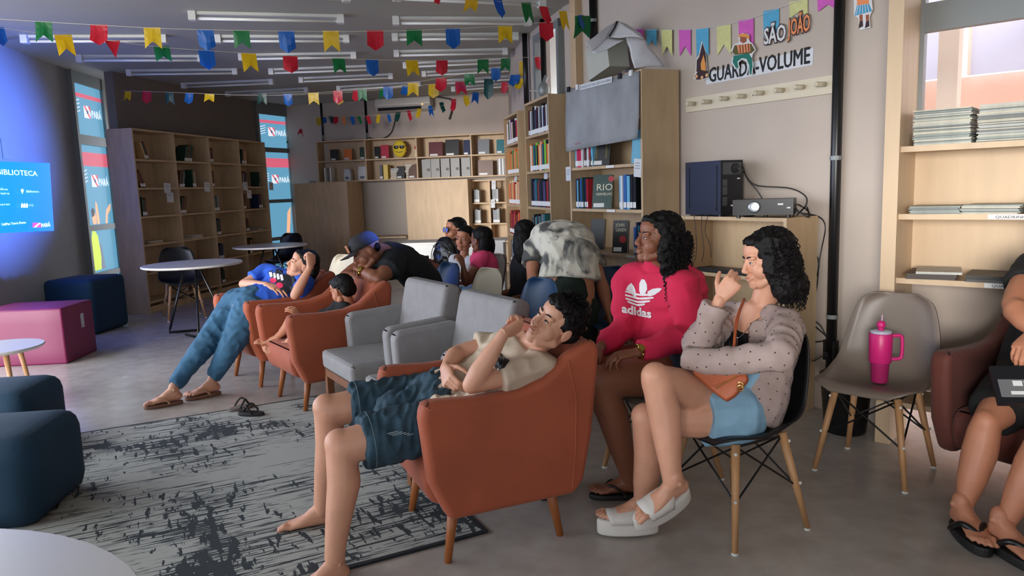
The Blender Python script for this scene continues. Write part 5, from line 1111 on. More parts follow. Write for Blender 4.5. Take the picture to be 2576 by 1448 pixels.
# ================================================================== people: builders
SKIN = {'light': (206, 150, 122), 'tan': (186, 124, 94), 'brown': (136, 84, 60), 'deep': (104, 64, 48)}
for k, c in SKIN.items(): pm('skin_'+k, c, .5, var=.07, scale=18, bump=.02, bscale=90)
m_hair = pm('hair_black', (11, 8, 8), .62, spec=.25, var=.3, scale=30, bump=.4, bscale=60)
m_eyew = pm('eye_white', (206, 204, 200), .3); m_iris = pm('eye_dark', (22, 14, 12), .2); m_brow = pm('brow_hair', (26, 18, 16), .8)
def remesh(bm, voxel, it=4, fac=.5):
    me = bpy.data.meshes.new('tmp'); bm.to_mesh(me); bm.free(); o = link(bpy.data.objects.new('tmp', me))
    r = o.modifiers.new('r', 'REMESH'); r.mode = 'VOXEL'; r.voxel_size = voxel
    if it: s = o.modifiers.new('s', 'SMOOTH'); s.factor = fac; s.iterations = it
    out = eval_mesh(o); bpy.data.objects.remove(o); bpy.data.meshes.remove(me); return out
def merge(meshes):
    bm = NB()
    for m in meshes: bm.from_mesh(m); bpy.data.meshes.remove(m)
    return bm
def limb(bm, pts, rad, n=14, caps=True, flat0=False, flat1=False):
    pts = [Vector(p) for p in pts]
    for i in range(len(pts)-1):
        if (pts[i+1]-pts[i]).length > 1e-4: cone(bm, pts[i], pts[i+1], rad[i], rad[i+1], n)
    for i, p in enumerate(pts):
        if (i == 0 and flat0) or (i == len(pts)-1 and flat1): continue
        sphere(bm, p, rad[i], u=n, v=8)
def loft(bm, st, side, n=20):
    """st: list of (point, half width along side, half depth)"""
    side = Vector(side).normalized(); rings = []
    for i, (p, a, b) in enumerate(st):
        p = Vector(p); d = (Vector(st[min(i+1, len(st)-1)][0])-Vector(st[max(i-1, 0)][0])).normalized(); s = (side-d*side.dot(d)).normalized(); q = d.cross(s)
        rings.append([bm.verts.new(p+s*(a*math.copysign(abs(math.cos(t))**.85, math.cos(t)))+q*(b*math.copysign(abs(math.sin(t))**.85, math.sin(t)))) for t in [2*math.pi*k/n for k in range(n)]])
    for a, b in zip(rings, rings[1:]):
        for k in range(n): j = (k+1) % n; bm.faces.new((a[k], a[j], b[j], b[k]))
    bm.faces.new(rings[0][::-1]); bm.faces.new(rings[-1]); return bm
def axes(f, u):
    f = Vector(f).normalized(); u = Vector(u); u = (u-f*u.dot(f)).normalized(); return Matrix((f.cross(u), f, u)).transposed()    # columns: right, forward, up
def head_mesh(M, c, s, jaw=1.0, vox=.0032, nose=1.0, lips=1.0):
    bm = NB()
    def E(p, r): sphere(bm, c+M @ (Vector(p)*s), Vector(r)*s, M, 18, 12)
    def L(a, b, ra, rb): limb(bm, [c+M @ (Vector(a)*s), c+M @ (Vector(b)*s)], [ra*s, rb*s], 12)
    E((0, -.014, .026), (.073, .092, .086)); E((0, .020, -.016), (.064, .062, .080)); E((0, .030, -.062), (.053*jaw, .052, .047)); E((0, .066, -.094), (.024*jaw, .021, .019)); E((0, .045, .045), (.055, .040, .045))
    for k in (-1, 1):
        E((k*.032, .042, -.036), (.034, .036, .040)); E((k*.027, .0665, .019), (.028, .0145, .010)); E((k*.0765, -.010, -.010), (.008, .019, .030)); E((k*.081, -.017, -.004), (.005, .014, .022))
        L((k*.049, .0, -.066), (k*.03, .052, -.091), .021, .019); E((k*.0095*nose, .0915, -.035), (.0095, .011, .0085))
        E((k*.030, .0655, -.002), (.0185, .0135, .0125))
    L((0, .077, .014), (0, .0965, -.026), .0085, .0115*nose); E((0, .099, -.030), (.0105*nose, .0115, .0100))
    E((0, .078, -.060), (.028, .015, .014)); E((0, .0880, -.0590), (.020*lips, .0080, .0055)); E((0, .0865, -.0695), (.0175*lips, .0080, .0065)); E((0, .072, -.083), (.024, .016, .014))
    return remesh(bm, vox*s, 5, .5)
def face_bits(t, M, c, s, lids=.35, lipc=(150, 84, 74), brow=1.0, look=(0, 0), closed=False):
    w = lambda p: c+M @ (Vector(p)*s)
    for k in (-1, 1):
        e = w((k*.0305, .0745, -.002))
        if not closed:
            bm = NB(); sphere(bm, e, Vector((.0118, .0058, .0050))*s, M, 14, 8); ey = obj('eye', bm, m_eyew, t, smooth=True)
            bm = NB(); sphere(bm, w((k*.0305+look[0], .0785, -.0012+look[1])), Vector((.0056, .0026, .0050))*s, M, 12, 8); obj('iris', bm, m_iris, ey, smooth=True)
            lash = [(-.0125, .0765, -.0030), (-.007, .0800, .0022), (0, .0812, .0040), (.007, .0795, .0028), (.014, .0735, -.0015)]
        else: lash = [(-.012, .0775, -.003), (0, .0805, -.0055), (.013, .0740, -.003)]
        bm = NB(); tube(bm, [w((k*(.0305+x), y, z)) for x, y, z in lash], [.0012*s, .0017*s, .0018*s, .0016*s, .0009*s][:len(lash)], 5); obj('lash_line', bm, m_iris, t)
        bm = NB(); tube(bm, [w((k*x, y, z)) for x, y, z in ((.012, .0835, .0195), (.021, .0835, .0235), (.033, .0795, .0255), (.044, .0710, .0215), (.050, .063, .0165))], [.0020*s*brow, .0032*s*brow, .0030*s*brow, .0022*s*brow, .001*s], 6); obj('eyebrow', bm, m_brow, t, smooth=True)
    ml = pm('lips_%d_%d_%d' % lipc, lipc, .4)
    for z, y, a, b in ((-.0592, .0885, .0046, .0200), (-.0690, .0865, .0054, .0172)):
        bm = NB(); sphere(bm, w((0, y, z)), Vector((b, .0070, a))*s, M, 16, 8); obj('lips', bm, ml, t, smooth=True)
def hand_mesh(wrist, d, palm, right, curl=(.5, .5, .5, .5), thumb=(.6, .3), s=1.0, spread=.04, vox=.0034):
    """d: towards the fingers, palm: where the palm looks; curl: bend of index..little (0 straight, 1 fist)"""
    y = Vector(d).normalized(); z = -Vector(palm); z = (z-y*z.dot(y)).normalized(); x = y.cross(z); M = Matrix((x, y, z)).transposed(); k = -1 if right else 1; bm = NB()
    w = lambda p: wrist+M @ (Vector(p)*s)
    loft(bm, [(w((0, -.012, 0)), .026*s, .019*s), (w((0, .012, 0)), .028*s, .018*s), (w((k*.002, .045, .001)), .038*s, .0165*s), (w((0, .080, .002)), .041*s, .0135*s), (w((0, .096, .002)), .038*s, .010*s)], x, 18)
    sphere(bm, w((k*.022, .035, -.008)), Vector((.017, .030, .015))*s, M)
    bx = [.029, .0098, -.0098, -.028]; ln = [(.042, .025, .020), (.046, .029, .021), (.042, .027, .021), (.033, .020, .018)]; ro = [.0092, .0095, .009, .008]; by = [.090, .096, .091, .080]
    for i in range(4):
        p = Vector((k*bx[i], by[i], .001)); a = 0; sp = k*spread*(1.5-i); pts = [p+Vector((0, -.02, 0)), p]; c = curl[i]
        for j, (L, q) in enumerate(zip(ln[i], (1.35, 1.65, 1.0))):
            a += c*q; dv = Vector((math.sin(sp)*math.cos(a), math.cos(a)*math.cos(sp), -math.sin(a))); pts.append(pts[-1]+dv*L)
        r = ro[i]; limb(bm, [w(q) for q in pts], [r*s, r*1.03*s, r*.97*s, r*.88*s, r*.72*s], 10)
    t0 = Vector((k*.022, .02, -.006)); a1, a2 = thumb
    d1 = Vector((k*math.sin(.75), math.cos(.75)*math.cos(a1), -math.sin(a1)*.8)).normalized(); d2 = Vector((k*math.sin(.75-a2), math.cos(.75-a2)*math.cos(a1), -math.sin(a1+a2)*.8)).normalized()
    d3 = Vector((k*math.sin(.75-1.6*a2), math.cos(.75-1.6*a2)*math.cos(a1), -math.sin(a1+1.5*a2)*.8)).normalized()
    p1 = t0+d1*.042; p2 = p1+d2*.030; p3 = p2+d3*.022; limb(bm, [w(q) for q in (t0, p1, p2, p3)], [.014*s, .0112*s, .0102*s, .008*s], 10)
    return remesh(bm, vox*s, 3, .45)
def foot_mesh(ankle, toe_dir, up, right, s=1.0, vox=.0042, toes=0.0):
    """ankle: centre of the ankle joint; sole lies .078*s below it"""
    y = Vector(toe_dir).normalized(); z = Vector(up); z = (z-y*z.dot(y)).normalized(); x = y.cross(z); M = Matrix((x, y, z)).transposed(); k = -1 if right else 1; bm = NB()   # big toe towards k*x
    w = lambda p: ankle+M @ (Vector(p)*s); h = -.078
    sphere(bm, w((0, -.022, h+.030)), Vector((.030, .036, .030))*s, M); limb(bm, [w((0, -.004, .02)), w((0, -.012, h+.04))], [.034*s, .031*s])
    loft(bm, [(w((0, -.035, h+.03)), .026*s, .026*s), (w((0, .005, h+.040)), .032*s, .040*s), (w((k*.004, .05, h+.035)), .034*s, .034*s), (w((k*.004, .095, h+.024)), .041*s, .023*s), (w((k*.002, .135, h+.015)), .044*s, .015*s), (w((0, .15, h+.013)), .042*s, .0125*s)], x, 20)
    limb(bm, [w((0, 0, .0)), w((k*.004, .06, h+.045))], [.033*s, .024*s])
    for sd in (-1, 1): sphere(bm, w((sd*.031, -.004, .004)), .011*s)
    tx = [.030, .011, -.006, -.021, -.034]; tl = [.048, .045, .040, .034, .027]; tr = [.0135, .0095, .009, .0085, .008]; ty = [.140, .146, .142, .134, .122]
    for i in range(5):
        a = Vector((k*tx[i], ty[i], h+.013)); b = a+Vector((k*.002, tl[i]*.55, .006)); c = a+Vector((k*.003, tl[i], -.003)); limb(bm, [w(a), w(b), w(c)], [tr[i]*1.05*s, tr[i]*s, tr[i]*.92*s], 10)
    return remesh(bm, vox*s, 3, .45)
def leg(bm, hip, knee, ankle, s=1.0, fat=1.0, lf=1.0):
    s = s*lf; fat = fat/(lf**.45)
    t = knee-hip; k = ankle-knee; back = (-(t.normalized())+k.normalized()); back = back.normalized() if back.length > .1 else Vector((0, 0, 0))
    limb(bm, [hip, hip+t*.3, hip+t*.7, knee], [.086*s*fat, .080*s*fat, .064*s*fat, .053*s]); cb = -t.normalized()
    limb(bm, [knee, knee+k*.12, knee+k*.33+cb*.012*s, knee+k*.62+cb*.004*s, knee+k*.85, ankle], [.053*s, .050*s*fat, .054*s*fat, .044*s*fat, .034*s, .032*s])
    sphere(bm, knee+(t.normalized()-k.normalized())*.012*s, .046*s)
def arm(bm, sh, el, wr, s=1.0, fat=1.0):
    t = el-sh; k = wr-el; limb(bm, [sh, sh+t*.35, sh+t*.75, el], [.050*s*fat, .047*s*fat, .040*s*fat, .037*s]); limb(bm, [el, el+k*.25, el+k*.6, el+k*.88, wr], [.037*s, .041*s*fat, .034*s*fat, .026*s, .0245*s])
def wrinkle(me, amp, sc, seed=0, stretch=(1, 1, 1)):
    n = len(me.vertices); co = np.zeros(n*3); me.vertices.foreach_get('co', co); co = co.reshape(-1, 3); no = np.zeros(n*3); me.vertices.foreach_get('normal', no); no = no.reshape(-1, 3)
    sx, sy, sz = (q*sc for q in stretch); d = np.array([noise.noise((c[0]*sx+seed, c[1]*sy, c[2]*sz)) for c in co.tolist()])
    d = 1-np.abs(d)*2.2; co += no*(d[:, None]-.45)*amp; me.vertices.foreach_set('co', co.ravel()); me.update(); return me
def cloth(name, bm, m, t, vox=.008, it=4, amp=.004, sc=9, seed=0, stretch=(1, 1, 1)):
    me = remesh(bm, vox, it); 
    if amp: wrinkle(me, amp, sc, seed, stretch)
    b2 = NB(); b2.from_mesh(me); bpy.data.meshes.remove(me); return obj(name, b2, m, t, smooth=True)
def torso_stations(pel, mid, neck, side, s, wide=1.0, off=0.0, lo=-.35, hi=1.06, belly=0.0):
    q = spline([pel, mid, neck], 10); up = (neck-pel).normalized()
    def at(t):
        if t <= 0: return pel+(q[1]-q[0]).normalized()*t*(neck-pel).length
        if t >= 1: return neck+(q[-1]-q[-2]).normalized()*(t-1)*(neck-pel).length
        i = t*20; a = int(i); return q[a].lerp(q[min(a+1, 20)], i-a)
    tab = [(-.22, .12, .10), (-.08, .160, .118), (.08, .168, .120), (.25, .150, .108+belly), (.42, .138, .100+belly), (.6, .148, .106), (.75, .160, .108), (.88, .158, .094), (.96, .120, .072), (1.04, .060, .056)]
    def rad(t):
        for (a, b, c), (d, e, f) in zip(tab, tab[1:]):
            if a <= t <= d: k = (t-a)/(d-a); return (b+(e-b)*k)*s*wide+off, (c+(f-c)*k)*s+off
        return (tab[0][1]*s*wide+off, tab[0][2]*s+off) if t < 0 else (tab[-1][1]*s+off, tab[-1][2]*s+off)
    ts = [lo]+[x for x in (-.22, -.08, .08, .25, .42, .6, .75, .88, .96, 1.04) if lo < x < hi]+[hi]
    return [(at(t), *rad(t)) for t in ts]
def body(t, skin, j, s=1.0, wide=1.0, fat=1.0, hd=None, hands=(), feet=(), legs=True, armL=True, armR=True, vox=.0075, nose=1.0, jaw=1.0, headvox=.0032, neckr=.052, torso=True, lips=1.0, lf=1.0):
    """the skin of one person as a single mesh; j: joints; hd: (centre, matrix, scale)"""
    bm = NB(); side = j['shR']-j['shL']
    if torso: loft(bm, torso_stations(j['pel'], j['mid'], j['neck'], side, s, wide*.93), side)
    if torso:
        for k in 'LR': limb(bm, [j['neck']-(j['neck']-j['mid']).normalized()*.06*s, j['sh'+k]], [.055*s, .048*s*fat])
    if hd: c, M, hs = hd; limb(bm, [j['neck']-(j['neck']-j['mid']).normalized()*.04*s, c+M @ Vector((0, -.022, -.05))*hs], [neckr*1.12*s, neckr*s])
    if armL: arm(bm, j['shL'], j['elL'], j['wrL'], s, fat)
    if armR: arm(bm, j['shR'], j['elR'], j['wrR'], s, fat)
    if legs:
        for k in legs if isinstance(legs, str) else 'LR': leg(bm, j['hip'+k], j['kn'+k], j['an'+k], s, fat, lf)
    parts = [remesh(bm, vox, 5)]
    if hd: parts.append(head_mesh(hd[1], hd[0], hd[2], jaw, headvox, nose, lips))
    parts += list(hands)+list(feet); return obj('body', merge(parts), MATS['skin_'+skin], t, smooth=True)
def head_from_eyes(eyes, f, u, s=1.0): M = axes(f, u); return (Vector(eyes)-M @ Vector((0, .083, 0))*s, M, s)
def hairblob(t, hd, blobs, m=m_hair, vox=.007, it=2, amp=.006, sc=26, name='hair', seed=0):
    c, M, s = hd; bm = NB()
    for b in blobs:
        if not isinstance(b[0][0], (tuple, list)): sphere(bm, c+M @ (Vector(b[0])*s), Vector(b[1])*s, M, 18, 12)
        else: limb(bm, [c+M @ (Vector(p)*s) for p in b[0]], [r*s for r in b[1]], 12)
    return cloth(name, bm, m, t, vox, it, amp, sc, seed)
def curls(t, hd, starts, length, m=m_hair, r=.0032, rad=.007, turns=6, seed=1):
    """loose ringlets hanging from points on the head (head coordinates); one mesh, uncountable"""
    rnd = random.Random(seed); c, M, s = hd; bm = NB(); dn = Vector((0, 0, -1))
    for p, L in starts:
        o = c+M @ (Vector(p)*s); out = (o-c); out.z = 0; out = out.normalized() if out.length > 1e-4 else Vector((1, 0, 0)); ph = rnd.uniform(0, 6.3); tn = turns*L/length*rnd.uniform(.6, 1.2); n = int(tn*6)+6; q = []
        e1 = out; e2 = dn.cross(e1); sway = rnd.uniform(-.02, .02); bow = rnd.uniform(.004, .022)
        for i in range(n):
            k = i/(n-1); a = ph+k*tn*2*math.pi; rr = rad*(.7+.6*noise.noise((k*3, ph, 0))); q.append(o+dn*L*k+out*(bow*math.sin(k*2.6))+e2*sway*k*k+(e1*math.cos(a)+e2*math.sin(a))*rr*min(1, k*4+.3))
        tube(bm, q, [r*(1-.55*i/(n-1)) for i in range(n)], 5)
    o = obj('hair_ringlets', bm, m, t, smooth=True); o['kind'] = 'stuff'; return o
# ================================================================== people in the foreground
def lp(a, b, t): return Vector(a).lerp(Vector(b), t)
def hit(o, px, py, lift, dflt):
    d = ray(px, py).normalized(); M = o.matrix_world; ok, loc, nor, _ = o.ray_cast(M.inverted() @ cC, d)
    return M @ loc+nor*lift if ok else cC+d*dflt
def decal(o, pts, m, name, t, lift=.003, dflt=5.0):
    """filled outline (photo pixels) laid on the cloth o"""
    bm = NB(); n = len(pts); cx = sum(p[0] for p in pts)/n; cy = sum(p[1] for p in pts)/n
    rings = [[bm.verts.new(hit(o, cx+(x-cx)*q, cy+(y-cy)*q, lift, dflt)) for x, y in pts] for q in (1, .75, .5, .25)]; ce = bm.verts.new(hit(o, cx, cy, lift, dflt))
    for a, b in zip(rings, rings[1:]):
        for i in range(n): k = (i+1) % n; bm.faces.new((a[i], b[i], b[k], a[k]))
    for i in range(n): bm.faces.new((rings[-1][i], ce, rings[-1][(i+1) % n]))
    bmesh.ops.recalc_face_normals(bm, faces=bm.faces[:]); return obj(name, bm, m, t)
def densify(pts, k=4):
    return [((a[0]+(b[0]-a[0])*i/k), (a[1]+(b[1]-a[1])*i/k)) for a, b in zip(pts, pts[1:]+pts[:1]) for i in range(k)]
def person(label, loc): return thing('person', label, 'person', loc)
def tufts(t, hd, n, rnd, L=.022, r=.0028, m=m_hair):
    """short locks over the crown and back of the head; uncountable, one mesh"""
    c, M, s = hd; bm = NB()
    for _ in range(n):
        a = rnd.uniform(0, 2*math.pi); e = rnd.uniform(-.2, 1.5); d = Vector((math.cos(a)*math.cos(e), math.sin(a)*math.cos(e), math.sin(e)))
        if d.y > .35 and d.z < .72: continue
        p = Vector((0, -.026, .040))+Vector((d.x*.078, d.y*.098, d.z*.094)); tg = Vector((d.x*.4, d.y*.2+.55, d.z*.5-.1))+Vector((rnd.uniform(-.5, .5), rnd.uniform(-.5, .5), rnd.uniform(-.3, .3))); q = p+tg.normalized()*L
        tube(bm, [c+M @ (p*s), c+M @ ((p*.5+q*.5+d*.004)*s), c+M @ (q*s)], [r*s, r*s, r*.3*s], 5)
    o = obj('hair_locks', bm, m, t, smooth=True); o['kind'] = 'stuff'; return o
# ---- boy lounging in the rust armchair
def boy():
    j = {}; side = V(.398, -.917, 0)                              # towards his left, the camera side
    j['knL'] = P(862, 1122, 2.66); j['anL'] = P(842, 1402, 2.60); j['knR'] = P(828, 1030, 2.99); j['anR'] = P(812, 1282, 3.02)
    j['hipL'] = j['knL']-fB*.40+V(0, 0, -.0); j['hipL'].z = .505; j['hipR'] = j['knR']-fB*.42; j['hipR'].z = .515
    j['pel'] = (j['hipL']+j['hipR'])/2+V(.02, .0, .015)
    j['shL'] = P(1362, 922, 2.83); j['shR'] = P(1262, 866, 3.12)
    j['neck'] = (j['shL']+j['shR'])/2+V(.035, .01, .045); j['mid'] = lp(j['pel'], j['neck'], .5)+V(.02, .0, -.035)
    j['elL'] = P(1185, 968, 2.69); j['wrL'] = P(1268, 838, 2.70)
    j['elR'] = P(1152, 886, 3.07); j['wrR'] = P(1120, 925, 2.94)
    t = person('boy in beige T-shirt and denim shorts slouched in an armchair, fist at his mouth', j['pel']*1.0)
    hd = head_from_eyes(P(1362, 797, 2.80), (-.70, -.57, .43), (.60, -.05, .77), .99)
    mouth = hd[0]+hd[1] @ Vector((0, .10, -.065))*hd[2]
    # left fist in front of the mouth: fingers curled, thumb to the lips
    hl = hand_mesh(j['wrL'], (mouth-j['wrL'])+V(-.02, -.03, .03), V(.15, .75, .45), False, (.75, .85, .9, .95), (.5, .35), .92)
    hr = hand_mesh(j['wrR'], P(1136, 985, 2.80)-j['wrR'], V(.45, .75, -.1), True, (.45, .5, .58, .66), (.5, .4), .98)
    fl_ = foot_mesh(j['anL']+V(0, 0, -.02), fB+V(.1, -.25, 0), ZV, False, .98); fr_ = foot_mesh(V(j['anR'].x, j['anR'].y, .088), V(-1, -.18, -.02), ZV, True, .96)
    body(t, 'light', j, .93, 1.0, 1.08, hd, (hl, hr), (fl_, fr_), nose=.95, lf=1.32)
    face_bits(t, hd[1], hd[0], hd[2], lipc=(170, 92, 80), look=(.002, .001))
    # T-shirt
    bm = NB(); sd = j['shR']-j['shL']; loft(bm, torso_stations(j['pel'], j['mid'], j['neck'], sd, .93, 1.05, .016, -.02, .97, .012), sd)
    for k, q in (('L', .62), ('R', .55)):
        limb(bm, [j['neck']-V(.02, 0, .06), j['sh'+k]+V(0, 0, -.002), lp(j['sh'+k], j['el'+k], q*.5), lp(j['sh'+k], j['el'+k], q)], [.062, .066, .066, .071], flat1=True)
    m = pm('tee_beige', (196, 176, 154), .85, bump=.1, bscale=300); sh = cloth('t_shirt', bm, m, t, .0075, 4, .010, 11, 3, (1, 1, 1.4))
    # rumpled hem over the waistband
    bm = NB(); limb(bm, [P(1072, 1000, 2.92), P(1100, 1000, 2.90), P(1140, 1004, 2.88), P(1195, 1000, 2.84)], [.024, .030, .032, .034]); limb(bm, [P(1085, 1008, 2.80), P(1150, 1012, 2.77), P(1210, 995, 2.74)], [.024, .030, .034])
    cloth('t_shirt_hem', bm, m, t, .006, 3, .010, 22, 5)
    # print on the chest
    bpy.context.view_layer.update()
    for pg in ([(1246, 893), (1262, 888), (1270, 905), (1258, 930), (1246, 940)], [(1268, 900), (1282, 908), (1268, 926), (1260, 928)]): decal(sh, densify(pg, 3), m_black, 'shirt_print', t, .004, 2.8)
    decal(sh, densify([(1244, 932), (1258, 924), (1256, 936), (1246, 946)], 3), m_paper, 'shirt_print', t, .0045, 2.8)
    ch = lp(j['mid'], j['neck'], .52); nn = sd.cross(j['neck']-j['mid']).normalized(); nn = nn if nn.dot(fB) > 0 else -nn; up = (j['neck']-j['mid']).normalized(); rt = up.cross(nn)
    # shorts
    bm = NB(); limb(bm, [j['pel']+V(0, 0, .02), j['hipL'], lp(j['hipL'], j['knL'], .45), lp(j['hipL'], j['knL'], .82)], [.130, .112, .108, .104], flat1=True)
    limb(bm, [j['pel']+V(0, 0, .02), j['hipR'], lp(j['hipR'], j['knR'], .45), lp(j['hipR'], j['knR'], .80)], [.130, .110, .106, .102], flat1=True)
    loft(bm, torso_stations(j['pel'], j['mid'], j['neck'], sd, .93, 1.08, .022, -.22, .10), sd); limb(bm, [j['pel'], lp(j['pel'], (j['knL']+j['knR'])/2, .42)], [.12, .10])
    md = pm('denim_dark', (40, 68, 84), .8, var=.35, scale=9, stretch=(1, 3, 3), bump=.15, bscale=160)
    so = cloth('denim_shorts', bm, md, t, .0075, 3, .011, 13, 8, (2.2, .8, .8))
    for k in 'LR':
        a = lp(j['hip'+k], j['kn'+k], .745); b = lp(j['hip'+k], j['kn'+k], .752); x, y, d = frame(b-a); bm = NB(); tube(bm, [a+(x*math.cos(q)+y*math.sin(q))*.1085 for q in [2*math.pi*i/24 for i in range(25)]], .0018, 5); obj('hem_stitch', bm, pm('denim_thread', (86, 104, 112), .8), so)
    for i in range(5):
        a = lp(j['hipL'], j['knL'], .55-.035*i)+V(.05, -.098, .050-.006*i); bm = NB(); tube(bm, [a, a+V(-.022, -.003, -.004), a+V(-.05, -.002, -.010)], .0014, 5); obj('frayed_thread', bm, pm('denim_fray', (150, 166, 172), .8), so)
    # hair: short, thick on top and back
    hairblob(t, hd, [((0, -.026, .052), (.078, .090, .078)), ((0, .030, .080), (.066, .052, .034)), ((.0, .060, .078), (.050, .028, .022)), ((0, -.068, .0), (.070, .050, .062)), ((.055, -.018, .026), (.026, .052, .040)), ((-.055, -.018, .026), (.026, .052, .040)), ((0, -.05, .09), (.062, .06, .05))], amp=.006, sc=40, vox=.005, it=2)
    rnd = random.Random(3); tufts(t, hd, 420, rnd)
boy()
# ---- girl in the dotted cardigan
def cardigan_girl():
    j = {}
    j['hipL'] = P(1850, 1040, 2.83); j['hipR'] = P(1798, 1002, 2.95); j['pel'] = P(1868, 1010, 2.93)
    j['knL'] = P(1630, 1055, 2.77); j['anL'] = P(1617, 1300, 2.84); j['knR'] = P(1655, 958, 2.63); j['anR'] = P(1692, 1208, 2.57)
    j['shL'] = P(1978, 822, 2.78); j['shR'] = P(1832, 798, 3.06); j['neck'] = P(1912, 772, 2.94); j['mid'] = lp(j['pel'], j['neck'], .5)+V(.04, .02, 0)
    j['elL'] = P(1958, 893, 2.58); j['wrL'] = P(1785, 912, 2.70); j['elR'] = P(1752, 868, 2.80); j['wrR'] = P(1812, 752, 2.78)
    t = person('girl in a grey dotted cardigan and pale denim skirt, legs crossed, hand at her chin', j['pel'])
    hd = head_from_eyes(P(1878, 662, 2.90), (-.95, -.08, -.16), (-.10, .05, 1), .97)
    chin = hd[0]+hd[1] @ Vector((0, .085, -.085))*hd[2]
    hr = hand_mesh(j['wrR'], (P(1846, 706, 2.77)-j['wrR']), V(.5, .65, .3), True, (.6, .72, .8, .9), (.5, .3), .92)
    hl = hand_mesh(j['wrL'], V(-.75, .6, .12), V(.2, .9, -.2), False, (.6, .6, .6, .6), (.3, .3), .80)
    fL = V(-.98, .06, 0); uR_ = V(-.35, -.15, .9)
    fl_ = foot_mesh(V(j['anL'].x, j['anL'].y, .148), fL, ZV, False, .95); dR = (P(1604, 1290, 2.53)-P(1722, 1222, 2.59)).normalized(); upR = V(.45, -.1, .88)
    fr_ = foot_mesh(j['anR']+V(.005, 0, 0), dR, upR, True, .95)
    body(t, 'light', j, .95, .95, 1.08, hd, (hr, hl), (fl_, fr_), nose=.9, lips=1.05, lf=1.25)
    face_bits(t, hd[1], hd[0], hd[2], lipc=(160, 88, 84), brow=1.1)
    sd = j['shR']-j['shL']; fwd = sd.cross(j['neck']-j['pel']).normalized(); fwd = fwd if fwd.x < 0 else -fwd; up = (j['neck']-j['mid']).normalized(); lat = sd.normalized()
    # black top under the cardigan
    bm = NB(); loft(bm, torso_stations(j['pel'], j['mid'], j['neck'], sd, .95, .97, .004, .05, .80), sd); cloth('tank_top', bm, pm('top_black', (12, 12, 14), .8), t, .008, 3, .003)
    # cardigan: open front shell, built as torso minus the front opening
    bm = NB(); loft(bm, torso_stations(j['pel'], j['mid'], j['neck'], sd, .95, 1.0, .016, -.12, .98), sd)
    mc = pm('cardigan_knit', (166, 146, 140), .9, var=.06, scale=30, bump=.25, bscale=300)
    me = remesh(bm, .008, 4); wrinkle(me, .006, 12, 4); b2 = NB(); b2.from_mesh(me); bpy.data.meshes.remove(me)
    kill = []
    for f in b2.faces:
        q = f.calc_center_median(); d = q-j['pel']; h = d.dot(up)/(j['neck']-j['pel']).length; a = (q-lp(j['pel'], j['neck'], h)).dot(lat); fr = (q-lp(j['pel'], j['neck'], h)).dot(fwd)
        if fr > .0 and h < 1.05 and -.050 < a < .115: kill.append(f)
        elif fr > -.02 and h > .90 and abs(a) < .09: kill.append(f)
    bmesh.ops.delete(b2, geom=kill, context='FACES')
    for _ in range(14):
        new = {}
        for v in b2.verts:
            if v.is_boundary:
                nb_ = [e.other_vert(v).co for e in v.link_edges if e.is_boundary]
                if len(nb_) == 2: new[v] = v.co*.4+(nb_[0]+nb_[1])*.3
        for v, c_ in new.items(): v.co = c_
    ca = obj('cardigan', b2, mc, t, smooth=True)
    s_ = ca.modifiers.new('th', 'SOLIDIFY'); s_.thickness = .006; s_.offset = 1
    bm = NB(); limb(bm, [j['neck']+(j['shL']-j['neck'])*.45, j['shL'], lp(j['shL'], j['elL'], .5), j['elL'], lp(j['elL'], j['wrL'], .5), j['wrL'], j['wrL']+V(-.075, .06, .012)], [.045, .070, .066, .060, .054, .050, .048], flat1=True); cloth('cardigan_sleeve', bm, mc, t, .0075, 4, .008, 14, 2)
    bm = NB(); limb(bm, [j['neck']+(j['shR']-j['neck'])*.45, j['shR'], lp(j['shR'], j['elR'], .5), j['elR'], lp(j['elR'], j['wrR'], .5), lp(j['elR'], j['wrR'], .86)], [.045, .064, .060, .056, .052, .056], flat1=True); cloth('cardigan_sleeve', bm, mc, t, .0075, 4, .011, 14, 6)
    # hanging front edge with buttons
    a = j['pel']-lat*.10+fwd*.125+up*.14; bb = j['pel']-lat*.11+fwd*.10-up*.13; bm = NB()
    bm = NB(); loft(bm, [(a, .022, .008), (lp(a, bb, .5)+fwd*.01, .022, .009), (bb, .020, .008)], lat, 14); bd_ = cloth('button_band', bm, mc, t, .005, 2, .003, 20)
    for i in range(3): q = lp(a, bb, .1+.36*i)+fwd*.016; bm = NB(); lathe(bm, [(.0085, 0), (.0085, .003), (.006, .004)], q, 14, axes(up, fwd)); obj('button', bm, m_case, bd_)
    # dots of the knit
    rnd = random.Random(5); nd = 0
    for o in [c for c in t.children if c.name.startswith('cardigan')]:
        me = o.data; n = len(me.vertices); taken = []
        bm = NB()
        for _ in range(1500):
            v = me.vertices[rnd.randrange(n)]; p = Vector(v.co)
            if all((p-q).length > .036 for q in taken): taken.append(p); fx, fy, fz = frame(v.normal); sphere(bm, p+v.normal*(.0065 if o.name.startswith('cardigan') and not o.name.startswith('cardigan_') else .0008), Vector((.0034, .0034, .0012)), Matrix((fx, fy, fz)).transposed(), 6, 4)
        k = mesh_obj('knit_dots', bpy.data.meshes.new('knit_dots'), None, o); bm.to_mesh(k.data); bm.free(); k.data.materials.append(pm('dot_dark', (60, 48, 48), .9)); k['kind'] = 'stuff'
    # denim skirt
    bm = NB(); limb(bm, [j['pel']+up*.10, j['pel']+up*.02, (j['hipL']+j['hipR'])/2], [.132, .150, .135]); limb(bm, [j['hipL'], lp(j['hipL'], j['knL'], .38)], [.126, .116], flat1=True); limb(bm, [j['hipR'], lp(j['hipR'], j['knR'], .32)], [.120, .112], flat1=True)
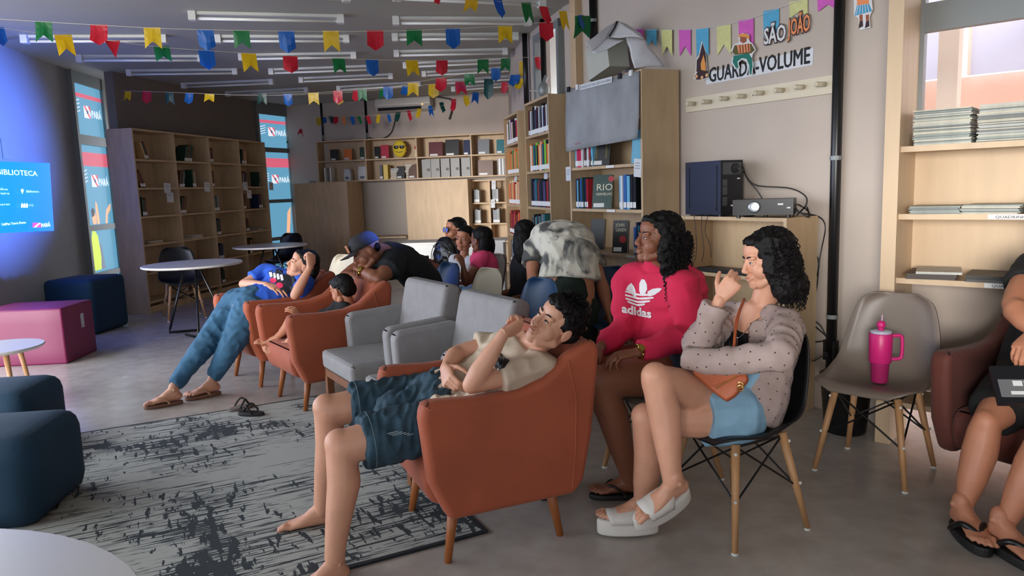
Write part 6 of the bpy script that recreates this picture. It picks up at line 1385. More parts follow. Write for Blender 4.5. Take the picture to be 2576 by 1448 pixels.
    sk = cloth('denim_skirt', bm, pm('denim_pale', (134, 174, 200), .85, var=.14, scale=9, bump=.15, bscale=200), t, .0075, 3, .007, 10, 7)
    # necklace
    nb = j['neck']+fwd*.02; q = [j['neck']+lat*.075-up*.005+fwd*.01, j['neck']+lat*.06-up*.06+fwd*.085, j['neck']-up*.135+fwd*.120, j['neck']-lat*.055-up*.06+fwd*.085, j['neck']-lat*.07-up*.005+fwd*.01]
    bm = NB(); tube(bm, spline(q, 6), .0016, 5); nk = obj('necklace', bm, pm('silver', (220, 220, 226), .2, metal=1), t); bm = NB(); limb(bm, [q[2], q[2]-up*.03], [.003, .004], 8); obj('pendant', bm, MATS['silver'], nk)
    # hair: shoulder length, thick and curly
    hairblob(t, hd, [((0, -.030, .045), (.092, .098, .082)), ((0, -.055, -.03), (.100, .082, .10)), ((-.075, -.018, -.04), (.038, .066, .10)), ((.075, -.018, -.04), (.038, .066, .10)), ((0, -.07, -.12), (.11, .075, .075)), ((-.085, -.02, -.12), (.035, .05, .06)), ((0, .040, .082), (.055, .036, .022))], amp=.012, sc=34, vox=.0065, it=1, seed=2)
    st = []
    for i in range(420):
        a = rnd.uniform(-2.1, 2.1); rr = rnd.uniform(.088, .108); p = (rr*math.sin(a), -.035-rr*.85*math.cos(a), rnd.uniform(-.13, .07)); st.append((p, rnd.uniform(.04, .11)))
    curls(t, hd, st, .12, turns=6, seed=4)
    # crossbody bag resting in the lap, and its strap
    c = P(1812, 968, 2.66); bg_ = thing('crossbody_bag', 'tan leather crossbody bag in the lap of the girl in the cardigan', 'bag', c)
    mb = pm('leather_tan', (168, 84, 48), .5, var=.12, scale=8, bump=.08, bscale=60); r_ = (P(1880, 950, 2.58)-P(1745, 945, 2.66)).normalized(); n_ = V(-.45, -.75, .45).normalized(); n_ = (n_-r_*n_.dot(r_)).normalized(); u_2 = n_.cross(r_); u_2 = u_2 if u_2.z > 0 else -u_2
    bm = NB(); prism(bm, [(-.10, .035), (-.085, .05), (.095, .045), (.10, .02), (.055, -.04), (.025, -.062), (-.02, -.03)], c-n_*.02, r_, u_2, n_, .04); bev(bm, .010, 3); obj('pouch', bm, mb, bg_, smooth=True)
    bm = NB(); prism(bm, [(-.098, .038), (-.085, .052), (.097, .047), (.06, .028), (.0, .0), (-.03, -.012)], c+n_*.0205, r_, u_2, n_, .004); obj('flap', bm, mb, bg_)
    bm = NB(); cone(bm, c+n_*.026-r_*.012-u_2*.018, c+n_*.026+r_*.06+u_2*.03, .0025, .0025, 6); obj('zip', bm, pm('gold_metal', (196, 160, 90), .3, metal=1), bg_)
    for q in (0, .012): bm = NB(); tube(bm, [c+n_*.026+r_*(.075+.011*math.cos(a))+u_2*(-.002-q+.011*math.sin(a)) for a in [2*math.pi*i/12 for i in range(13)]], .0022, 6); obj('ring', bm, MATS['gold_metal'], bg_)
    bm = NB(); pts = spline([P(1872, 752, 2.93), P(1858, 790, 2.82), P(1850, 830, 2.765), P(1846, 880, 2.70), P(1838, 930, 2.68), c+u_2*.045-r_*.0], 6); 
    tube(bm, pts, .006, 6); obj('strap', bm, mb, bg_, smooth=True)
    # white platform sandals
    mwht = pm('sandal_white', (212, 206, 198), .55)
    for nm, heel, toe, upv, an, dd in (('white platform slide flat on the floor under the girl in the cardigan', V(*G(1652, 1352)), V(*G(1493, 1362)), ZV, V(j['anL'].x, j['anL'].y, .148), fL), ('white platform slide dangling from the raised foot of the girl in the cardigan', None, None, upR, j['anR'], dR)):
        d = dd.normalized(); x = d.cross(upv).normalized(); uu = x.cross(d).normalized(); o = an-uu*.0745*.95-d*.062; h = .068; L = .248
        tt_ = thing('platform_slide', nm, 'sandal', o-uu*h); out = []
        for k in range(30):
            a = 2*math.pi*k/30; cx = math.cos(a); q = (cx+1)/2; out.append((L/2+cx*L/2, math.sin(a)*(.036+.010*q)))
        bm = NB(); prism(bm, out, o-uu*h, d, x, uu, h-.002); bev(bm, .010, 3, 40); obj('sole', bm, mwht, tt_, smooth=True)
        bm = NB(); rows = []
        for i in range(9):
            k = i/8; r = []
            for q in range(15):
                a = math.pi*q/14; w = .052-.004*abs(k-.5); hh = .058-.014*k+(.012*math.sin(a)**4 if k < .01 else 0); r.append(bm.verts.new(o+d*(.098+.095*k+(.018*math.sin(a) if k > .9 else -.018*math.sin(a) if k < .1 else 0))+x*(w*math.cos(a))+uu*(hh*math.sin(a)**.7-.012)))
            rows.append(r)
        thick(bm, rows, .006); obj('strap', bm, mwht, tt_, smooth=True)
cardigan_girl()
# ---- girl in the pink sweatshirt
def pink_girl():
    j = {}
    j['hipL'] = P(1702, 932, 3.34); j['hipR'] = P(1660, 905, 3.56); j['pel'] = (j['hipL']+j['hipR'])/2+V(.03, .01, .02)
    j['knL'] = P(1506, 958, 3.14); j['anL'] = P(1590, 1215, 3.20); j['knR'] = P(1452, 935, 3.34); j['anR'] = P(1412, 1188, 3.36)
    j['shL'] = P(1716, 716, 3.32); j['shR'] = P(1580, 700, 3.56); j['neck'] = P(1660, 672, 3.46); j['mid'] = lp(j['pel'], j['neck'], .5)+V(.03, .02, 0)
    j['elL'] = P(1738, 838, 3.24); j['wrL'] = P(1602, 886, 3.12); j['elR'] = P(1572, 818, 3.50); j['wrR'] = P(1512, 872, 3.34)
    t = person('girl with long curls in a hot pink sweatshirt, looking up at the screen', j['pel'])
    hd = head_from_eyes(P(1612, 596, 3.38), (-.93, -.26, .12), (.05, 0, 1), 1.0)
    hl = hand_mesh(j['wrL'], V(-.95, -.1, -.12), V(-.1, .1, -1), False, (.35, .38, .42, .5), (.4, .3), .95); hr = hand_mesh(j['wrR'], V(-.6, -.1, -.5), V(.2, .2, -.8), True, (.6, .65, .7, .75), (.4, .4), .95)
    fl_ = foot_mesh(V(j['anL'].x, j['anL'].y, .105), V(-.97, .03, 0), ZV, False, .98); fr_ = foot_mesh(V(j['anR'].x, j['anR'].y, .105), V(-.5, -.8, 0), ZV, True, .98)
    body(t, 'brown', j, 1.0, 1.08, 1.15, hd, (hl, hr), (fl_, fr_), nose=1.2, lips=1.25, jaw=1.05, lf=1.3)
    face_bits(t, hd[1], hd[0], hd[2], lipc=(128, 62, 60))
    sd = j['shR']-j['shL']; fwd = sd.cross(j['neck']-j['pel']).normalized(); fwd = fwd if fwd.x < 0 else -fwd; up = (j['neck']-j['mid']).normalized(); lat = sd.normalized()
    ms = pm('sweat_pink', (204, 34, 74), .9, bump=.15, bscale=260); st = torso_stations(j['pel'], j['mid'], j['neck'], sd, 1.0, 1.12, .026, .07, 1.0, .03)
    bm = NB(); loft(bm, st, sd); limb(bm, [j['neck']-up*.02, j['neck']+up*.012], [.074, .070])
    for k in 'LR': limb(bm, [j['neck']+(j['sh'+k]-j['neck'])*.4-up*.03, j['sh'+k], lp(j['sh'+k], j['el'+k], .5), j['el'+k], lp(j['el'+k], j['wr'+k], .5), lp(j['el'+k], j['wr'+k], .93)], [.075, .078, .074, .066, .060, .046], flat1=True)
    sw = cloth('sweatshirt', bm, ms, t, .0085, 5, .012, 7, 2, (1, 1, 1.6))
    # chest print: three leaves with stripes and the word
    bpy.context.view_layer.update()
    def on_chest(px, py, lift=.003):
        d = ray(px, py).normalized(); o = sw.matrix_world.inverted() @ cC; ok, loc, nor, _ = sw.ray_cast(o, d)
        return (sw.matrix_world @ loc+nor*lift, nor) if ok else (P(px, py, 3.3), -d)
    mwp = pm('print_shirt_white', (226, 222, 222), .8)
    def decal(pts, name='logo', lift=.002, sub=10):
        # outline in pixels -> filled patch that follows the cloth
        bm = NB(); n = len(pts); cx = sum(p[0] for p in pts)/n; cy = sum(p[1] for p in pts)/n; rings = []
        for q in (1, .66, .33): rings.append([bm.verts.new(on_chest(cx+(x-cx)*q, cy+(y-cy)*q, lift)[0]) for x, y in pts])
        ce = bm.verts.new(on_chest(cx, cy, lift)[0])
        for a, b in zip(rings, rings[1:]):
            for i in range(n): k = (i+1) % n; bm.faces.new((a[i], b[i], b[k], a[k]))
        for i in range(n): bm.faces.new((rings[-1][i], ce, rings[-1][(i+1) % n]))
        bmesh.ops.recalc_face_normals(bm, faces=bm.faces[:]); obj(name, bm, mwp, t)
    def S(x, y): return (1380+x/3.367, 700+y/3.367)
    for leaf in ([(655, 95), (672, 62), (700, 38), (722, 62), (738, 100), (745, 150), (728, 158), (690, 118)], [(770, 100), (772, 40), (790, 5), (815, 10), (835, 50), (838, 90), (820, 130), (800, 150), (780, 140)], [(840, 110), (880, 88), (930, 80), (962, 84), (945, 108), (905, 135), (870, 150), (845, 150)]):
        decal([S(*p) for p in leaf])
    for k, (y0, x0, x1) in enumerate(((108, 650, 905), (138, 648, 892), (166, 652, 862), (192, 668, 820))):
        n = 9; top = [(x0+(x1-x0)*i/n, y0+26*math.sin(i/n*2.6)-4+8*i/n) for i in range(n+1)]; decal([S(*p) for p in top]+[S(p[0], p[1]+13) for p in top[::-1]], 'logo_stripe', .003)
    # word, letter meshes wrapped onto the cloth
    cu = bpy.data.curves.new('t', 'FONT'); cu.body = 'adidas'; cu.size = 1; cu.offset = .035; cu.resolution_u = 3; to = link(bpy.data.objects.new('t', cu)); me = eval_mesh(to); bpy.data.objects.remove(to)
    b2 = NB(); b2.from_mesh(me); bmesh.ops.triangulate(b2, faces=b2.faces[:]); bmesh.ops.subdivide_edges(b2, edges=[e for e in b2.edges if e.calc_length() > .12], cuts=2); w = max(v.co.x for v in b2.verts)
    for v in b2.verts:
        q = v.co.x/w; px, py = 622+q*252, 285+q*50-v.co.y*100; v.co = on_chest(*S(px, py), .003)[0]
    bmesh.ops.recalc_face_normals(b2, faces=b2.faces[:]); obj('logo_word', b2, mwp, t)
    # denim shorts
    bm = NB(); limb(bm, [j['pel']+up*.08, j['pel']+up*.02, (j['hipL']+j['hipR'])/2], [.125, .145, .135]); limb(bm, [j['hipL'], lp(j['hipL'], j['knL'], .22)], [.128, .122], flat1=True); limb(bm, [j['hipR'], lp(j['hipR'], j['knR'], .22)], [.126, .120], flat1=True)
    cloth('denim_shorts', bm, pm('denim_mid', (58, 76, 92), .85, var=.2, scale=10, bump=.1, bscale=160), t, .008, 3, .006, 11, 3)
    # watch
    d = (j['wrL']-j['elL']).normalized(); c = j['wrL']-d*.012; x, y, _ = frame(d); bm = NB(); tube(bm, [c+(x*math.cos(a)+y*math.sin(a))*.031 for a in [2*math.pi*i/18 for i in range(19)]], .006, 6); wt = obj('watch', bm, pm('watch_gold', (206, 176, 96), .25, metal=1), t, smooth=True)
    n = (V(0, -.8, .6)-d*V(0, -.8, .6).dot(d)).normalized(); bm = NB(); lathe(bm, [(.015, 0), (.017, .004), (.015, .008)], c+n*.031, 20, axes(d, n)); obj('watch_face', bm, MATS['watch_gold'], wt)
    hairblob(t, hd, [((0, -.030, .050), (.088, .096, .080)), ((0, -.075, -.04), (.10, .075, .11)), ((.078, -.03, -.06), (.032, .058, .11)), ((-.078, -.03, -.06), (.032, .058, .11)), ((0, -.095, -.15), (.105, .065, .085)), ((.08, -.06, -.16), (.035, .05, .07)), ((-.08, -.06, -.16), (.035, .05, .07)), ((0, .042, .080), (.052, .036, .022))], amp=.012, sc=34, vox=.0065, it=1, seed=5)
    rnd = random.Random(9); stt = []
    for i in range(420):
        a = rnd.uniform(-2.0, 2.0); rr = rnd.uniform(.088, .112); stt.append(((rr*math.sin(a), -.045-rr*.9*math.cos(a), rnd.uniform(-.19, .05)), rnd.uniform(.05, .14)))
    curls(t, hd, stt, .13, turns=6, seed=8)
    flipflop(V(j['anL'].x+.058, j['anL'].y, .002), V(j['anL'].x-.195, j['anL'].y+.01, .002), 'black flip-flop on the bare foot of the girl in pink, toe to the screen', m_foam, w=.095, strapc=m_strap, h=.024)
    d = V(-.5, -.8, 0).normalized(); a = V(j['anR'].x, j['anR'].y, .002); flipflop(a-d*.058, a+d*.195, 'black flip-flop half under the rust armchair on the other foot of the girl in pink', m_foam, w=.095, strapc=m_strap, h=.024)
pink_girl()
# ---- seated person at the right edge
def edge_person():
    j = {}
    j['knR'] = P(2482, 1062, 2.80); j['anR'] = P(2418, 1300, 2.76); j['knL'] = P(2640, 1085, 2.60); j['anL'] = P(2516, 1345, 2.62)
    pel = cP-fP*(-.02)+V(0, 0, .55); sd = V(-.51, .86, 0)                       # to the person's right: away from the camera
    j['hipR'] = pel+sd*.09; j['hipL'] = pel-sd*.09; j['pel'] = pel+V(0, 0, .01); j['neck'] = pel-fP*.16+V(0, 0, .50); j['mid'] = pel-fP*.06+V(0, 0, .25)
    j['shR'] = j['neck']+sd*.18-ZV*.06; j['shL'] = j['neck']-sd*.18-ZV*.06
    j['elR'] = P(2545, 765, 2.92); j['wrR'] = P(2600, 838, 2.74); j['elL'] = j['shL']+fP*.12-ZV*.24; j['wrL'] = j['elL']+fP*.20+sd*.08
    t = person('person in black clothes and thick black flip-flops seated beside the magazine shelves', j['pel'])
    hd = (j['neck']+V(0, 0, .16), axes(fP, ZV), 1.0)
    hl = hand_mesh(j['wrL'], fP+sd*.3, V(0, 0, -1), False, (.4,)*4); hr = hand_mesh(j['wrR'], fP*.5-ZV*.3, V(0, 0, -1), True, (.4,)*4)
    tr = V(-.10, -1, 0); tl_ = V(.15, -1, 0); z0 = .118
    fr_ = foot_mesh(V(j['anR'].x, j['anR'].y, z0), tr, ZV, True, 1.02); fl_ = foot_mesh(V(j['anL'].x, j['anL'].y, z0), tl_, ZV, False, 1.02)
    body(t, 'tan', j, 1.0, 1.1, 1.2, hd, (hl, hr), (fr_, fl_)); face_bits(t, hd[1], hd[0], hd[2])
    mk = pm('clothes_black', (12, 11, 12), .85, bump=.1, bscale=60); side = j['shR']-j['shL']
    bm = NB(); loft(bm, torso_stations(j['pel'], j['mid'], j['neck'], side, 1.0, 1.2, .02, -.1, 1.0, .04), side)
    for k in 'LR': limb(bm, [j['neck']-ZV*.05, j['sh'+k], lp(j['sh'+k], j['el'+k], .5)], [.07, .075, .075], flat1=True)
    for k in 'LR': limb(bm, [j['pel'], j['hip'+k], lp(j['hip'+k], j['kn'+k], .45), lp(j['hip'+k], j['kn'+k], .80)], [.15, .13, .12, .105], flat1=True)
    cloth('black_clothes', bm, mk, t, .009, 4, .008, 9, 2)
    hairblob(t, hd, [((0, -.03, .05), (.088, .096, .08)), ((0, -.075, -.05), (.095, .07, .12))], amp=.006)
    # black tablet case with a white label on the lap
    c = P(2548, 985, 2.62); tb = thing('tablet_case', 'black padded case with a white label on the lap of the person in black', 'case', c); r_ = V(.93, -.33, .05).normalized(); n_ = V(-.35, -.60, .72).normalized(); n_ = (n_-r_*n_.dot(r_)).normalized(); u_ = n_.cross(r_)
    bm = NB(); fbox(bm, c-r_*.06-u_*.06, r_, u_, n_, .24, .16, .02); bev(bm, .006); obj('case', bm, m_case, tb)
    bm = NB(); fbox(bm, c-r_*.045-u_*.035+n_*.0205, r_, u_, n_, .10, .075, .0008); obj('label', bm, pm('label_grey', (110, 110, 112), .7), tb)
    for a, b, w, h in ((.0, .012, .03, .022), (.035, .024, .016, .008), (.035, .008, .016, .008), (-.012, -.024, .05, .014)): bm = NB(); fbox(bm, c+r_*a+u_*b+n_*.0214, r_, u_, n_, w, h, .0006); obj('label_mark', bm, m_tag, tb)
    for an, d, lab in ((j['anR'], tr, 'thick black platform flip-flop of the person at the magazine shelves, foot nearer the empty chair'), (j['anL'], tl_, 'thick black platform flip-flop of the person at the magazine shelves, outer foot')):
        d = d.normalized(); a = V(an.x, an.y, .0005); flipflop(a-d*.065, a+d*.20, lab, m_foam, w=.112, strapc=m_strap, h=.036, sr=.012)
edge_person()
# ================================================================== people further back
def seated(t, j, skin, s, hd, shirt, smat, hands=(), feet=(), wide=1.0, fat=1.0, sleeve=.6, long=False, lo=-.1, legs=True, vox=.009, nose=1.0, hi=.98, seed=0, armL=True, armR=True, headvox=.004, off=.016):
    body(t, skin, j, s, wide, fat, hd, hands, feet, legs=legs, vox=vox, headvox=headvox, nose=nose, armL=armL, armR=armR)
    sd = j['shR']-j['shL']; up = (j['neck']-j['mid']).normalized(); bm = NB(); loft(bm, torso_stations(j['pel'], j['mid'], j['neck'], sd, s, wide*1.06, off, lo, hi, .01), sd)
    for k in 'LR':
        if (k == 'L' and not armL) or (k == 'R' and not armR): continue
        p = [j['neck']+(j['sh'+k]-j['neck'])*.4-up*.03, j['sh'+k], lp(j['sh'+k], j['el'+k], sleeve*.5), lp(j['sh'+k], j['el'+k], sleeve)]; limb(bm, p, [.066*s, .070*s*fat, .068*s*fat, .070*s*fat], flat1=True)
    return cloth(shirt, bm, smat, t, .0095, 4, .008, 10, seed)
# ---- woman reclining in blue T-shirt and jeans
def blue_woman():
    j = {}; j['pel'] = P(638, 770, 5.52); j['hipL'] = P(630, 782, 5.42); j['hipR'] = P(600, 768, 5.60)
    j['knL'] = P(575, 880, 5.22); j['anL'] = P(534, 968, 5.20); j['knR'] = P(506, 880, 5.20); j['anR'] = P(436, 985, 5.00)
    j['shL'] = P(768, 712, 5.52); j['shR'] = P(672, 682, 5.86); j['neck'] = P(738, 690, 5.72); j['mid'] = lp(j['pel'], j['neck'], .5)+V(.02, 0, -.02)
    j['elL'] = P(742, 742, 5.34); j['wrL'] = P(780, 672, 5.40); j['elR'] = P(612, 714, 5.72); j['wrR'] = P(672, 716, 5.52)
    t = person('woman in blue T-shirt and jeans lying back in an armchair, head on her fist', j['pel'])
    hd = head_from_eyes(P(733, 655, 5.55), (-.82, -.42, .36), (.45, -.05, .9), 1.0)
    hl = hand_mesh(j['wrL'], V(.05, .25, .9), V(-.7, .6, 0), False, (.8, .85, .9, .9), (.5, .4), 1.0); hr = hand_mesh(j['wrR'], V(.85, -.35, -.25), V(0, .3, -1), True, (.25, .22, .25, .3), (.2, .2), 1.0)
    fR = V(-.85, -.5, 0); z = .105; fl_ = foot_mesh(V(j['anL'].x, j['anL'].y, z), V(-.75, -.6, 0), ZV, False, .98); fr_ = foot_mesh(V(j['anR'].x, j['anR'].y, z), fR, ZV, True, .98); j['anL'].z = max(j['anL'].z, .12); j['anR'].z = max(j['anR'].z, .12)
    m = pm('tee_blue', (34, 84, 190), .85, var=.1, scale=6, bump=.1, bscale=200)
    seated(t, j, 'light', .98, hd, 't_shirt', m, (hl, hr), (fl_, fr_), wide=1.08, lo=-.18, sleeve=.62, seed=3); face_bits(t, hd[1], hd[0], hd[2], lipc=(170, 90, 84))
    bm = NB()
    for k in 'LR': limb(bm, [j['pel'], j['hip'+k], lp(j['hip'+k], j['kn'+k], .5), j['kn'+k], lp(j['kn'+k], j['an'+k], .35), lp(j['kn'+k], j['an'+k], .93)], [.160, .136, .104, .078, .070, .052], flat1=True)
    sdj = j['shR']-j['shL']; loft(bm, torso_stations(j['pel'], j['mid'], j['neck'], sdj, .98, 1.1, .022, -.22, .02), sdj)
    cloth('jeans', bm, pm('denim_blue', (52, 96, 128), .85, var=.2, scale=5, bump=.12, bscale=160), t, .009, 4, .009, 14, 4)
    hairblob(t, hd, [((0, -.03, .045), (.084, .095, .080)), ((0, -.08, -.03), (.085, .06, .11)), ((-.05, -.05, -.14), (.05, .05, .10)), ((.055, -.055, -.10), (.04, .05, .10)), ((0, .035, .078), (.055, .04, .022))], amp=.004, sc=30, seed=4)
    # dark print on the chest
    bpy.context.view_layer.update(); sh = [c for c in t.children if c.name.startswith('t_shirt')][0]
    pr_ = decal(sh, densify([(672, 684), (700, 676), (742, 700), (744, 736), (714, 740), (696, 716)], 4), pm('print_navy', (20, 24, 36), .8), 'shirt_print', t, .004, 5.5)
    for cx, cy in ((688, 706), (704, 718)): decal(sh, [(cx+9*math.cos(q*.63), cy+7*math.sin(q*.63)) for q in range(10)], MATS['cover_pink'], 'print_dot', t, .006, 5.5)
    for k in range(4): decal(sh, densify([(678+k*9, 686+k*2), (684+k*9, 685+k*2), (687+k*9, 696+k*3), (681+k*9, 698+k*3)], 2), MATS['print_shirt_white'], 'print_letter', t, .006, 5.5)
    for an, d, lab in ((j['anL'], V(-.75, -.6, 0), 'tan flip-flop on the nearer foot of the woman in jeans'), (j['anR'], fR, 'tan flip-flop on the outstretched foot of the woman in jeans')):
        d = d.normalized(); a = V(an.x, an.y, .002); flipflop(a-d*.058, a+d*.195, lab, pm('sandal_tan', (126, 88, 70), .6), w=.092, strapc=pm('strap_tan', (190, 150, 120), .5), h=.024)
blue_woman()
# ---- man with cap leaning over the chair back
def cap_man():
    j = {}; j['pel'] = P(1095, 800, 5.75); j['hipL'] = P(1090, 830, 5.62); j['hipR'] = P(1078, 812, 5.88); j['knL'] = P(990, 905, 5.50); j['knR'] = P(985, 890, 5.80); j['anL'] = G(1010, 1000)+ZV*.1; j['anR'] = G(1030, 985)+ZV*.1
    j['neck'] = P(958, 634, 5.42); j['mid'] = P(1052, 690, 5.62); j['shL'] = P(992, 662, 5.22); j['shR'] = P(945, 650, 5.62); j['elL'] = P(952, 702, 5.05); j['wrL'] = P(908, 680, 5.16); j['elR'] = P(866, 694, 5.45); j['wrR'] = P(918, 708, 5.24)
    t = person('man in black T-shirt and dark cap leaning forward over the back of an armchair', j['pel'])
    hd = head_from_eyes(P(893, 648, 5.16), (-.80, -.40, -.40), (-.40, 0, .92), 1.08)
    hl = hand_mesh(j['wrL'], V(-.2, .5, .1), V(0, .3, -1), False, (.5,)*4, (.3, .3), 1.0); hr = hand_mesh(j['wrR'], V(.6, -.5, 0), V(0, .2, -1), True, (.4,)*4, (.3, .3), 1.0)
    m = pm('tee_black', (16, 20, 26), .85, bump=.1, bscale=120); seated(t, j, 'brown', 1.08, hd, 't_shirt', m, (hl, hr), (), wide=1.1, fat=1.25, sleeve=.45, seed=1); face_bits(t, hd[1], hd[0], hd[2], lipc=(120, 70, 64))
    bm = NB()
    for k in 'LR': limb(bm, [j['pel'], j['hip'+k], lp(j['hip'+k], j['kn'+k], .5), j['kn'+k], lp(j['kn'+k], j['an'+k], .5), lp(j['kn'+k], j['an'+k], .95)], [.15, .12, .1, .08, .075, .07], flat1=True)
    cloth('trousers', bm, pm('trouser_dark', (26, 30, 36), .85), t, .01, 4, .006, 10)
    hairblob(t, hd, [((0, -.058, .0), (.070, .045, .040))], amp=.001, sc=40)
    # cap
    c, M, s = hd; w = lambda p: c+M @ (Vector(p)*s); bm = NB(); rows = []
    for i in range(8):
        e = i/7*math.pi/2; rows.append([bm.verts.new(w((math.cos(a)*.086*math.cos(e)**.8, -.010+math.sin(a)*.106*math.cos(e)**.8, .030+.098*math.sin(e)**.9))) for a in [2*math.pi*k/24 for k in range(24)]])
    for a, b in zip(rows, rows[1:]):
        for k in range(24): q = (k+1) % 24; bm.faces.new((a[k], a[q], b[q], b[k]))
    bm.faces.new(rows[0][::-1]); bm.faces.new(rows[-1]); mcap = pm('cap_dark', (34, 32, 36), .8); cp = thing('cap', 'dark baseball cap on the head of the man leaning over', 'cap', w((0, 0, .05))); obj('crown', bm, mcap, cp, smooth=True)
    bm = NB(); rows = []
    for i in range(6):
        r = []
        for k in range(11): a = (k-5)/5; r.append(bm.verts.new(w((a*(.078-.010*i/5), .078*math.sqrt(max(0, 1-a*a*.75))+.016+.082*i/5*math.sqrt(max(.05, 1-a*a*.55)), .034-.006*i/5-.014*a*a))))
        rows.append(r)
    thick(bm, rows, .004); obj('brim', bm, mcap, cp, smooth=True)
    bm = NB(); fbox(bm, w((-.03, .098, .045)), M.col[0], M.col[2], M.col[1], .06*s, .05*s, .004); obj('badge', bm, MATS['skin_tan'], cp)
    # watch
    d = (j['wrL']-j['elL']).normalized(); c2 = j['wrL']-d*.02; x, y, _ = frame(d); bm = NB(); tube(bm, [c2+(x*math.cos(a)+y*math.sin(a))*.034 for a in [2*math.pi*i/18 for i in range(19)]], .008, 6); wt = obj('watch', bm, MATS['watch_gold'], t, smooth=True)
    n = (V(0, -1, .3)-d*V(0, -1, .3).dot(d)).normalized(); bm = NB(); lathe(bm, [(.018, 0), (.02, .006), (.017, .01)], c2+n*.034, 20, axes(d, n)); obj('watch_face', bm, MATS['watch_gold'], wt)
cap_man()
# ---- small boy curled in the middle armchair
def kid():
    j = {}; j['pel'] = cK-fK*.04+V(0, 0, .50); sd = V(fK.y, -fK.x, 0); sd = sd if sd.y > 0 else -sd
    j['hipR'] = j['pel']+sd*.07; j['hipL'] = j['pel']-sd*.07; j['neck'] = P(888, 768, 5.12); j['mid'] = lp(j['pel'], j['neck'], .5); j['shL'] = P(918, 795, 5.03); j['shR'] = P(862, 782, 5.28)
    j['knL'] = j['pel']+fK*.20-sd*.12+V(0, 0, .04); j['knR'] = j['pel']+fK*.22+sd*.10+V(0, 0, .05); j['anL'] = P(716, 868, 4.98); j['anR'] = P(700, 848, 5.10)
    j['elL'] = j['shL']+fK*.02-ZV*.17; j['wrL'] = j['elL']+fK*.15; j['elR'] = j['shR']+fK*.05-ZV*.16; j['wrR'] = P(756, 794, 5.05)
    t = person('small boy in a black top curled up barefoot in a rust armchair', j['pel'])
    hd = head_from_eyes(P(842, 736, 5.14), (-.78, .48, -.30), (-.12, 0, 1), .92)
    hl = hand_mesh(j['wrL'], fK, -ZV, False, (.4,)*4, s=.75); hr = hand_mesh(j['wrR'], fK*.5+ZV*.5, V(0, .5, -.5), True, (.5,)*4, s=.75)
    fl_ = foot_mesh(j['anL'], V(-.9, -.15, -.05), V(-.1, -.75, .5), False, .80); fr_ = foot_mesh(j['anR'], V(-.97, -.2, .18), V(.15, -.5, .8), True, .80)
    seated(t, j, 'tan', .74, hd, 't_shirt', pm('tee_kid', (20, 24, 24), .85), (hl, hr), (fl_, fr_), seed=6, sleeve=.7); face_bits(t, hd[1], hd[0], hd[2])
    bm = NB()
    for k in 'LR': limb(bm, [j['pel'], j['hip'+k], lp(j['hip'+k], j['kn'+k], .8)], [.10, .085, .075], flat1=True)
    cloth('shorts', bm, MATS['trouser_dark'], t, .009, 3, .005)
    hairblob(t, hd, [((0, -.026, .042), (.079, .095, .078)), ((0, -.066, -.01), (.073, .050, .062)), ((0, .035, .078), (.062, .045, .026))], amp=.003, sc=50)
    a = P(862, 788, 5.02); bm = NB(); sphere(bm, a, V(.03, .012, .03)); obj('shirt_print', bm, MATS['cover_lime green'], t)
kid()
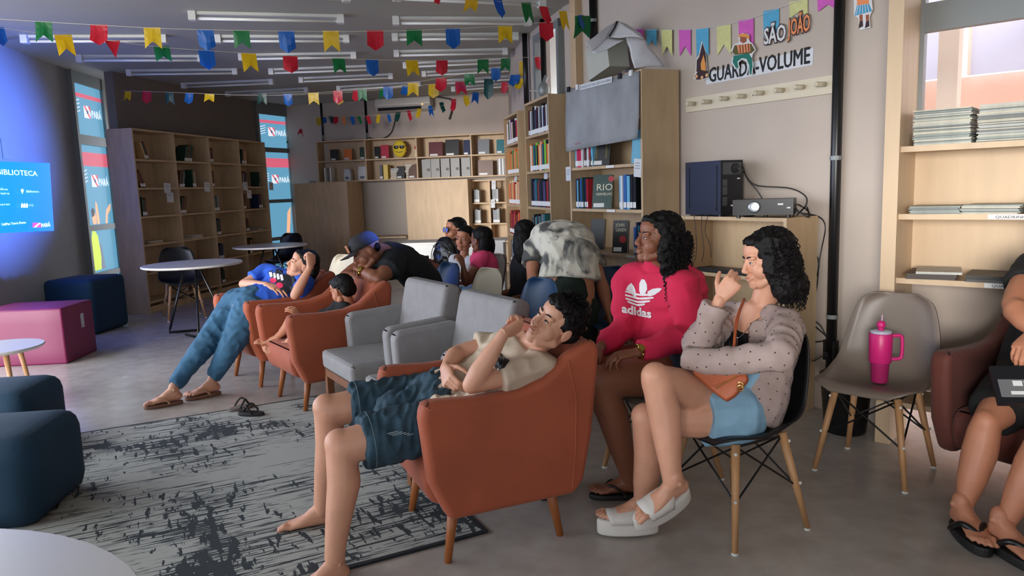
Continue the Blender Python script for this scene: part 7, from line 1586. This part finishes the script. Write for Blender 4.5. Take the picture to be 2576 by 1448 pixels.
# ---- woman with glasses at the white desk
def glasses_woman():
    Y = 7.0; j = {}; f = V(-.9, -.42, 0).normalized(); sd = V(-.42, .9, 0)
    j['pel'] = P(1150, 745, Y+.1); j['neck'] = P(1143, 625, Y+.05); j['mid'] = P(1152, 685, Y+.1); j['shL'] = j['neck']-sd*.16-ZV*.05; j['shR'] = j['neck']+sd*.16-ZV*.05
    j['hipL'] = j['pel']-sd*.09; j['hipR'] = j['pel']+sd*.09; j['knL'] = j['hipL']+f*.4+ZV*.02; j['knR'] = j['hipR']+f*.4+ZV*.02; j['anL'] = V(j['knL'].x, j['knL'].y, .1); j['anR'] = V(j['knR'].x, j['knR'].y, .1)
    j['elL'] = P(1098, 672, Y-.2); j['wrL'] = P(1076, 665, Y-.32); j['elR'] = P(1088, 664, Y+.02); j['wrR'] = P(1066, 652, Y-.12)
    t = person('woman in round glasses with a black backpack, looking up over a phone', j['pel'])
    hd = head_from_eyes(P(1124, 577, Y-.05), (-.86, -.45, .08), ZV, .98)
    hl = hand_mesh(j['wrL'], V(-.8, -.2, .1), V(.2, .6, .6), False, (.5,)*4, s=.95); hr = hand_mesh(j['wrR'], V(-.8, -.1, .1), V(.2, .6, .2), True, (.45,)*4, s=.95)
    seated(t, j, 'tan', .95, hd, 'top', pm('top_dark', (44, 60, 78), .8), (hl, hr), (), seed=2); face_bits(t, hd[1], hd[0], hd[2], lipc=(150, 80, 80))
    bm = NB()
    for k in 'LR': limb(bm, [j['pel'], j['hip'+k], j['kn'+k], lp(j['kn'+k], j['an'+k], .95)], [.14, .11, .075, .06], flat1=True)
    cloth('trousers', bm, MATS['trouser_dark'], t, .011, 3, .004)
    hairblob(t, hd, [((0, -.03, .045), (.083, .094, .080)), ((0, -.085, -.01), (.07, .05, .07)), ((0, .04, .080), (.055, .036, .02))], amp=.002, sc=30)
    c, M, s = hd; gl_ = thing('glasses', 'round blue-lit glasses worn by the woman with the backpack', 'glasses', c+M @ Vector((0, .09, 0))); w = lambda p: c+M @ (Vector(p)*s)
    for k in (-1, 1):
        bm = NB(); tube(bm, [w((k*.033+.026*math.cos(a), .098, -.004+.024*math.sin(a))) for a in [2*math.pi*i/18 for i in range(19)]], .0022, 6); obj('rim', bm, m_black, gl_)
        bm = NB(); sphere(bm, w((k*.033, .098, -.004)), Vector((.025, .002, .023))*s, M); obj('lens', bm, pm('lens_reflection', (120, 150, 240), .08, spec=1.0, metal=.3), gl_, smooth=True)  # blue reflection is put into the lens colour
        bm = NB(); cone(bm, w((k*.060, .095, .0)), w((k*.080, -.005, .0)), .0018, .0018, 5); obj('temple', bm, m_black, gl_)
    # backpack worn in front
    c = P(1122, 645, Y-.18); b = thing('backpack', 'glossy black backpack hugged by the woman with glasses', 'backpack', c-ZV*.15); Mb = axes(V(-.6, -.8, 0), ZV)
    bm = NB(); sphere(bm, c, V(.14, .075, .19), Mb, 20, 14); limb(bm, [c-ZV*.12+Mb.col[0]*.08, c-ZV*.12-Mb.col[0]*.08], [.07, .07]); mb = pm('backpack_black', (14, 14, 16), .3); cloth('bag', bm, mb, b, .009, 3, .006, 14)
    for q in (.155, .12): bm = NB(); tube(bm, [c+Mb.col[1]*(.065+.01*(q < .13))+Mb.col[0]*(q*.82*math.cos(a))+ZV*(q*1.05*math.sin(a)-.02) for a in [math.pi*i/16 for i in range(17)]], .004, 6); obj('zip', bm, m_case, b)
    bm = NB(); cbox(bm, P(1070, 660, Y-.42), (.075, .012, .15), Matrix.Rotation(.6, 3, 'X')); bev(bm, .004); tag(obj('phone', bm, m_black, loc=P(1070, 660, Y-.42)), 'black phone in the hands of the woman with glasses', 'phone')
glasses_woman()
# ---- two children beside her
def girl_face():
    Y = 6.55; j = {}; f = V(-.6, -.8, 0).normalized(); sd = V(-.8, .6, 0)
    j['pel'] = P(1172, 735, Y+.05); j['neck'] = P(1166, 645, Y+.02); j['mid'] = P(1170, 690, Y+.05); j['shL'] = j['neck']-sd*.11-ZV*.03; j['shR'] = j['neck']+sd*.11-ZV*.03; j['hipL'] = j['pel']-sd*.07; j['hipR'] = j['pel']+sd*.07
    for k in 'LR': j['kn'+k] = j['hip'+k]+f*.3; j['an'+k] = V(j['kn'+k].x, j['kn'+k].y, .12)
    j['elL'] = j['shL']+f*.05-ZV*.18; j['elR'] = j['shR']+f*.05-ZV*.18; j['wrL'] = j['elL']+f*.16; j['wrR'] = j['elR']+f*.16
    t = person('girl in a white top with tied back hair turning to face the room', j['pel']); hd = head_from_eyes(P(1158, 602, Y-.08), (-.42, -.90, -.06), V(.12, 0, 1), .92)
    hl = hand_mesh(j['wrL'], f, -ZV, False, (.4,)*4, s=.75); hr = hand_mesh(j['wrR'], f, -ZV, True, (.4,)*4, s=.75)
    seated(t, j, 'tan', .72, hd, 'top', pm('top_white', (206, 206, 210), .85), (hl, hr), (), sleeve=.12, hi=.9, seed=3); face_bits(t, hd[1], hd[0], hd[2], lipc=(160, 84, 80))
    bm = NB()
    for k in 'LR': limb(bm, [j['pel'], j['hip'+k], lp(j['hip'+k], j['kn'+k], .7)], [.10, .085, .075], flat1=True)
    cloth('shorts', bm, pm('shorts_blue_print', (120, 160, 190), .85, var=.5, scale=30), t, .01, 3, .004)
    hairblob(t, hd, [((0, -.03, .045), (.080, .092, .078)), ((0, -.075, .0), (.068, .05, .07)), ((0, .038, .078), (.058, .036, .020))], amp=.002, sc=30)
girl_face()
def girl_pink_top():
    Y = 6.15; j = {}; f = V(-.93, .35, 0).normalized(); sd = V(.35, .93, 0)
    j['pel'] = P(1222, 745, Y); j['neck'] = P(1212, 628, Y); j['mid'] = P(1226, 690, Y); j['shL'] = P(1215, 648, Y-.13); j['shR'] = P(1205, 642, Y+.13); j['hipL'] = j['pel']-sd*.08; j['hipR'] = j['pel']+sd*.08
    j['knL'] = P(1150, 765, Y-.05); j['knR'] = j['hipR']+f*.32
    for k in 'LR': j['an'+k] = V(j['kn'+k].x+.02, j['kn'+k].y, .12)
    j['elL'] = P(1172, 712, Y-.22); j['wrL'] = P(1165, 668, Y-.25); j['elR'] = j['shR']+f*.1-ZV*.18; j['wrR'] = j['elR']+f*.18
    t = person('child with long dark hair in a bright pink top, turned away', j['pel']); hd = head_from_eyes(P(1192, 603, Y+.04), (-.75, .62, 0), ZV, .94)
    hl = hand_mesh(j['wrL'], V(-.3, .2, .8), V(-.5, .5, 0), False, (.5,)*4, s=.8); hr = hand_mesh(j['wrR'], f, -ZV, True, (.4,)*4, s=.8)
    seated(t, j, 'brown', .80, hd, 'top', pm('top_pink', (232, 72, 116), .85, bump=.1, bscale=100), (hl, hr), (), sleeve=.40, seed=5, lo=-.3, wide=1.1, fat=1.1); face_bits(t, hd[1], hd[0], hd[2])
    bm = NB()
    for k in 'LR': limb(bm, [j['pel'], j['hip'+k], lp(j['hip'+k], j['kn'+k], .72)], [.11, .09, .085], flat1=True)
    cloth('shorts', bm, MATS['shorts_blue_print'], t, .01, 3, .004)
    hairblob(t, hd, [((0, -.03, .045), (.084, .096, .080)), ((0, -.07, -.05), (.085, .065, .11)), ((.0, -.08, -.17), (.08, .05, .09)), (((.05, -.09, -.2), (.06, -.10, -.32)), (.035, .012)), (((-.02, -.10, -.2), (-.03, -.11, -.30)), (.035, .012)), ((0, .036, .078), (.06, .04, .022))], amp=.003, sc=30)
girl_pink_top()
# ---- person bending over, white tie-dye shirt
def bender():
    Y = 5.0; j = {}; j['pel'] = P(1432, 748, Y); j['hipL'] = P(1402, 765, Y); j['hipR'] = P(1462, 770, Y+.02); j['neck'] = P(1392, 592, Y+.52); j['mid'] = P(1430, 622, Y+.14)
    j['shL'] = P(1345, 622, Y+.36); j['shR'] = P(1478, 628, Y+.34); j['elL'] = P(1338, 690, Y+.22); j['wrL'] = P(1356, 745, Y+.12); j['elR'] = P(1512, 705, Y+.16); j['wrR'] = P(1530, 785, Y+.06)
    j['knL'] = P(1400, 900, Y+.05); j['knR'] = P(1462, 905, Y+.08); j['anL'] = V(j['knL'].x, j['knL'].y+.06, .1); j['anR'] = V(j['knR'].x+.02, j['knR'].y+.06, .1)
    t = person('person bending forward in a white and grey tie-dye T-shirt and dark green shorts', V(j['anL'].x, j['anL'].y, 0))
    hd = (P(1378, 625, Y+.66), axes(V(-.1, .35, -.93), V(-.1, .93, .3)), 1.0)
    hl = hand_mesh(j['wrL'], V(.05, 0, -1), V(.8, 0, 0), False, (.3,)*4); hr = hand_mesh(j['wrR'], V(.1, -.1, -1), V(-.8, 0, 0), True, (.3,)*4)
    fl_ = foot_mesh(V(j['anL'].x, j['anL'].y, .08), V(0, 1, 0), ZV, False); fr_ = foot_mesh(V(j['anR'].x, j['anR'].y, .08), V(0, 1, 0), ZV, True)
    m = bpy.data.materials.new('tie_dye'); m.use_nodes = True; nt = m.node_tree; b = nt.nodes['Principled BSDF']; b.inputs['Roughness'].default_value = .85; n = nt.nodes.new('ShaderNodeTexNoise'); n.inputs['Scale'].default_value = 4.5; n.inputs['Detail'].default_value = 4; n.inputs['Distortion'].default_value = 1.2; tc = nt.nodes.new('ShaderNodeTexCoord'); nt.links.new(tc.outputs['Object'], n.inputs['Vector'])
    cr = nt.nodes.new('ShaderNodeValToRGB'); e = cr.color_ramp.elements; e[0].position = .40; e[0].color = lin((88, 88, 86)); e[1].position = .52; e[1].color = lin((222, 216, 200)); nt.links.new(n.outputs['Fac'], cr.inputs[0]); nt.links.new(cr.outputs[0], b.inputs['Base Color'])
    seated(t, j, 'tan', 1.05, hd, 't_shirt', m, (hl, hr), (fl_, fr_), wide=1.08, fat=1.15, sleeve=.62, seed=9, lo=.16, off=.026)
    bm = NB()
    for k in 'LR': limb(bm, [j['pel']+ZV*.04, j['hip'+k], lp(j['hip'+k], j['kn'+k], .5), lp(j['hip'+k], j['kn'+k], .85)], [.15, .125, .115, .11], flat1=True)
    cloth('shorts', bm, pm('shorts_green', (24, 40, 34), .85), t, .01, 3, .008, 10)
    hairblob(t, hd, [((0, -.03, .045), (.084, .095, .080)), ((0, -.07, -.02), (.075, .05, .07))], amp=.003)
bender()
# ---- person in black behind the bending one
def black_top():
    Y = 5.75; j = {}; f = V(-.9, -.4, 0).normalized(); sd = V(-.4, .9, 0)
    j['pel'] = P(1322, 790, Y); j['neck'] = P(1330, 640, Y); j['mid'] = P(1328, 715, Y); j['shL'] = j['neck']-sd*.16-ZV*.06; j['shR'] = j['neck']+sd*.16-ZV*.06; j['hipL'] = j['pel']-sd*.09; j['hipR'] = j['pel']+sd*.09
    for k in 'LR': j['kn'+k] = j['hip'+k]+f*.4; j['an'+k] = V(j['kn'+k].x, j['kn'+k].y, .1)
    j['elL'] = j['shL']+f*.02-ZV*.25; j['elR'] = j['shR']-ZV*.25; j['wrL'] = j['elL']+f*.2; j['wrR'] = j['elR']+f*.2
    t = person('seated person in black half hidden by the bending person', j['pel']); hd = (j['neck']+V(-.02, 0, .15), axes(V(.2, 1, -.2), ZV), .98)
    hl = hand_mesh(j['wrL'], f, -ZV, False, (.4,)*4, s=.9); hr = hand_mesh(j['wrR'], f, -ZV, True, (.4,)*4, s=.9)
    seated(t, j, 'brown', .98, hd, 'top', MATS['clothes_black'], (hl, hr), (), sleeve=.9, seed=1, wide=1.1); face_bits(t, hd[1], hd[0], hd[2])
    bm = NB()
    for k in 'LR': limb(bm, [j['pel'], j['hip'+k], j['kn'+k], lp(j['kn'+k], j['an'+k], .95)], [.14, .12, .09, .07], flat1=True)
    cloth('trousers', bm, MATS['clothes_black'], t, .011, 3, .004)
    hairblob(t, hd, [((0, -.03, .045), (.086, .096, .080)), ((0, -.08, -.08), (.09, .065, .16))], amp=.004)
black_top()
